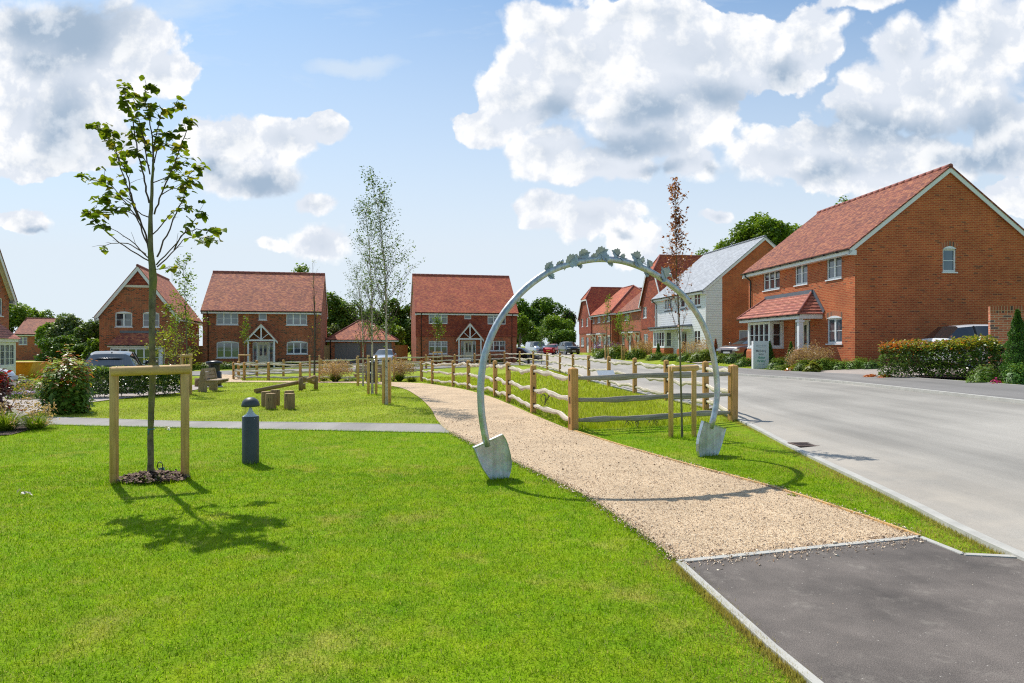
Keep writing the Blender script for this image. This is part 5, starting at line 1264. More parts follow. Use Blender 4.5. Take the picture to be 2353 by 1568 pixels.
for (u, v, D, v0) in ((691, 867, 25.2, 901), (725.6, 864, 26.3, 897), (697, 880, 27, 893), (594, 900, 23.7, 905)):
    b = MB(); b.tube([LP(u, v0, D), LP(u, v, D)], .085, 14); b.build('log_post', M['log_wood'], bb)
# ---------------------------------------------------------------- benches and bins
def bench(name, label, x, y, rz, w=1.5):
    root = empty(name, (x, y, h(x, y)), rz, label, 'bench', 'timber benches on the green')
    for s in (-1, 1):
        q = s * (w / 2 - .12)
        b = MB(); P = [(-.08, -.05), (.22, -.05), (.2, .34), (.12, .84), (-.0, .86), (-.1, .34)]
        b.M = Matrix.Translation((q, 0, 0)) @ Matrix.Rotation(R(90), 4, 'Z'); b.prism(P[::-1], -.045, .045); b.build('leg', M['bench_wood'], root)
        b = MB(); b.M = Matrix.Translation((q + s * .047, 0, 0)) @ Matrix.Rotation(R(90), 4, 'Z'); b.prism([(-.5, .35), (-.1, .24), (.2, .2), (.2, .4), (-.5, .42)], -.0, .045 * s if s > 0 else -.045); b.build('seat_bearer', M['bench_wood'], root)
    for k in range(3): b = MB(); b.box(-w / 2, -.5 + k * .16, .42, w / 2, -.36 + k * .16, .46); b.build('seat_slat', M['bench_wood'], root)
    for k in range(3):
        b = MB(); b.M = Matrix.Translation((0, .0 + k * .035, .50 + k * .135)) @ Matrix.Rotation(R(-15), 4, 'X'); b.box(-w / 2, -.05, 0, w / 2, -.01, .115); b.build('back_slat', M['bench_wood'], root)
x, y = g(482, 898); bench('bench', 'timber bench seen from its side in front of the left litter bin', x, y - .0, R(96), 1.4)
x, y = at(849, 36.4); bench('bench', 'timber bench facing the lawn behind the black bin among the birches', x, y, R(-4), 1.6)
def bin_(name, label, x, y, s=1.0, rz=0):
    root = empty(name, (x, y, h(x, y)), rz, label, 'litter bin', 'black litter bins')
    b = MB(); b.lathe([(.26 * s, 0), (.29 * s, .03), (.29 * s, .62 * s), (.24 * s, .64 * s), (.22 * s, .66 * s)], 20); b.build('body', M['black'], root)
    b = MB(); b.lathe([(.22 * s, .655 * s), (.22 * s, .95 * s)], 20); b.build('neck', M['black'], root)
    b = MB(); b.lathe([(0, .94 * s), (.31 * s, .945 * s), (.33 * s, .98 * s), (.32 * s, 1.06 * s), (.1 * s, 1.1 * s), (0, 1.1 * s)], 20); b.build('lid', M['black'], root)
    b = MB(); b.lathe([(.34 * s, .0), (.34 * s, .04), (.29 * s, .05)], 20); b.build('base', M['concrete'], root)
    b = MB(); b.box(-.04, -.30 * s, .5 * s, .04, -.288 * s, .58 * s); b.build('badge', M['white'], root)
x, y = at(492, 29.6); bin_('litter_bin', 'black litter bin with a wide lid behind the side-on bench', x, y, 1.08, .3)
x, y = at(854.5, 34.2); bin_('litter_bin', 'black litter bin between the birch stakes', x, y, 1.05)
x, y = at(458, 29.5); r_ = empty('log_stump', (x, y, h(x, y)), 0, 'low dark stump left of the side-on bench', 'log stump'); b = MB(); b.tube([(0, 0, -.1), (0, 0, .4)], .2, 14); b.build('log', M['log_wood'], r_)
# small black posts by the side road
for (u, D, lb) in ((1409, 70, 0), (1257, 68, 1)):
    pass
def blk(u, D, hh, label):
    x, y = at(u, D); root = empty('black_bollard', (x, y, h(x, y)), 0, label, 'bollard', 'small black bollards in the parking court')
    b = MB(); b.tube([(0, 0, -.1), (0, 0, hh - .05), (0, 0, hh)], [.12, .12, .05], 8); b.build('post', M['black'], root)
blk(1257, 56.5, .9, 'black bollard on the grey forecourt behind the roadside fence')
blk(1214, 60, .95, 'wider black bollard left of the forecourt bollard')
# ---------------------------------------------------------------- signs with writing
def text(root, name, body, size, loc, m, shear=0, ls=1.0, rot=(R(90), 0, 0), bold=0, ext=.001, align='CENTER', sx=1.0):
    cu = bpy.data.curves.new(name, 'FONT'); cu.body = body; cu.size = size; cu.align_x = align; cu.align_y = 'CENTER'; cu.shear = shear; cu.space_character = ls; cu.offset = bold; cu.extrude = ext; cu.resolution_u = 3
    o = bpy.data.objects.new(name, cu); COL.objects.link(o); o.location = loc; o.rotation_euler = rot; o.scale = (sx, 1, 1)
    bpy.context.view_layer.update(); me = bpy.data.meshes.new_from_object(o.evaluated_get(bpy.context.evaluated_depsgraph_get()))
    o2 = bpy.data.objects.new(name, me); COL.objects.link(o2); o2.location = loc; o2.rotation_euler = rot; o2.scale = (sx, 1, 1); me.materials.clear(); me.materials.append(m)
    bpy.data.objects.remove(o); reg(o2, root); return o2
M['ink'] = simple('sign_grey_ink', (.10, .11, .12), .5); M['teal'] = simple('sign_teal_ink', (.015, .27, .20), .5); M['signface'] = simple('pale_grey_sign', (.64, .70, .71), .5, .03)
sx, sy = at(1748, 31.0); sg = empty('sign_board', (sx, sy, h(sx, sy)), R(-4), 'tall white free standing sign reading Marketing Suite Visitor Parking on the verge', 'sign')
b = MB(); b.box(-.36, -.0, -.05, .36, .28, 1.31); b.build('panel', M['white'], sg)
b = MB(); b.box(-.358, -.004, .0, .358, -.0005, 1.305); b.build('face', M['signface'], sg)
text(sg, 'lettering', 'BERRY CROFT', .07, (0, -.006, 1.08), M['ink'], ls=1.35, sx=.8); 
b = MB(); b.box(-.16, -.006, 1.015, .16, -.0045, 1.021); b.build('rule', M['ink'], sg)
text(sg, 'lettering', 'Marketing', .15, (0, -.006, .84), M['ink'], sx=.78, bold=.001); text(sg, 'lettering', 'Suite', .15, (0, -.006, .69), M['ink'], sx=.8, bold=.001)
text(sg, 'lettering', 'Visitor', .155, (0, -.006, .52), M['teal'], .35, sx=.85, bold=.003); text(sg, 'lettering', 'Parking', .155, (0, -.006, .36), M['teal'], .35, sx=.85, bold=.003)
b = MB(); b.box(-.16, -.006, .205, .14, -.0045, .214); b.face([(.12, -.006, .235), (.12, -.006, .185), (.17, -.006, .21)][::1]); b.build('arrow', M['ink'], sg)
nx, ny = at(1068, 57.5); ns = empty('street_name_sign', (nx, ny, h(nx, ny)), R(4), 'low white street name sign behind the far rail fence', 'sign')
b = MB(); b.box(-.52, 0, .45, .52, .02, .72); b.build('plate', M['white'], ns)
for s in (-.4, .4): b = MB(); b.box(s - .04, .021, -.2, s + .04, .08, .72); b.build('post', M['black'], ns)
text(ns, 'lettering', 'CEDAR DRIVE', .16, (0, -.004, .585), M['black'], sx=.85)
# yellow skip
kx, ky = at(54, 43); sk = empty('skip', (kx, ky, h(kx, ky)), R(8), 'yellow builders skip beyond the driveway at the left edge', 'skip')
my_ = simple('yellow_paint', (.62, .33, .01), .5, .2, 2)
b = MB(); b.prism([(-.75, 0), (.6, 0), (1.0, 1.0), (-1.0, 1.0)], -.8, .8); b.build('body', my_, sk); b = MB(); b.box(-1.04, -.85, .98, 1.04, .85, 1.06); b.build('rim', my_, sk)
# ---------------------------------------------------------------- leaf clouds
def leaves(P, size, up=.3, droop=0.0, ratio=.55, bend=.25, seed=0, dirs=None, jitter=.35):
    """diamond leaves at points P (n,3); returns V,F"""
    r = np.random.default_rng(seed); n = len(P)
    nr = r.normal(size=(n, 3)); nr[:, 2] = np.abs(nr[:, 2]) + up * 2; nr /= np.linalg.norm(nr, axis=1)[:, None]
    d = r.normal(size=(n, 3)) if dirs is None else dirs + r.normal(size=(n, 3)) * .5
    d[:, 2] -= droop; d -= nr * (d * nr).sum(1)[:, None]; d /= np.linalg.norm(d, axis=1)[:, None] + 1e-9
    w = np.cross(nr, d); s = size * (1 + r.uniform(-jitter, jitter, n))[:, None]
    a = P; b_ = P + d * s * .45 + w * s * ratio * .5 + nr * s * bend * .3; c = P + d * s - nr * s * bend * .3; e = P + d * s * .45 - w * s * ratio * .5 + nr * s * bend * .3
    return np.stack([a, b_, c, e], 1).reshape(-1, 3), np.arange(4 * n).reshape(-1, 4)
def pick(lst, wts, n, r): return r.choice(len(lst), n, p=np.array(wts) / sum(wts))
# leaf palettes
M['lf_lime'] = leaf_mat('lime_leaves', [(.05, .085, .008), (.12, .17, .012), (.2, .25, .02), (.15, .2, .015), (.28, .22, .025)], trans=.55)
M['lf_birch'] = leaf_mat('birch_leaves', [(.05, .09, .012), (.09, .15, .018), (.15, .21, .03)], trans=.4)
M['lf_sap'] = leaf_mat('sapling_leaves', [(.07, .13, .01), (.16, .24, .02), (.24, .3, .03)], trans=.5)
M['lf_yel'] = leaf_mat('yellow_green_leaves', [(.13, .18, .015), (.26, .29, .03), (.36, .34, .05)], trans=.5)
M['lf_oakred'] = leaf_mat('scorched_leaves', [(.2, .05, .03), (.36, .11, .05), (.48, .2, .09), (.13, .05, .03)], trans=.3)
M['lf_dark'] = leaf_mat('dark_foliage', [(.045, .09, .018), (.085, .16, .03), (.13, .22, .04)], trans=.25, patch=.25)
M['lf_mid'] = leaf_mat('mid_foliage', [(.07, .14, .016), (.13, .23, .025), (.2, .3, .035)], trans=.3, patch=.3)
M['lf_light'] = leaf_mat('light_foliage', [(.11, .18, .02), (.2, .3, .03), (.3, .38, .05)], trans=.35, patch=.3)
M['lf_grey'] = leaf_mat('greyish_foliage', [(.1, .14, .05), (.2, .25, .1), (.3, .34, .16)], trans=.3)
M['lf_hedge'] = leaf_mat('hedge_leaves', [(.04, .085, .016), (.09, .16, .025), (.17, .25, .03)], rough=.3, trans=.25, spec=.6)
M['lf_yelhedge'] = leaf_mat('new_growth_leaves', [(.16, .2, .015), (.3, .3, .03), (.4, .3, .04)], rough=.3, trans=.4, spec=.5)
M['lf_orange'] = leaf_mat('orange_tips', [(.42, .10, .02), (.55, .2, .03), (.36, .04, .02)], rough=.3, trans=.4, spec=.5)
M['lf_red'] = leaf_mat('red_leaves', [(.3, .02, .02), (.45, .05, .03), (.2, .02, .03)], rough=.3, trans=.4, spec=.5)
M['lf_purple'] = leaf_mat('purple_leaves', [(.06, .025, .035), (.13, .05, .06), (.3, .2, .22)], rough=.3, trans=.3, spec=.5)
M['lf_conifer'] = leaf_mat('conifer_foliage', [(.035, .09, .014), (.07, .17, .022), (.12, .23, .03)], trans=.15)
M['tan'] = leaf_mat('tan_plumes', [(.42, .26, .14), (.55, .36, .22), (.36, .24, .15)], trans=.4)
M['pink'] = leaf_mat('pink_flowers', [(.55, .02, .2), (.7, .06, .3)], trans=.3)
M['violet'] = leaf_mat('violet_flowers', [(.22, .10, .4), (.38, .2, .5)], trans=.3)
M['blade_green'] = leaf_mat('long_grass_blades', [(.10, .17, .012), (.2, .28, .02), (.28, .34, .05)], trans=.45)
M['core'] = simple('inner_twigs', (.02, .03, .01), .95, .4, 3)

def twigs(b, p0, d, L, r, depth, rr, out, spread=.5, curl=.12, upb=.25, nseg=4, kids=(3, 5), kl=.55, start=.25):
    """recursive branch; out collects (point, direction, depth)"""
    pts = [Vector(p0)]; rad = [r]; d = Vector(d).normalized(); dirs = [d.copy()]
    for i in range(nseg):
        d = (d + Vector((rr.gauss(0, curl), rr.gauss(0, curl), rr.gauss(0, curl) + upb * .25))).normalized()
        pts.append(pts[-1] + d * (L / nseg)); rad.append(r * (1 - .75 * (i + 1) / nseg)); dirs.append(d.copy())
    b.tube(pts, rad, 5 if r > .006 else 3, cap=False)
    for i in range(1, nseg + 1): out.append((pts[i], dirs[i], depth))
    if depth > 0:
        for k in range(rr.randint(*kids)):
            t = start + (1 - start) * rr.random(); q = t * nseg; i = min(nseg - 1, int(q)); p = pts[i].lerp(pts[i + 1], q - i)
            a = Vector((rr.gauss(0, 1), rr.gauss(0, 1), rr.gauss(0, .6))); a = (a - dirs[i] * a.dot(dirs[i])).normalized()
            nd = (dirs[i] * (1 - spread) + a * spread + Vector((0, 0, upb))).normalized()
            twigs(b, p, nd, L * kl * rr.uniform(.6, 1.1) * (1.15 - t * .5), max(.0018, rad[i] * .6), depth - 1, rr, out, spread, curl, upb, max(2, nseg - 1), kids, kl, start)
def young_tree(name, label, x, y, trunk, seed, branches, blen, leafm, lsize, nleaf, barkm, r0=.03, group=None, ang=35, depth=1, upb=.3, z0frac=.3, minl=0.4, kids=(3, 5), leafdepth=None, crown_kind='crown', droop=.4, twigm='twig', lenprof=None, lscatter=.04):
    """trunk: list of (dx,dy,z). branches from z0frac of its height up"""
    rr = random.Random(seed); root = empty(name, (x, y, h(x, y)), 0, label, 'tree', group)
    T = resample(trunk, 24); T[0, 2] = -.1
    b = MB(); b.tube([tuple(p) for p in T], [max(.004, r0 * (1 - .92 * (i / 23)) ** 1.0) * (1.25 if i == 0 else 1) for i in range(24)], 9, cap=False); 
    b.build('trunk', M[barkm], root)
    b = MB(); out = []; Ht = T[-1, 2]
    for i in range(branches):
        f = z0frac + (1 - z0frac) * ((i + rr.random()) / branches); q = f * 23; k = min(22, int(q)); p = Vector(T[k]).lerp(Vector(T[k + 1]), q - k)
        a = rr.uniform(0, 2 * PI) + i * 2.4; an = R(ang + rr.uniform(-8, 8)); d = Vector((math.cos(a) * math.sin(an), math.sin(a) * math.sin(an), math.cos(an)))
        pf = lenprof(f) if lenprof else (minl + (1 - minl) * (1 - (f - z0frac) / (1 - z0frac)))
        twigs(b, p, d, blen * pf * rr.uniform(.75, 1.2), max(.004, r0 * .35 * (1.1 - f)), depth, rr, out, upb=upb, kids=kids)
    for i in range(21, 24): out.append((Vector(T[i]), Vector((0, 0, 1)), 0))
    b.build('branches', M[twigm], root)
    cand = [o for o in out if o[2] <= (leafdepth if leafdepth is not None else 1)]
    if nleaf:
        r = np.random.default_rng(seed); idx = r.integers(0, len(cand), nleaf); C = np.array([tuple(c[0]) for c in cand])[idx]; Dr = np.array([tuple(c[1]) for c in cand])[idx]
        C = C + r.normal(0, lscatter, C.shape)
        V, Fc = leaves(C, lsize, .2, droop, .62, .3, seed, Dr); arr_mesh('leaves', V, Fc, M[leafm], parent=root)
    return root
# ---- the lime in the left foreground
def lime():
    x, y = g(347, 1097); D = y; root = empty('lime_tree', (x, y, 0), 0, 'young lime tree with sparse broad leaves in the left foreground', 'tree')
    q = lambda u, v, dy=0: Vector(((u - CX) / F * D - x + 0, dy, zz(v, D)))
    T = [q(347, 1105), q(346, 1060), q(346, 980), q(350, 870), q(349, 760), q(350, 680), q(352, 640), q(349, 610), q(345, 560), q(346, 500), q(349, 430), q(352, 370), q(350, 320)]
    rad = [.046, .038, .036, .038, .037, .04, .046, .041, .031, .025, .018, .012, .006]
    Tr = resample([tuple(t) + (r_,) for t, r_ in zip(T, rad)], 50)
    rr = random.Random(5); b = MB()
    b.tube([Vector(t[:3]) + Vector((rr.gauss(0, .0015), rr.gauss(0, .0015), 0)) for t in Tr], [t[3] * (1 + rr.uniform(-.05, .05)) for t in Tr], 12, cap=False); b.build('trunk', M['bark'], root)
    A = lambda X, Y: (171 + X * .3273, 171 + Y * .3273)
    B = [[(530, 1310), (400, 1235), (260, 1130), (130, 1010), (100, 960)], [(535, 1300), (440, 1210), (370, 1150), (270, 1080), (200, 1055)], [(520, 1230), (440, 1010), (330, 860), (240, 760), (130, 740), (60, 705)],
         [(540, 1230), (470, 1050), (400, 880), (370, 700), (300, 580), (240, 440), (180, 370), (130, 372)], [(520, 1000), (450, 970), (390, 900), (300, 850), (220, 870)], [(525, 900), (480, 700), (440, 520), (400, 300), (360, 180), (350, 80)],
         [(530, 700), (500, 520), (460, 340), (430, 200), (400, 150)], [(550, 700), (560, 480), (600, 350), (620, 260), (700, 230), (740, 215)], [(550, 480), (530, 330), (500, 200), (500, 110), (550, 85)], [(560, 980), (610, 850), (660, 720), (740, 520), (790, 380), (820, 330)],
         [(580, 1280), (640, 1140), (700, 1000), (760, 880), (790, 720), (870, 650)], [(575, 1335), (650, 1260), (740, 1160), (830, 1030), (900, 985)], [(580, 1350), (700, 1230), (780, 1150), (880, 1140), (940, 1165)], [(570, 1365), (620, 1360), (680, 1355)],
         [(550, 1120), (640, 1020), (690, 960), (800, 930)], [(700, 1230), (760, 1120), (850, 1090), (1000, 1100)], [(500, 1260), (380, 1190), (240, 1190), (200, 1230)], [(440, 1010), (380, 960), (250, 950), (200, 965)], [(470, 1050), (420, 900), (340, 700), (300, 560), (270, 400), (230, 380)],
         [(600, 850), (680, 800), (760, 800), (830, 760)], [(560, 620), (600, 480), (680, 500), (740, 505)], [(525, 640), (450, 560), (370, 545)], [(560, 420), (640, 410), (690, 420)], [(540, 560), (480, 430), (410, 420)], [(545, 760), (600, 740), (680, 690), (760, 620)]]
    tips = []; bb_ = MB()
    for i, pth in enumerate(B):
        ph = rr.uniform(-1, 1); u0, v0 = A(*pth[0]); n = len(pth); P = []
        for k, p in enumerate(pth):
            u, v = A(*p); dy = ph * .75 * abs(u - u0) / 183 + ph * .12 * k / n; P.append(((u - CX) / F * (D + dy) - x, dy, zz(v, D + dy)))
        L = sum((Vector(P[k + 1]) - Vector(P[k])).length for k in range(n - 1)); m = max(8, int(L / .07)); Pr = resample(P, m); r0 = .0055 + .0065 * min(1, L / 1.6)
        pts = [Vector(p) + Vector((rr.gauss(0, .006), rr.gauss(0, .006), rr.gauss(0, .006))) * (k > 0) for k, p in enumerate(Pr)]
        bb_.tube(pts, [r0 * (1 - .72 * k / m) for k in range(m)], 6, cap=False)
        st = .55 if v0 > 560 else .25
        if i in (1, 13, 16): st = .97
        for k in range(1, m):
            d = (pts[k] - pts[k - 1]).normalized(); f = k / m
            if f > .3 and rr.random() < .4:      # bare side twigs
                a = Vector((rr.gauss(0, 1), rr.gauss(0, 1), rr.gauss(0, .5))); e = (d + a.normalized() * 1.0).normalized() * rr.uniform(.06, .22); bb_.tube([pts[k], pts[k] + e * .5 + Vector((0, 0, .01)), pts[k] + e], [.003, .0022, .0015], 4, cap=False)
                if f > st: tips.append((pts[k] + e, e.normalized(), 2)); tips.append((pts[k] + e * .5, e.normalized(), 1))
            if f > st: tips.append((pts[k], d, 2 if f > .8 else 1))
        tips += [(pts[-1], d, 3)] * 2
    bb_.build('branches', M['twig'], root)
    # broad leaves, folded along the midrib, hanging in level sprays
    b = MB()
    hs = [(0, 0), (.42, .12), (.52, .42), (.36, .74), (0, 1.06)]
    for (p, d, wt) in tips:
        for _ in range(2 if wt < 3 else 4):
            if rr.random() < .12: continue
            s = rr.uniform(.055, .105); az = rr.uniform(0, 2 * PI); dn = rr.uniform(-.55, .15)
            f = Vector((math.cos(az), math.sin(az), dn)).normalized(); up = Vector((rr.gauss(0, .35), rr.gauss(0, .35), 1)); sd_ = f.cross(up).normalized(); up = sd_.cross(f)
            o = p + Vector((rr.gauss(0, .03), rr.gauss(0, .03), rr.gauss(0, .02)))
            i0 = len(b.v); 
            mid = [o + f * (q[1] * s) - up * (q[1] ** 2 * s * .25) for q in hs]
            for side in (-1, 1):
                edge = [mid[k] + sd_ * (side * hs[k][0] * s) + up * (hs[k][0] * s * .28) for k in range(5)]
                for k in range(4):
                    pass
            # one island per leaf: share verts
            vs = mid + [mid[k] + sd_ * (hs[k][0] * s) + up * (hs[k][0] * s * .28 + rr.gauss(0, .004)) for k in (1, 2, 3)] + [mid[k] - sd_ * (hs[k][0] * s) + up * (hs[k][0] * s * .28 + rr.gauss(0, .004)) for k in (1, 2, 3)]
            b.v += [tuple(v) for v in vs]
            for off in (5, 8):
                fs = [(0, 1, off), (1, 2, off + 1, off), (2, 3, off + 2, off + 1), (3, 4, off + 2)]
                for fc in fs:
                    b.f.append(tuple(i0 + k for k in fc)); b.uv += [(0, 0)] * len(fc); b.mi.append(0); b.sm.append(False)
    b.build('leaves', M['lf_lime'], root)
    b = MB(); z = zz(985, D); b.tube([(.0 + .04 * math.cos(a), .04 * math.sin(a), z) for a in np.linspace(0, 2 * PI, 12)], .006, 5); b.tube([(.0, -.042, z), (-.01, -.05, z - .07)], .004, 4); b.build('tie', simple('teal_tie', (.01, .2, .22), .5), root)
lime()
# ---- birches
def birch(label, u, D, top, Ht, seed, n=46, nl=2200, blen=1.0, r0=.045):
    x, y = at(u, D); dx = (top - u) / F * D
    tr = [(0, 0, 0), (dx * .02, 0, Ht * .3), (dx * .12, .05, Ht * .55), (dx * .45, .05, Ht * .8), (dx, 0, Ht)]
    young_tree('birch_tree', label, x, y, tr, seed, n, blen, 'lf_birch', .062, int(nl * 1.05), 'bark_birch', r0, 'young birch trees', 34, 1, .28, .26, .3, (4, 7), leafdepth=1, droop=.8, lscatter=.06,
               lenprof=lambda f: (.55 if f < .32 else 1.25 - 1.05 * (f - .32)))
birch('nearest young birch, its trunk straight and its crown drifting left', 888, 18.45, 858, 6.2, 11, 50, 2400, 1.1)
birch('middle young birch with a pale spotted trunk', 855, 23.25, 838, 6.5, 12, 46, 1900, 1.1)
birch('farthest and shortest young birch of the three', 834, 30.6, 816, 5.3, 13, 40, 1500, 1.5)
x, y = at(722, 36.1); young_tree('bare_tree', 'nearly leafless dark young tree in front of the brown brick house', x, y, [(0, 0, 0), (.02, 0, 2.5), (.0, .05, 4.2), (-.1, 0, 6.6)], 21, 34, 1.1, 'lf_yel', .07, 60, 'bark_dark', .06, None, 22, 1, .4, .2, .35, (2, 4), lscatter=.03)
x, y = at(428, 23.3); young_tree('maple_sapling', 'young tree with green leaves rising behind the stakes at the hedge end', x, y, [(0, 0, 0), (.02, 0, 1.6), (-.05, .05, 3.0), (-.12, 0, 4.7)], 22, 30, 1.15, 'lf_sap', .085, 900, 'bark', .035, None, 40, 1, .35, .28, .35, (3, 5), leafdepth=1, lscatter=.05)
x, y = at(401, 26.5); young_tree('maple_sapling', 'yellow green young tree in front of the gabled brick house', x, y, [(0, 0, 0), (.02, 0, 1.0), (.0, .05, 2.0), (.05, 0, 3.4)], 23, 26, 1.1, 'lf_yel', .09, 900, 'bark', .03, None, 60, 1, .1, .2, .4, (3, 5), leafdepth=1, lscatter=.07)
x, y = at(374, 27); young_tree('maple_sapling', 'low yellow green sapling beside the bay window of the gabled house', x, y, [(0, 0, 0), (.02, 0, .9), (.0, .05, 1.6), (.05, 0, 2.3)], 24, 20, .8, 'lf_yel', .09, 420, 'bark', .025, None, 65, 1, .0, .35, .4, (3, 4), leafdepth=1, lscatter=.07)
x, y = at(562, 50.1); young_tree('sapling', 'narrow sapling in its frame left of the brown brick porch', x, y, [(0, 0, 0), (0, 0, 2), (.1, 0, 3.9)], 25, 18, .7, 'lf_sap', .11, 420, 'bark', .03, 'staked saplings before the houses', 30, 1, .3, .45, .5, (2, 3), lscatter=.07)
x, y = at(1005, 60.1); young_tree('sapling', 'rounded sapling in its frame before the tile hung house', x, y, [(0, 0, 0), (0, 0, 2), (.1, 0, 3.9)], 26, 22, 1.3, 'lf_sap', .13, 700, 'bark', .035, 'staked saplings before the houses', 38, 1, .3, .5, .5, (2, 4), lscatter=.1)
x, y = at(1431, 54.1); young_tree('sapling', 'bright green bushy sapling in front of the terrace', x, y, [(0, 0, 0), (0, 0, 1.6), (.1, 0, 3.4)], 27, 26, 1.3, 'lf_sap', .12, 750, 'bark', .035, 'staked saplings before the houses', 42, 1, .3, .4, .5, (2, 4), lscatter=.1)
x, y = at(1393.5, 57.1); young_tree('sapling', 'tall sparse sapling left of the bright green one', x, y, [(0, 0, 0), (0, 0, 2.6), (.15, 0, 5.4)], 28, 26, .9, 'lf_sap', .11, 420, 'bark', .035, 'staked saplings before the houses', 22, 1, .3, .4, .4, (2, 3), lscatter=.08)
x, y = at(1244, 59); young_tree('sapling', 'small dull sapling beside the roadside fence in front of the parked van', x, y, [(0, 0, 0), (0, 0, 1.6), (.1, 0, 3.6)], 29, 22, .9, 'lf_mid', .12, 420, 'bark', .03, 'staked saplings before the houses', 26, 1, .3, .35, .4, (2, 3), lscatter=.1)
x, y = g(1567, 1006); young_tree('red_oak', 'slender upright oak with scorched red brown leaves behind the arch', x, y, [(0, 0, 0), (-.03, 0, 1.2), (-.06, 0, 2.2), (-.10, .03, 3.2), (-.12, 0, 4.5)], 31, 40, .85, 'lf_oakred', .055, 1000, 'bark', .022, None, 9, 1, .45, .36, .35, (3, 6), leafdepth=1, lscatter=.025, lenprof=lambda f: 1.3 if f < .55 else (1.75 - 1.55 * f))

# ---------------------------------------------------------------- big trees and bushes
def crown_points(n, cx, cy, cz, rx, ry, rz, r, nb=14, clump=.38, flat=.0, seedpts=None):
    """points in many irregular clumps over an ellipsoid crown"""
    a = r.normal(size=(nb, 3)); a /= np.linalg.norm(a, axis=1)[:, None]; a[:, 2] = np.where(a[:, 2] < -.55, -a[:, 2], a[:, 2])
    rad = r.uniform(.45, .86, nb)[:, None]; cs = r.uniform(.6, 1.25, nb) * clump
    cid = r.choice(nb, n, p=cs ** 2 / (cs ** 2).sum()); d = r.normal(size=(n, 3)); d /= np.linalg.norm(d, axis=1)[:, None]
    sh = r.uniform(.55, 1.0, n) ** .5
    loc = (a * rad)[cid] + d * (cs[cid] * sh)[:, None] * (1 + .25 * r.normal(size=(n, 1)) * .4)
    return np.array([cx, cy, cz]) + loc * np.array([rx, ry, rz])
def big_tree(name, label, u, D, ztop, zbot, wpx, mats, n, lsize, seed, group=None, nb=16, trunk=True, cat='tree', clump=.38, base=None):
    r = np.random.default_rng(seed); x, y = at(u, D); z0 = h(x, y); root = empty(name, (x, y, z0), 0, label, cat, group)
    rx = wpx / F * D / 2; zt = zz(ztop, D) - z0; zb = (zz(zbot, D) - z0) if base is None else base; cz = (zt + zb) / 2; rz = (zt - zb) / 2
    P = crown_points(n, 0, 0, cz, rx, rx * .8, rz, r, nb, clump)
    V, Fc = leaves(P, lsize, .25, .2, .7, .3, seed); mi = np.repeat(0, n)
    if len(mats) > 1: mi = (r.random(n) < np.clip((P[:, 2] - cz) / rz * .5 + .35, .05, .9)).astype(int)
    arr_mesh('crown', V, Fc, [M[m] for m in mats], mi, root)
    rr = random.Random(seed); b = MB(); out = []
    b.tube([(0, 0, -.3), (rr.uniform(-.2, .2), 0, cz * .5), (rr.uniform(-.3, .3), 0, cz)], [.045 * zt * .5, .035 * zt * .5, .02 * zt * .5], 8, cap=False)
    for k in range(9):
        a = rr.uniform(0, 2 * PI); p = Vector((0, 0, cz * rr.uniform(.4, .9))); d = Vector((math.cos(a), math.sin(a), .7)); twigs(b, p, d, rx * .9, .012 * zt, 1, rr, out, nseg=4, kids=(2, 3))
    b.build('trunk', M['bark_dark'], root)
    return root
G1 = 'trees behind the houses'
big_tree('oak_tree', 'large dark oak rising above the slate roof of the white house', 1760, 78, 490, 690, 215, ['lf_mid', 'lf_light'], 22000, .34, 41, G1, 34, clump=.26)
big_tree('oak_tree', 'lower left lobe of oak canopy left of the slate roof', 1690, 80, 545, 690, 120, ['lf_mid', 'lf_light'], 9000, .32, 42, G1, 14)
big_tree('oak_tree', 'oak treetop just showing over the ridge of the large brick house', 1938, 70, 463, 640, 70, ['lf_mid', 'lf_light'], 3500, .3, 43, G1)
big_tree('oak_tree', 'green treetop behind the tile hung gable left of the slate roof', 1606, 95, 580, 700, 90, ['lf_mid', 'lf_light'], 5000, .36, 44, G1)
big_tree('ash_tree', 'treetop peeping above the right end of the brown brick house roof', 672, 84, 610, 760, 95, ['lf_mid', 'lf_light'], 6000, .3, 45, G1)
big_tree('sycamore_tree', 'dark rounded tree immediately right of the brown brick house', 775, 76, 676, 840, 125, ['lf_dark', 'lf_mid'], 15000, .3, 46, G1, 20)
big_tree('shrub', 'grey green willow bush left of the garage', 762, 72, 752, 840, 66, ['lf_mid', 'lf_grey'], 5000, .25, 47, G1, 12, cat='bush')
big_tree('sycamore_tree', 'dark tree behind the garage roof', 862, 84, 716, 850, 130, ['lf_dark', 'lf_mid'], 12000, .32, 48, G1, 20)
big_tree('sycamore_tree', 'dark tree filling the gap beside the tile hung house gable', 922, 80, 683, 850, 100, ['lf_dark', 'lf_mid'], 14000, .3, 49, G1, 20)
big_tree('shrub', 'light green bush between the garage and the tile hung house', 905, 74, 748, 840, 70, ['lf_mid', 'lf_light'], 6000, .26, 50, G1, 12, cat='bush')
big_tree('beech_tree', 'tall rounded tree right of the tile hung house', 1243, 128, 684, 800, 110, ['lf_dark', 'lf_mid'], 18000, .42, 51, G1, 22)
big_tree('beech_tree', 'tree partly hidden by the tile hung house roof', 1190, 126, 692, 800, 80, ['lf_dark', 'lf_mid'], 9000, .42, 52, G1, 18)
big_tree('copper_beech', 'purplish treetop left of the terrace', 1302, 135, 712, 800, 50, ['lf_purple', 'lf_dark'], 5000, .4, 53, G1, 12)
big_tree('hawthorn', 'rounded olive bush behind the parked van', 1283, 117, 722, 812, 78, ['lf_mid', 'lf_light'], 9000, .36, 54, G1, 16, cat='bush')
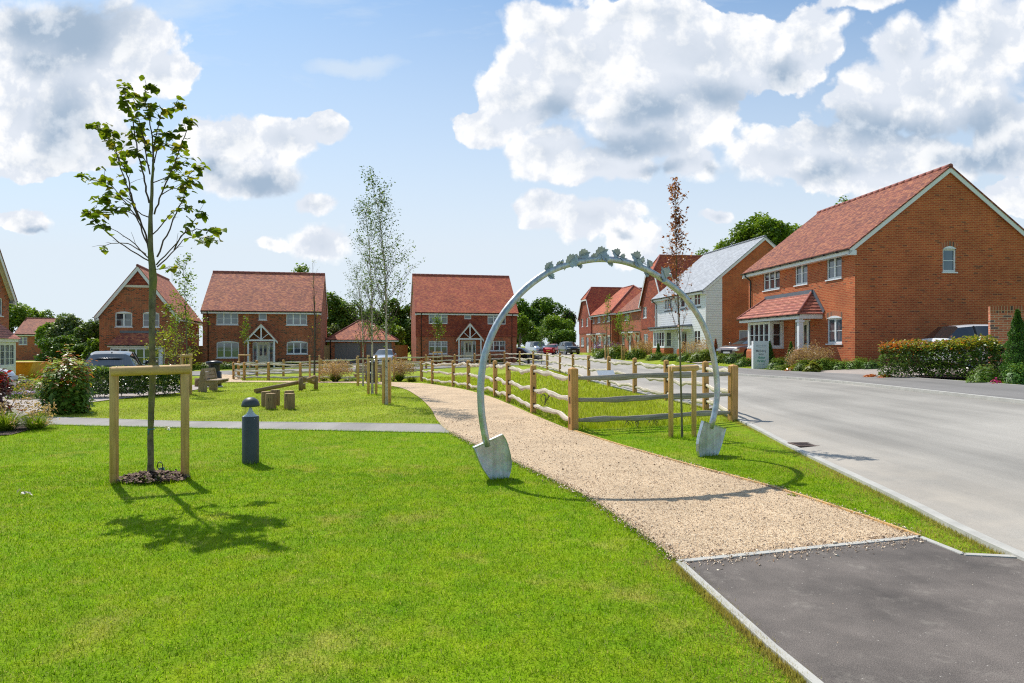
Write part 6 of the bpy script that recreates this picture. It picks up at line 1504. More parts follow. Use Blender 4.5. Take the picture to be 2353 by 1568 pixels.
big_tree('hawthorn', 'light green bush behind the dark car at the tile hung house corner', 1212, 112, 740, 812, 90, ['lf_mid', 'lf_light'], 10000, .36, 55, G1, 16, cat='bush')
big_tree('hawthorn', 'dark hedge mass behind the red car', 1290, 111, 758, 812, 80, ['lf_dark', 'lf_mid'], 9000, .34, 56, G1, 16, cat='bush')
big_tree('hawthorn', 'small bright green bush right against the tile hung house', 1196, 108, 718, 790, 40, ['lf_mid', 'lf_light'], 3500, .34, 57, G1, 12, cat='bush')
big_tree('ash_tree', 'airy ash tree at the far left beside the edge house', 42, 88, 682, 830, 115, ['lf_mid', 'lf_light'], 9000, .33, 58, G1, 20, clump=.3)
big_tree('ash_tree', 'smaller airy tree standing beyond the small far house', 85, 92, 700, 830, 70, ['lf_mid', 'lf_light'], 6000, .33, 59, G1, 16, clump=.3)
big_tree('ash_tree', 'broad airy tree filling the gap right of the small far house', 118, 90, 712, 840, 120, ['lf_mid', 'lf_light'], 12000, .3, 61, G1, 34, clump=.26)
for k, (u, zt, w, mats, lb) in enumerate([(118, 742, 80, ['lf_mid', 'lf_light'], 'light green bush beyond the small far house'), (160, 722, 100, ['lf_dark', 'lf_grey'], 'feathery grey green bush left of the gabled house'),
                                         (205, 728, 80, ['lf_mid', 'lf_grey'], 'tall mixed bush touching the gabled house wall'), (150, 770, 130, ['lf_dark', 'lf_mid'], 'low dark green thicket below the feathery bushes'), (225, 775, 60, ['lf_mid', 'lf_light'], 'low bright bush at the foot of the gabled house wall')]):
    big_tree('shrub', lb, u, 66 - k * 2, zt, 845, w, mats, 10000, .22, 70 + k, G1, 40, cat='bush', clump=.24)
# ---------------------------------------------------------------- hedges
def hedge(name, label, path, w, hh, n, lsize, seed, base='lf_hedge', tips='lf_yelhedge', tips2='lf_orange', cat='hedge', group=None, tipf=.5, t2=lambda s, r: r.random(len(s)) < .2, z_lo=.12, core=True):
    r = np.random.default_rng(seed); A = np.array(path); L = np.linalg.norm(np.diff(A, axis=0), axis=1).sum(); Q = resample(path, 40)
    x0, y0 = Q[0]; z0 = h(x0, y0); root = empty(name, (x0, y0, z0), 0, label, cat, group)
    s = r.uniform(0, 1, n); i = s * 39; px = np.interp(i, np.arange(40), Q[:, 0]); py = np.interp(i, np.arange(40), Q[:, 1])
    T = np.gradient(Q, axis=0); T /= np.linalg.norm(T, axis=1)[:, None]; tx = np.interp(i, np.arange(40), T[:, 0]); ty = np.interp(i, np.arange(40), T[:, 1])
    # points near the surface of a rounded box section
    a = r.uniform(-.15 * PI, 1.15 * PI, n); cr = np.sign(np.cos(a)) * np.abs(np.cos(a)) ** .5; sr = np.sign(np.sin(a)) * np.abs(np.sin(a)) ** .5
    bump = 1 + .1 * np.sin(s * L * 3.1) + .07 * np.sin(s * L * 7.3 + 1) + r.normal(0, .07, n); dep = np.where(r.random(n) < .7, r.uniform(.8, 1.05, n), r.uniform(.3, .9, n))
    off = cr * w / 2 * bump * dep; z = z_lo + (hh - z_lo) * np.clip(.5 + .5 * sr * bump * dep, 0, 1.2)
    lowmask = a < 0; z = np.where((a < .12 * PI) | (a > .88 * PI), z_lo + r.uniform(0, 1, n) * (hh - z_lo) * .7, z)
    en = np.minimum(s, 1 - s) * L; off = off * np.clip(.55 + en / (w * .6), 0, 1); z = z * np.clip(.86 + en / (w * 1.6), 0, 1)
    X = px - ty * off; Y = py + tx * off
    P = np.stack([X - x0, Y - y0, z + H(X, Y) - z0], -1)
    top = z / hh; mi = np.zeros(n, int); tip = (top + r.normal(0, .08, n) > .84) & (r.random(n) < tipf + .35); mi[tip] = 1; tt = tip & t2(s, r); mi[tt] = 2
    V, Fc = leaves(P, lsize, .35, -.1, .5, .3, seed); 
    arr_mesh('leaves', V, Fc, [M[base], M[tips], M[tips2]], mi, root)
    rr = random.Random(seed); b = MB(); out = []
    for k in range(max(3, int(L / .18))):
        t = rr.random(); p = Q[int(t * 39)]; q = Vector((p[0] - x0 + rr.uniform(-.2, .2) * w, p[1] - y0 + rr.uniform(-.2, .2) * w, h(*p) - z0 - .05)); twigs(b, q, (rr.gauss(0, .2), rr.gauss(0, .2), 1), hh * .75, .012, 1, rr, out, nseg=3, kids=(2, 4))
    b.build('stems', M['bark_dark'], root)
    return root
HB = .085
hedge('photinia_hedge', 'dense glossy hedge with orange and yellow new growth beside the right pavement', [at(2035, 21.2), at(2120, 20.1), at(2210, 19.2), at(2300, 18.4)], 1.1, 1.12, 13000, .09, 81, t2=lambda s, r: r.random(len(s)) < np.clip(.9 - s * 1.6, .1, .9))
hedge('laurel_hedge', 'dark green laurel hedge between the lawn and the parked dark hatchback', [g(205, 914), g(290, 912), g(360, 909), g(412, 904)], .8, .95, 9000, .095, 82, tips='lf_light', tips2='lf_hedge', tipf=.2)
PHOT = 1
hedge('photinia_bush', 'purple and red leaved bush cut by the left edge of the picture', [(-11.3, 13.2), (-10.8, 13.3), (-10.4, 13.5)], .75, 1.1, 2300, .10, 84, base='lf_purple', tips='lf_red', tips2='lf_hedge', tipf=.5, cat='bush')
# cone and column shaped evergreens
def cone(name, label, x, y, hh, r0, n, ls, seed, mat='lf_conifer', group='clipped evergreens', pw=1.0):
    r = np.random.default_rng(seed); z0 = h(x, y); root = empty(name, (x, y, z0), 0, label, 'conifer', group)
    t = r.uniform(0, 1, n) ** 1.4; rad = r0 * np.minimum(1 - t, .2 + 6 * t) ** pw * r.uniform(.72, 1.08, n) * (1 + .12 * np.sin(t * 40)); a = r.uniform(0, 2 * PI, n)
    P = np.stack([rad * np.cos(a), rad * np.sin(a), .03 + t * hh], -1)
    V, Fc = leaves(P, ls, .0, -1.2, .5, .2, seed, np.stack([np.cos(a), np.sin(a), a * 0 + 1.2], -1)); arr_mesh('foliage', V, Fc, M[mat], parent=root)
    b = MB(); b.lathe([(r0 * .55, .02), (r0 * .6, hh * .12), (r0 * .1, hh * .9), (0, hh * .95)], 10); b.build('stem', M['core'], root)
cone('thuja', 'tall slender thuja at the right edge in front of the garden wall', *at(2337, 17.1), 1.86, .40, 9000, .05, 91, pw=.8)
cone('cone_topiary', 'clipped green cone beside the column of the large house', *at(1817, 29.2), 1.15, .3, 2500, .06, 92)
cone('cone_topiary', 'dark clipped cone half hidden behind the white sign', *at(1768, 33), 1.15, .28, 2200, .06, 93)
cone('cone_topiary', 'clipped cone in front of the bay of the white house', *at(1512, 50.5), 1.15, .3, 1200, .09, 94)
cone('cone_topiary', 'brownish clipped cone left of the white house door', *at(1571, 46), 1.25, .28, 1200, .08, 95, 'lf_oakred')
cone('cone_topiary', 'brownish conifer at the corner of the white house', *at(1922 * .8553, 42), 1.3, .26, 1200, .08, 96, 'lf_oakred')
# ---------------------------------------------------------------- low plants and grasses
def plant(name, label, x, y, w, d, hh, n, ls, seed, mats, cat='plant', group='bedding plants', fl=.0, up=.2, zpow=.7, prof=False):
    r = np.random.default_rng(seed); z0 = h(x, y); root = empty(name, (x, y, z0), 0, label, cat, group)
    q = r.normal(size=(n, 3)); q /= np.linalg.norm(q, axis=1)[:, None]; q[:, 2] = np.abs(q[:, 2]); s = r.uniform(.5, 1, n) ** zpow; lump = 1 + .18 * np.sin(q[:, 0] * 9 + seed) * np.cos(q[:, 1] * 7)
    P = q * (s * lump)[:, None] * np.array([w / 2, d / 2, hh]); P[:, 2] += .02
    if prof:
        a = np.arctan2(q[:, 1], q[:, 0]); k = (.5 + .55 * np.clip(P[:, 2] / hh * 1.6, 0, 1)) * (1 + .16 * np.sin(a * 3 + P[:, 2] * 5) + .1 * np.sin(a * 7 - P[:, 2] * 9)); P[:, 0] *= k; P[:, 1] *= k; z01 = r.uniform(0, 1, n); P[:, 2] = np.where(r.random(n) < .35, z01 * P[:, 2] + .05, P[:, 2]) + r.normal(0, .06, n)
    P[:, 2] += H(P[:, 0] + x, P[:, 1] + y) - z0
    mi = np.zeros(n, int)
    if len(mats) > 1: mi = ((P[:, 2] > hh * .6) & (r.random(n) < fl)).astype(int)
    if len(mats) > 2: mi = np.where(r.random(n) < np.clip((P[:, 2] / hh - .2) * 1.25, 0.06, .82), r.choice([1, 2, 3][:len(mats) - 1], n), 0)
    V, Fc = leaves(P, ls, up, 0, .55, .3, seed); arr_mesh('foliage', V, Fc, [M[m] for m in mats], mi, root); return root
def grass_tuft(name, label, x, y, hh, w, n, seed, mat='blade_green', plume=None, pn=0, ph=1.0, group='ornamental grasses', cat='grass clump', bw=.008, pw=None, red=0):
    r = np.random.default_rng(seed); z0 = h(x, y); root = empty(name, (x, y, z0), 0, label, cat, group)
    def bl(n, L, spread, wd, straight):
        a = r.uniform(0, 2 * PI, n); t = r.uniform(.05, 1, n) ** .8 * spread; Ls = L * r.uniform(.6, 1.05, n); b0 = np.stack([np.cos(a) * .12 * w * r.random(n), np.sin(a) * .12 * w * r.random(n), np.zeros(n)], -1)
        d = np.stack([np.cos(a) * np.sin(t), np.sin(a) * np.sin(t), np.cos(t)], -1); out = []; side = np.stack([-np.sin(a), np.cos(a), np.zeros(n)], -1) * wd / 2
        p = b0; P = [p]
        for k in range(3):
            p = p + d * (Ls / 3)[:, None]; P.append(p); d = d + np.array([0, 0, -straight]) ; d = d + np.stack([np.cos(a), np.sin(a), a * 0], -1) * straight * .4; d /= np.linalg.norm(d, axis=1)[:, None]
        V = np.stack([P[0] - side, P[0] + side, P[1] + side, P[1] - side, P[2] + side * .8, P[2] - side * .8, P[3]], 1)
        f = np.array([[0, 1, 2, 3], [3, 2, 4, 5]]); k = np.arange(n)[:, None, None] * 7
        # tip as a degenerate-free quad: use the middle of the last edge twice is avoided by a tiny width
        V = np.concatenate([V[:, :6], (P[3] + side * .15)[:, None], (P[3] - side * .15)[:, None]], 1)
        f = np.array([[0, 1, 2, 3], [3, 2, 4, 5], [5, 4, 6, 7]]); Fc = (np.arange(n)[:, None, None] * 8 + f[None]).reshape(-1, 4)
        return V.reshape(-1, 3), Fc, P[3]
    V, Fc, _ = bl(n, hh, w, bw, .22); arr_mesh('blades', V, Fc, M[mat], parent=root)
    if plume:
        V, Fc, tip = bl(pn, ph, (pw or w) * .8, bw * .35, .06); arr_mesh('stalks', V, Fc, M['tan'], parent=root)
        m = 26; C = np.repeat(tip, m, 0); t = r.uniform(0, 1, len(C))[:, None]; C = C + r.normal(0, .05 * ph, C.shape) - np.array([0, 0, .28 * ph]) * t
        V, Fc = leaves(C, .045 + bw * 1.6, .1, .3, .4, .2, seed); arr_mesh('plumes', V, Fc, M[plume], parent=root)
    return root
px_, py_ = g(134, 952); ph = plant('photinia_bush', 'tall bushy photinia with red and orange tips at the corner of the left path', px_, py_ + .3, 1.45, 1.3, 1.45, 4300, .115, 83, ['lf_mid', 'lf_yelhedge', 'lf_orange', 'lf_light'], 'bush', None, up=.4, zpow=.5, prof=True)
b = MB(); out = []; rr = random.Random(3)
for k in range(9): twigs(b, (rr.uniform(-.02, .02), rr.uniform(-.02, .02), -.03), (rr.gauss(0, .35), rr.gauss(0, .35), 1), 1.1, .014, 1, rr, out, nseg=4)
b.build('stems', M['bark_dark'], ph)
grass_tuft('ornamental_grass', 'rounded tuft of ornamental grass beside the start of the asphalt path', *g(82, 985), .42, 1.15, 700, 101, plume='tan', pn=16, ph=.75, bw=.007)
grass_tuft('ornamental_grass', 'larger grass tuft cut by the left edge of the picture', *g(12, 990), .52, 1.1, 900, 102, plume='tan', pn=14, ph=.9, bw=.008)
for k, (u, v) in enumerate([(24, 936), (50, 943)]):
    x, y = g(u, v + 40); rt_ = empty('red_flower', (x, y, 0), 0, ['left red tulip like leaf spray above the grass tufts', 'right red tulip like leaf spray above the grass tufts'][k], 'flower')
    b = MB(); b.tube([(0, 0, 0), (.01, 0, .2), (0, 0, .36)], .004, 4); b.build('stem', M['twig_green'], rt_); P = np.tile([[0, 0, .34]], (7, 1)); V, Fc = leaves(P, .09, .0, -1.5, .45, .2, 5 + k); arr_mesh('petals', V, Fc, M['lf_red'], parent=rt_)
x, y = at(770, 36.6); grass_tuft('ornamental_grass', 'big fountain grass with tan plumes left of the bench', x, y, .62, 1.0, 700, 103, plume='tan', pn=150, ph=1.3, bw=.022)
x, y = at(917, 37.2); grass_tuft('ornamental_grass', 'big fountain grass with tan plumes right of the bench', x, y, .6, .9, 600, 104, plume='tan', pn=130, ph=1.3, bw=.022)
x, y = at(946, 36.6); grass_tuft('ornamental_grass', 'low golden variegated grass beside the path bend', x, y, .36, 1.35, 500, 105, mat='lf_yel', bw=.03)
x, y = at(1478, 58); grass_tuft('ornamental_grass', 'broad tan fountain grass before the bay of the terrace', x, y, .8, 1.0, 500, 106, plume='tan', pn=120, ph=1.5, bw=.03)
x, y = at(1500, 57); grass_tuft('ornamental_grass', 'second tan fountain grass left of the small cone', x, y, .7, .9, 400, 107, plume='tan', pn=90, ph=1.35, bw=.03)
x, y = at(1603, 43); grass_tuft('ornamental_grass', 'pinkish feathery grass in front of the white boarded wall', x, y, .8, .9, 500, 108, plume='tan', pn=110, ph=1.6, bw=.02)
x, y = at(1862, 27.2); grass_tuft('ornamental_grass', 'feathery bronze grass in front of the large house wall', x, y, .5, .9, 500, 109, plume='tan', pn=130, ph=1.15, bw=.012)
x, y = at(1838, 27.4); grass_tuft('ornamental_grass', 'smaller bronze grass beside the brick pier', x, y, .4, .9, 300, 110, plume='tan', pn=60, ph=.95, bw=.012)
PL = [  # u, D, w, d, h, n, leaf, mats, fl, label
 (1848, 26.6, 1.0, .8, .5, 1500, .10, ['blade_green'], 0, 'bushy green perennial under the bronze grass'), (1893, 26.4, 1.5, .8, .5, 2400, .09, ['lf_light'], 0, 'soft light green perennial along the large house wall'),
 (1936, 26.0, .9, .7, .38, 1500, .07, ['lf_mid', 'lf_light'], .5, 'green shrub hiding the corner of the large house'), (1972, 25.6, 1.1, .7, .45, 1700, .07, ['lf_mid', 'lf_light'], .5, 'low dark leaved shrub left of the photinia hedge'),
 (2003, 25.0, .7, .6, .4, 900, .07, ['lf_dark', 'lf_mid'], .4, 'dark low shrub in the shade behind the hedge'),
 (1866, 25.7, .6, .5, .42, 500, .16, ['lf_yel'], 0, 'pale variegated plant in the middle of the large house bed'), (1825, 27.0, .9, .5, .22, 500, .1, ['lf_orange', 'lf_yel'], .6, 'low orange leaved ground cover at the edge of the drive'),
 (1790, 29.6, 1.2, .7, .5, 1500, .08, ['lf_mid', 'lf_light'], .5, 'low green shrub right of the white sign'), (1800, 28.4, 1.2, .5, .25, 800, .08, ['lf_light', 'lf_yel'], .5, 'low yellow green ground cover below the cone'),
 (1712, 33.5, 1.2, .7, .45, 900, .1, ['lf_mid', 'lf_light'], .4, 'green plants left of the white sign'), (1690, 37, 1.5, .8, .55, 1200, .1, ['lf_dark', 'lf_mid'], .5, 'dark bedding plants by the silver car'),
 (1660, 38.5, 1.3, .8, .5, 1200, .12, ['blade_green'], 0, 'grassy green plants below the corner of the white house'), (1620, 41, 2.2, .9, .75, 2200, .13, ['blade_green'], 0, 'long grassy border in front of the white boarded wall'),
 (1580, 43.5, 1.6, .8, .6, 1200, .12, ['lf_mid', 'lf_light'], .5, 'green border plants by the white house door'), (1542, 46, 1.6, .8, .5, 1200, .11, ['lf_mid', 'lf_light'], .5, 'rounded green shrub under the brick bay plinth'), (1508, 49, 1.8, .9, .55, 1300, .12, ['lf_light', 'lf_mid'], .5, 'bright green shrubs at the foot of the small cone'),
 (1460, 54, 2.0, 1, .9, 1200, .16, ['lf_light', 'lf_yel'], .4, 'yellow green shrub before the set back terrace'), (1418, 58, 2.2, 1, 1.2, 1300, .17, ['lf_light', 'lf_yel'], .5, 'tall loose shrub between the two terraces saplings'),
 (1385, 61, 1.8, 1, .9, 1000, .16, ['lf_mid', 'lf_light'], .4, 'green shrub at the left end of the terrace beds'), (1372, 66, 2.0, .9, 1.5, 700, .15, ['lf_light', 'violet'], .8, 'purple flowering buddleia beside the terrace'), (1409, 66, 2.0, .9, 1.5, 700, .15, ['lf_light', 'violet'], .7, 'second purple flowering shrub beside the terrace doors'),
 (760, 37.2, .0001, .0001, .01, 4, .01, ['lf_grey'], 0, ''), (806, 37.3, 1.2, .5, .22, 500, .07, ['lf_grey', 'lf_mid'], .5, 'low grey green lavender in front of the bench'), (893, 37.1, .7, .5, .22, 300, .07, ['lf_grey', 'lf_mid'], .5, 'small lavender right of the black bin'), (738, 36.8, .8, .5, .3, 300, .09, ['lf_sap'], 0, 'small bright green plant at the foot of the bare tree'),
 (475, 52, 3.2, .8, .55, 1200, .14, ['lf_light', 'lf_yel'], .4, 'pale green bedding along the board fence'), (520, 52.5, 3.4, .8, .55, 1300, .14, ['lf_mid', 'lf_light'], .5, 'green bedding left of the brown brick porch'), (655, 56.5, 3.4, .7, .6, 1200, .14, ['lf_dark', 'lf_mid'], .5, 'dark low planting right of the brown brick porch'),
 (1000, 62.5, 3.4, .8, .7, 1200, .15, ['lf_orange', 'lf_yel'], .5, 'reddish low hedge left of the tile hung house door'), (1125, 64.0, 3.6, .8, .6, 1200, .15, ['lf_mid', 'lf_yel'], .3, 'low planting right of the tile hung house door'), (935, 57, 2.4, .8, .35, 600, .14, ['lf_light', 'lf_yel'], .5, 'pale low plants before the side gable'),
 (2262, 17.2, .85, .7, .5, 1600, .06, ['lf_mid', 'lf_grey'], .5, 'small leaved shrub at the right end of the photinia hedge'), (2340, 16.6, .8, .6, .55, 1500, .06, ['lf_conifer', 'lf_light'], .4, 'green shrub at the foot of the thuja'),
 (1998, 21.3, .5, .4, .14, 260, .08, ['lf_orange'], 0, 'small orange leaved plant at the corner of the drive'), (2035, 20.7, .6, .35, .16, 300, .08, ['lf_orange', 'lf_yel'], .4, 'orange ground cover under the left end of the photinia hedge'),
 (85, 22, 1.8, 1.0, .5, 900, .11, ['lf_yel', 'lf_orange'], .3, 'yellow and orange bedding behind the photinia bush'), (60, 20.5, 1.3, .7, .32, 600, .08, ['lf_mid', 'violet'], .6, 'purple flowers at the edge of the paved court'), (30, 24, 2.0, 1, .7, 900, .11, ['lf_purple', 'lf_light'], .5, 'dark leaved bedding beside the left car'),
]
for k, (u, D, w, d, hh, n, ls, mats, fl, lb) in enumerate(PL):
    if not lb: continue
    x, y = at(u, D); plant('bedding_plant', lb, x, y, w, d, hh, n, ls, 200 + k, mats, fl=fl)
x, y = at(2288, 16.6); fl_ = plant('flower', 'magenta flower spray beside the thuja', x, y, .3, .2, .2, 60, .06, 300, ['pink'], 'flower')
# ---------------------------------------------------------------- vehicles
def paint(name, col, rough=.22, metal=.3):
    m, n, out = newmat(name); pos = n.new('ShaderNodeTexCoord').outputs['Object']
    c = n.mix(1.0, (*col, 1), n.ramp(n.noise(pos, 2, 3), [(.3, .93), (.7, 1.05)]), 'MULTIPLY')
    princ(n, out, c, rough, Metallic=metal, Coat_Weight=.8, Coat_Roughness=.04); return m
M['carglass'] = simple('car_glass', (.012, .018, .022), .03, .1, Specular_IOR_Level=1.0, IOR=1.7)
M['tyre'] = simple('tyre_rubber', (.02, .02, .02), .85, .2); M['rim'] = simple('alloy', (.42, .43, .45), .3, .1, Metallic=.8)
M['lampc'] = simple('clear_lamp', (.62, .66, .7), .1, .1, Specular_IOR_Level=1.0); M['lampr'] = simple('red_lamp', (.4, .01, .012), .15, .1)
M['plate_w'] = simple('white_plate', (.75, .75, .72), .4); M['plate_y'] = simple('yellow_plate', (.7, .5, .05), .4)
def car(name, label, x, y, rz, pm, L=4.3, W=1.8, Ht=1.5, kind='hatch', z=None, group='parked vehicles', cat='car', stripes=False, plate='plate_w'):
    """front looks to local -y; origin on the ground in the middle"""
    root = empty(name, (x, y, h(x, y) + .02 if z is None else z), rz, label, cat, group)
    hl = L / 2; k = Ht / 1.5
    # stations from front to back: (y, bonnet/roof height, belt height, half width, roof half width, sill height)
    if kind == 'van':
        S = [(-1.0, .62, .60, .74, .70, .42), (-.97, .98, .95, .90, .84, .30), (-.90, 1.12, 1.08, .97, .88, .24), (-.70, 1.30, 1.16, 1.0, .9, .22), (-.62, 1.36, 1.18, 1.0, .9, .22), (-.36, 1.93, 1.2, 1.0, .83, .22), (-.2, 1.98, 1.2, 1, .84, .22), (.1, 2.0, 1.2, 1, .84, .22), (.5, 2.0, 1.2, 1, .84, .22), (.95, 1.97, 1.2, .99, .84, .22), (1.0, 1.8, 1.18, .97, .82, .26)]
        k = Ht / 2.0; ws, rw, gl = (4, 5), (9, 10), range(4, 7)
    elif kind == 'suv':
        S = [(-1.0, .70, .66, .74, .66, .34), (-.97, .92, .88, .90, .80, .26), (-.88, 1.0, .95, .97, .84, .22), (-.6, 1.08, 1.02, 1.0, .86, .22), (-.42, 1.12, 1.04, 1.0, .86, .22), (-.14, 1.58, 1.06, 1.0, .72, .22), (.1, 1.64, 1.07, 1.0, .74, .22), (.45, 1.64, 1.09, 1, .74, .22), (.74, 1.58, 1.12, .99, .72, .22), (.93, 1.14, 1.12, .96, .8, .26), (1.0, .86, .84, .9, .8, .36)]
        k = Ht / 1.64; ws, rw, gl = (4, 5), (8, 9), range(4, 9)
    else:
        S = [(-1.0, .58, .54, .72, .62, .30), (-.96, .76, .72, .88, .78, .22), (-.86, .86, .82, .96, .84, .19), (-.56, .96, .90, 1.0, .86, .19), (-.42, 1.0, .92, 1.0, .85, .19), (-.08, 1.42, .94, 1.0, .70, .19), (.12, 1.49, .95, 1.0, .71, .19), (.42, 1.48, .97, 1, .70, .19), (.68, 1.38, 1.0, .98, .66, .19), (.92, .98, .97, .94, .74, .22), (1.0, .74, .72, .88, .76, .32)]
        k = Ht / 1.49; ws, rw, gl = (4, 5), (8, 9), range(4, 9)
    hw = W / 2; R_ = []
    for (fy, zt, zb, w, wr, sl) in S:
        yv = fy * hl; zt *= k; zb *= k; sl = sl * k; w *= hw; wr *= hw
        top = zt > zb + .12
        R_.append([(-w * .93, yv, sl), (-w, yv, sl + .16), (-w, yv, (sl + zb) / 2 + .05), (-w * .97, yv, zb), ((-wr, yv, zt - .06 * k) if top else (-w * .9, yv, zb + (zt - zb) * .6)), (-wr * .8, yv, zt), (0, yv, zt + .015)])
        R_[-1] += [(-p[0], p[1], p[2]) for p in R_[-1][:6][::-1]]
    body, wsb, rwb, sgl, sgr = MB(), MB(), MB(), MB(), MB(); n = len(R_[0])
    pil = []
    for i in range(len(R_) - 1):
        for j in range(n - 1):
            q = [R_[i][j], R_[i + 1][j], R_[i + 1][j + 1], R_[i][j + 1]]
            tgt = body
            if i == ws[0] and 4 <= j <= 7: tgt = wsb
            elif i == rw[0] and 4 <= j <= 7: tgt = rwb
            elif i in gl and j == 3: tgt = sgl
            elif i in gl and j == 8: tgt = sgr
            tgt.face(q[::-1], smooth=True)
    for r_, rev in ((R_[0], 1), (R_[-1], 0)):
        q = r_ if rev else r_[::-1]; body.face(q, smooth=False)
    body.face([R_[i][0] for i in range(len(R_))] + [R_[i][-1] for i in range(len(R_) - 1, -1, -1)])
    # wheel arches
    wy = (-.62, .60); wr_ = (.335 if kind == 'hatch' else .36) * (1 if kind != 'van' else .98)
    bo = body.build('body', pm, root, weld=True)
    wsb.build('windscreen', M['carglass'], root, weld=True); rwb.build('rear_window', M['carglass'] if kind != 'van' else pm, root, weld=True)
    for s_ in (sgl, sgr):
        s_.build('side_window', M['carglass'], root, weld=True)
    # pillars between the side windows, belt and roof rails
    for fy in ((.1, .5) if kind != 'van' else ()):
        for s in (-1, 1): b = MB(); b.beam((s * hw * 1.0 * .985, fy * hl, S[6][2] * k), (s * hw * S[6][4] * 1.01, fy * hl + .02, S[6][1] * k - .06), .05, .03, (1, 0, 0)); b.build('pillar', M['black'], root)
    for fy in wy:
        for s in (-1, 1):
            w = MB(); cx = s * (hw - .1); w.M = Matrix.Translation((cx, fy * hl, wr_)) @ Matrix.Rotation(R(90) * s, 4, 'Y')
            w.lathe([(0, -.1), (wr_ * .97, -.1), (wr_, -.06), (wr_, .09), (wr_ * .93, .115), (wr_ * .68, .118)], 20); wo = w.build('wheel', M['tyre'], root)
            r2 = MB(); r2.M = w.M; r2.lathe([(wr_ * .68, .119), (wr_ * .62, .10), (wr_ * .2, .095), (wr_ * .16, .12), (0, .122)], 10); r2.build('rim', M['rim'], wo)
            a = MB(); a.M = Matrix.Translation((s * (hw + .004), fy * hl, wr_)) @ Matrix.Rotation(R(90) * s, 4, 'Y'); a.lathe([(wr_ * .9, -.02), (wr_ * 1.13, -.02), (wr_ * 1.16, .0)], 20); a.build('wheel_arch', M['black'], root)
    zf = S[1][2] * k
    for s in (-1, 1):
        b = MB(); x0, x1 = sorted((s * hw * .52, s * hw * .90)); y0 = -hl * .985
        b.face([(x0, y0 - .02, zf - .17), (x1, -hl * .93, zf - .13), (x1, -hl * .92, zf + .0), (x0, y0 + .0, zf - .03)] if True else []); b.face([(x0, y0 - .02, zf - .17), (x1, -hl * .93, zf - .13), (x1, -hl * .92, zf + .0), (x0, y0 + .0, zf - .03)][::-1])
        b.M = None; b.box(x0, y0 - .015, zf - .16, x1 - (.0 if s > 0 else 0), -hl * .9, zf - .03) ; b.build('headlight', M['lampc'], root)
        zr = S[-2][2] * k
        b = MB(); b.box(*(sorted((s * hw * .62, s * hw * .955))[0], hl * .90, zr - .24), sorted((s * hw * .62, s * hw * .955))[1], hl * .975, zr - .05); b.build('tail_light', M['lampr'], root)
        b = MB(); mx_ = s * (hw + .1); b.lathe([(0, -.06), (.07, -.05), (.09, 0), (.07, .06), (0, .07)], 8, (mx_, -.36 * hl, S[4][1] * k + .04)); b.beam((s * hw * .93, -.36 * hl, S[4][1] * k - .02), (mx_, -.36 * hl, S[4][1] * k + .0), .03, .04); b.build('mirror', pm, root)
    b = MB(); b.box(-hw * .46, -hl - .008, zf - .26, hw * .46, -hl * .95, zf - .1); b.build('grille', M['black'], root)
    b = MB(); b.box(-hw * .75, -hl - .004, .22, hw * .75, -hl * .95, .36); b.build('bumper_intake', M['black'], root)
    b = MB(); b.box(-.26, -hl - .016, .38 * k + .02, .26, -hl - .009, .38 * k + .13); b.build('number_plate', M['plate_w'], root)
    b = MB(); b.box(-.26, hl + .002, .52 * k, .26, hl + .012, .52 * k + .11); b.build('number_plate', M['plate_y'], root)
    if stripes:
        for s in (-1, 1):
            b = MB(); x0, x1 = sorted((s * .08, s * .28)); 
            b.face([(x0, S[2][0] * hl, S[2][1] * k + .026), (x1, S[2][0] * hl, S[2][1] * k + .026), (x1, S[4][0] * hl, S[4][1] * k + .03), (x0, S[4][0] * hl, S[4][1] * k + .03)]); b.build('bonnet_stripe', M['black'], root)
    return root
P_black = paint('black_paint', (.012, .014, .018)); P_silver = paint('silver_paint', (.5, .52, .55), .25, .6); P_white = paint('white_car_paint', (.72, .74, .76), .25, 0); P_red = paint('red_car_paint', (.45, .015, .03)); P_navy = paint('dark_navy_paint', (.012, .022, .035)); P_bronze = paint('bronze_paint', (.22, .17, .15), .2, .6)
# dark hatchback behind the laurel hedge, its tail towards us
hx, hy_ = at(264, 25.4); hb = car('parked_car', 'glossy black hatchback seen from behind over the laurel hedge', hx, hy_, R(205), P_black, 4.3, 1.9, 1.54, 'hatch')
b = MB(); b.tube([(-.62, 1.62, 1.22), (-.3, 1.70, 1.27), (.3, 1.70, 1.27), (.62, 1.62, 1.22)], .03, 6); b.build('spoiler', P_black, hb)
b = MB(); b.lathe([(.03, 0), (.02, .06), (0, .08)], 8, (0, .9, 1.57)); b.build('aerial', M['black'], hb)
b = MB(); b.beam((.05, 1.83, 1.12), (.5, 1.74, 1.2), .02, .02); b.build('wiper', M['black'], hb)
x, y = at(-52, 22.5); car('parked_car', 'silver car mostly hidden behind the purple leaved bush at the left edge', x - .9, y, R(70), P_silver, 4.3, 1.8, 1.46)
x, y = at(884.5, 58.6); car('parked_car', 'silver car parked nose out in front of the double garage', x, y, R(4), P_silver, 4.6, 1.85, 1.5)
x, y = at(1200, 74); car('parked_car', 'dark car with a pale bonnet half hidden by the corner of the tile hung house', x, y, R(62), P_navy, 4.4, 1.8, 1.5)
x, y = at(1232, 99); van = car('panel_van', 'silver panel van with two black bonnet stripes by the far hedge', x, y, R(18), P_silver, 5.0, 2.0, 2.02, 'van', cat='van', stripes=True)
x, y = at(1273, 93); car('parked_car', 'red hatchback beside the dark blue off road car', x, y, R(-28) + PI, P_red, 4.1, 1.75, 1.5)
x, y = at(1306, 86.5); car('parked_car', 'dark navy off road car parked at the head of the terrace', x, y, R(14), P_navy, 4.3, 1.86, 1.68, 'suv')
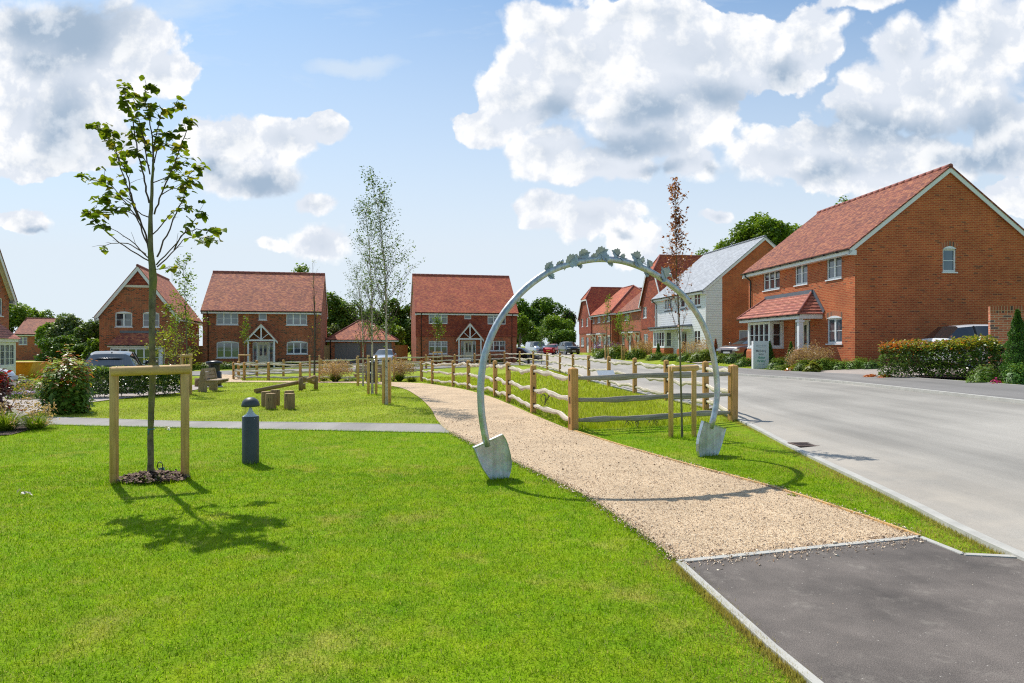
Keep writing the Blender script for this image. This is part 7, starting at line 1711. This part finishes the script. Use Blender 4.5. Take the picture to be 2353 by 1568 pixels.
x, y = at(1697, 41.5); car('parked_car', 'bronze grey car nose poking out between the white house and the large brick house', x + .9, y + .2, R(-60), P_bronze, 4.6, 1.85, 1.45)
x, y = (18.2, 24.7); car('parked_car', 'white off road car with black tailgate glass parked behind the photinia hedge', x, y, R(90) - R(3), P_white, 4.6, 1.9, 1.68, 'suv', z=.78)
# ---------------------------------------------------------------- workman by the van
def person(x, y, rz):
    z0 = h(x, y); root = empty('person', (x, y, z0 + .01), rz, 'person in a yellow high visibility jacket, white helmet and dark trousers standing by the van', 'person')
    J = {}; V = []; E = []; Rr = []
    def v(n, p, r, par=None):
        J[n] = len(V); V.append(p); Rr.append(r)
        if par: E.append((J[par], J[n]))
    v('pel', (0, 0, .95), .15); v('sp', (0, .0, 1.15), .14, 'pel'); v('ch', (0, -.01, 1.35), .165, 'sp'); v('nk', (0, 0, 1.5), .065, 'ch'); v('nk2', (0, -.01, 1.56), .058, 'nk'); v('hd', (0, -.02, 1.66), .095, 'nk2'); v('hd2', (0, -.015, 1.74), .088, 'hd')
    for s, t in ((-1, 'l'), (1, 'r')):
        v('hip' + t, (s * .1, 0, .9), .1, 'pel'); v('kn' + t, (s * .12, -.03, .5), .065, 'hip' + t); v('an' + t, (s * .13, .02, .09), .045, 'kn' + t); v('to' + t, (s * .15, -.14, .045), .04, 'an' + t)
        v('sh' + t, (s * .2, 0, 1.42), .07, 'ch'); v('el' + t, (s * .27, .02, 1.14), .05, 'sh' + t); v('wr' + t, (s * .24, -.13, .95), .032, 'el' + t); v('ha' + t, (s * .22, -.18, .89), .038, 'wr' + t)
        for k in range(4):
            o = (k - 1.5) * .02; ln = (.06, .07, .068, .055)[k]
            v('f%d%s' % (k, t), (s * .22 + o, -.21, .855), .009, 'ha' + t); v('g%d%s' % (k, t), (s * .22 + o * 1.1, -.22, .855 - ln), .008, 'f%d%s' % (k, t))
        v('th' + t, (s * .22 - s * .045, -.19, .875), .011, 'ha' + t); v('ti' + t, (s * .22 - s * .06, -.21, .84), .009, 'th' + t)
    me = bpy.data.meshes.new('body'); me.from_pydata(V, E, []); o = bpy.data.objects.new('body', me); COL.objects.link(o)
    sk = o.modifiers.new('skin', 'SKIN'); 
    for i, sv in enumerate(me.skin_vertices[0].data): sv.radius = (Rr[i], Rr[i] * (.72 if i in (0, 1, 2) else 1)); sv.use_root = i == 0
    o.modifiers.new('sub', 'SUBSURF').render_levels = 1; o.modifiers['sub'].levels = 1
    m1 = simple('dark_trousers', (.02, .022, .03), .8); m2 = simple('hi_vis_yellow', (.45, .62, .03), .6, .1); m3 = simple('skin', (.45, .27, .2), .6)
    bpy.context.view_layer.update(); me2 = bpy.data.meshes.new_from_object(o.evaluated_get(bpy.context.evaluated_depsgraph_get())); bpy.data.objects.remove(o)
    o = bpy.data.objects.new('body', me2); COL.objects.link(o); me2.materials.clear()
    for m in (m1, m2, m3): me2.materials.append(m)
    for p in me2.polygons:
        c = p.center; p.use_smooth = True
        p.material_index = 2 if (c.z > 1.52 or (abs(c.x) > .13 and c.z < .94 and c.y < -.12)) else (1 if c.z > .9 and not (abs(c.x) < .12 and c.z < .92) else 0)
    reg(o, root)
    b = MB(); b.lathe([(.125, 1.70), (.115, 1.71), (.11, 1.76), (.08, 1.82), (0, 1.845)], 14, (0, -.015, 0)); b.build('helmet', M['white'], root)
    b = MB(); b.lathe([(.19, 1.16), (.195, 1.2)], 14); o2 = b.build('reflective_band', M['galv'], root); o2.scale = (1, .78, 1)
x, y = at(1261, 101); person(x, y, R(10))
# small things on the lawn and path
def bit(name, label, u, v, s, m, seed, cat='leaf litter', group=None):
    x, y = g(u, v); root = empty(name, (x, y, h(x, y) + .03), seed, label, cat, group); P = np.random.default_rng(seed).normal(0, s * .5, (6, 3)) * [1, 1, .15]; V, Fc = leaves(P, s, .4, 0, .6, .4, seed); arr_mesh('leaves', V, Fc, M[m], parent=root)
M['lf_pale'] = leaf_mat('pale_dry_leaf', [(.55, .48, .38), (.7, .64, .55)], trans=.1)
bit('fallen_leaf', 'pale curled dry leaf on the lawn at the far left', 59, 1140, .06, 'lf_pale', 3)
bit('fallen_leaf', 'dry brown leaves on the lawn edge left of the lime trunk', 384, 987, .09, 'lf_pale', 4)
bit('fallen_leaf', 'green leaf lying on the right edge of the gravel path', 1822, 1142, .05, 'lf_sap', 5)
# ---------------------------------------------------------------- grass blades
def inpoly(X, Y, poly):
    n = len(poly); c = np.zeros(len(X), bool); j = n - 1
    for i in range(n):
        xi, yi = poly[i]; xj, yj = poly[j]
        m = ((yi > Y) != (yj > Y)) & (X < (xj - xi) * (Y - yi) / (yj - yi + 1e-12) + xi); c ^= m; j = i
    return c
def holes(X, Y):
    c = np.zeros(len(X), bool)
    for p in HOLES:
        p = np.asarray(p); 
        m = (X > p[:, 0].min() - .1) & (X < p[:, 0].max() + .1) & (Y > p[:, 1].min()) & (Y < p[:, 1].max())
        if m.any():
            idx = np.where(m & ~c)[0]; c[idx] |= inpoly(X[idx], Y[idx], p)
    return c
meadow_poly = np.array([(p[0], p[1]) for p in pathposts] + [(p[0], p[1]) for p in np_[::-1]] + [(p[0], p[1]) for p in bp[::-1]] + [(p[0], p[1]) for p in rp[::-1]] + [ecorner])
def sample(y0, y1, dens, seed):
    r = np.random.default_rng(seed); k = .83; area = k * (y1 ** 2 - y0 ** 2); n = int(area * dens)
    Y = np.sqrt(r.uniform(y0 ** 2, y1 ** 2, n)); X = Y * k * r.uniform(-1, 1, n)
    keep = ~holes(X, Y); X, Y = X[keep], Y[keep]
    return X, Y, r
def blades(name, label, X, Y, r, hh, w, m, lean=.5, seg=1, dz=0):
    n = len(X); Z = H(X, Y) - .004; a = r.uniform(0, 2 * PI, n); L = hh * r.uniform(.55, 1.25, n); le = np.abs(r.normal(0, lean, n)); b = r.uniform(0, 2 * PI, n)
    d = np.stack([np.cos(b) * np.sin(le), np.sin(b) * np.sin(le), np.cos(le)], -1); s = np.stack([np.cos(a), np.sin(a), a * 0], -1) * (w * r.uniform(.6, 1.3, n) / 2)[:, None]
    p = np.stack([X, Y, Z], -1)
    if seg == 1:
        V = np.stack([p - s, p + s, p + d * L[:, None]], 1).reshape(-1, 3); Fc = np.arange(3 * n).reshape(-1, 3)
    else:
        q = p + d * (L * .55)[:, None]; d2 = d + np.stack([np.cos(b), np.sin(b), -np.ones(n) * .6], -1) * .45; t = q + d2 * (L * .5)[:, None]
        V = np.stack([p - s, p + s, q + s * .8, q - s * .8, t], 1).reshape(-1, 3); i = np.arange(n)[:, None] * 5
        Fc = np.concatenate([i + [0, 1, 2], i + [0, 2, 3], i + [3, 2, 4]], 1).reshape(-1, 3)
    return V, Fc
VV, FF, off = [], [], 0
dV, dF, doff = [], [], [0]
def pdist(X, Y, line):
    d = np.full(len(X), 1e9); L = np.array(line, float)
    for a, b in zip(L[:-1], L[1:]):
        ab = b - a; t = np.clip(((X - a[0]) * ab[0] + (Y - a[1]) * ab[1]) / (ab @ ab), 0, 1); d = np.minimum(d, np.hypot(X - a[0] - t * ab[0], Y - a[1] - t * ab[1]))
    return d
def dry_split(X, Y, r, hh, w, seg):
    pr = np.zeros(len(X)); wob = 1 + .5 * np.sin(X * 3.1 + Y * 1.7) + .5 * np.sin(Y * 4.3 - X)
    for line, wd, k in ((roadL[1:9], .30, 1.0), ([fp[0], fp[8], fp[7]], .17, 1.0), ([fp[1], fp[2], fp[3]], .45, 1.0), (spT, .28, .8), (gpL[:8], .05, .6), (gpR[:7], .05, .5)):
        pr = np.maximum(pr, k * np.exp(-(pdist(X, Y, line) / (wd * (.4 + np.abs(wob)))) ** 2))
    m = r.random(len(X)) < pr
    if m.any():
        V, Fc = blades('', '', X[m], Y[m], r, hh * 1.1, w, None, .7, seg); dV.append(V); dF.append(Fc + doff[0]); doff[0] += len(V)
    return X[~m], Y[~m]
mV, mF, moff = [], [], 0
for (y0, y1, dens, hh, w, seg, sd) in ((2.6, 5.2, 6500, .030, .0042, 2, 1), (5.2, 9, 4000, .032, .0055, 2, 2), (9, 14, 1700, .036, .0085, 1, 3), (14, 24, 560, .042, .014, 1, 4), (24, 44, 130, .045, .028, 1, 5)):
    X, Y, r = sample(y0, y1, dens, sd); X, Y = dry_split(X, Y, r, hh, w, seg); im = inpoly(X, Y, meadow_poly)
    V, Fc = blades('', '', X[~im], Y[~im], r, hh, w, None, .55, seg); VV.append(V); FF.append(Fc + off); off += len(V)
    if im.any():
        X2, Y2 = X[im], Y[im]; V, Fc = blades('', '', X2, Y2, r, hh * 2.0 + .02, w * 1.15, None, .45, seg); mV.append(V); mF.append(Fc + moff); moff += len(V)
# longer tufts round posts, stakes, stumps and blades of the spades
TU = [(262, 1110), (425, 1098), (575, 1063), (622, 940), (665, 940), (650, 936), (611, 934), (1140, 1100), (1625, 1047), (1541, 1005), (1594, 1003), (1317, 989), (1683, 968), (888, 929), (853, 908), (1225, 950), (1168, 925), (1138, 912), (1104, 902), (691, 900), (725, 897), (190, 946), (1567, 1004)]
for k, (u, v) in enumerate(TU):
    x, y = g(u, v); r = np.random.default_rng(500 + k); n = 260; a = r.uniform(0, 2 * PI, n); q = np.abs(r.normal(0, .13, n)) + .05; X = x + np.cos(a) * q; Y = y + np.sin(a) * q; kp = ~holes(X, Y)
    V, Fc = blades('', '', X[kp], Y[kp], r, .075, .006 if y < 12 else .012, None, .5, 1); VV.append(V); FF.append(Fc + off); off += len(V)
# fringe along the path and kerb edges
for line, s_ in ((gpL[:8], -1), (gpR[:8], 1), ([(p[0] - .16, p[1]) for p in roadL[1:9]], -1), (spB, 0), ([fp[0], fp[8]], -1)):
    Q = resample(line, 400); T = np.gradient(Q, axis=0); T /= np.linalg.norm(T, axis=1)[:, None]; r = np.random.default_rng(900 + len(VV)); n = 16000; i = r.integers(0, 400, n); o = r.normal(0, .035, n)
    X = Q[i, 0] - T[i, 1] * o; Y = Q[i, 1] + T[i, 0] * o; kp = (~holes(X, Y)) | (r.random(n) < .12); kp &= (Y > 2.2) & (Y < 26)
    V, Fc = blades('', '', X[kp], Y[kp], r, .045, .006, None, .75, 1)
    if line[0] == fp[0] or s_ == -1 and line[0] != gpL[0]: dV.append(V); dF.append(Fc + doff[0]); doff[0] += len(V)
    else: VV.append(V); FF.append(Fc + off); off += len(V)
tag(arr_mesh('dry_grass', np.concatenate(dV), np.concatenate(dF), M['verge']), 'dry yellowish grass along the kerb, path edges and tarmac', 'grass', kind='stuff')
tag(arr_mesh('lawn_grass', np.concatenate(VV), np.concatenate(FF), M['blade']), 'bright green mown lawn grass', 'grass', kind='stuff')
tag(arr_mesh('meadow_grass', np.concatenate(mV), np.concatenate(mF), M['meadow']), 'longer yellow green meadow grass inside the rail fences', 'grass', kind='stuff')

# loose stones on the gravel path and a few spilt onto the tarmac
def pebbles(n, y0, y1, poly, sz, seed, spill=None):
    r = np.random.default_rng(seed); mn, mx_ = poly.min(0), poly.max(0)
    X = r.uniform(mn[0], mx_[0], n); Y = r.uniform(max(y0, mn[1]), min(y1, mx_[1]), n); k = inpoly(X, Y, poly); X, Y = X[k], Y[k]; n = len(X)
    s = sz * np.exp(r.normal(0, .35, n)); c = np.stack([X, Y, H(X, Y) + .021 + s * .25], -1)
    A = r.normal(size=(n, 3, 3)); A[:, 0] /= np.linalg.norm(A[:, 0], axis=1)[:, None]; A[:, 1] = np.cross(A[:, 0], A[:, 1]); A[:, 1] /= np.linalg.norm(A[:, 1], axis=1)[:, None]; A[:, 2] = np.cross(A[:, 0], A[:, 1])
    A = A * s[:, None, None] * r.uniform(.5, 1, (n, 3, 1)) * .5; A[..., 2] *= .7
    V = np.stack([c + A[:, 0], c - A[:, 0], c + A[:, 1], c - A[:, 1], c + A[:, 2], c - A[:, 2]], 1).reshape(-1, 3)
    f = np.array([[0, 2, 4], [2, 1, 4], [1, 3, 4], [3, 0, 4], [2, 0, 5], [1, 2, 5], [3, 1, 5], [0, 3, 5]]); return V, (np.arange(n)[:, None, None] * 6 + f[None]).reshape(-1, 3)
def cat_(L):
    o = 0; A, B = [], []
    for v, f in L: A.append(v); B.append(f + o); o += len(v)
    return np.concatenate(A), np.concatenate(B)
gp = HOLES[GPI]
m_, n_, o_ = newmat('loose_stones'); gi = n_.new('ShaderNodeNewGeometry').outputs['Random Per Island']
princ(n_, o_, n_.ramp(gi, [(0, (.2, .13, .08)), (.15, (.45, .31, .2)), (.7, (.68, .52, .37)), (1, (.88, .76, .6))]), .85); M['stones'] = m_
V1, F1 = pebbles(60000, 4, 8.5, gp, .011, 1); V2, F2 = pebbles(30000, 8.5, 15, gp, .016, 2)
def spill(line, n, sd, seed):
    r = np.random.default_rng(seed); Q = resample(line, 300); T = np.gradient(Q, axis=0); T /= np.linalg.norm(T, axis=1)[:, None]; i = r.integers(0, 300, n); o = r.normal(0, sd, n)
    X = Q[i, 0] - T[i, 1] * o; Y = Q[i, 1] + T[i, 0] * o; s = .009 * np.exp(r.normal(0, .3, n)); c = np.stack([X, Y, H(X, Y) + .03], -1); d = r.normal(size=(n, 4, 3)) * s[:, None, None] * .6
    V = (c[:, None] + d).reshape(-1, 3); return V, (np.arange(n)[:, None, None] * 4 + np.array([[0, 1, 2], [0, 2, 3], [0, 3, 1], [1, 3, 2]])[None]).reshape(-1, 3)
V4, F4 = spill(gpL[:7], 2600, .05, 4); V5, F5 = spill(gpR[:6], 1600, .04, 5); V6, F6 = spill([fp[0], ((fp[0][0] + fp[1][0]) / 2, (fp[0][1] + fp[1][1]) / 2), fp[1]], 1500, .09, 6)
V3, F3 = pebbles(1500, 2.5, 5.5, HOLES[FPI], .007, 3)
tag(arr_mesh('loose_gravel', *cat_([(V1, F1), (V2, F2), (V3, F3), (V4, F4), (V5, F5), (V6, F6)]), M['stones']), 'loose golden stones on the gravel path', 'gravel', kind='stuff')
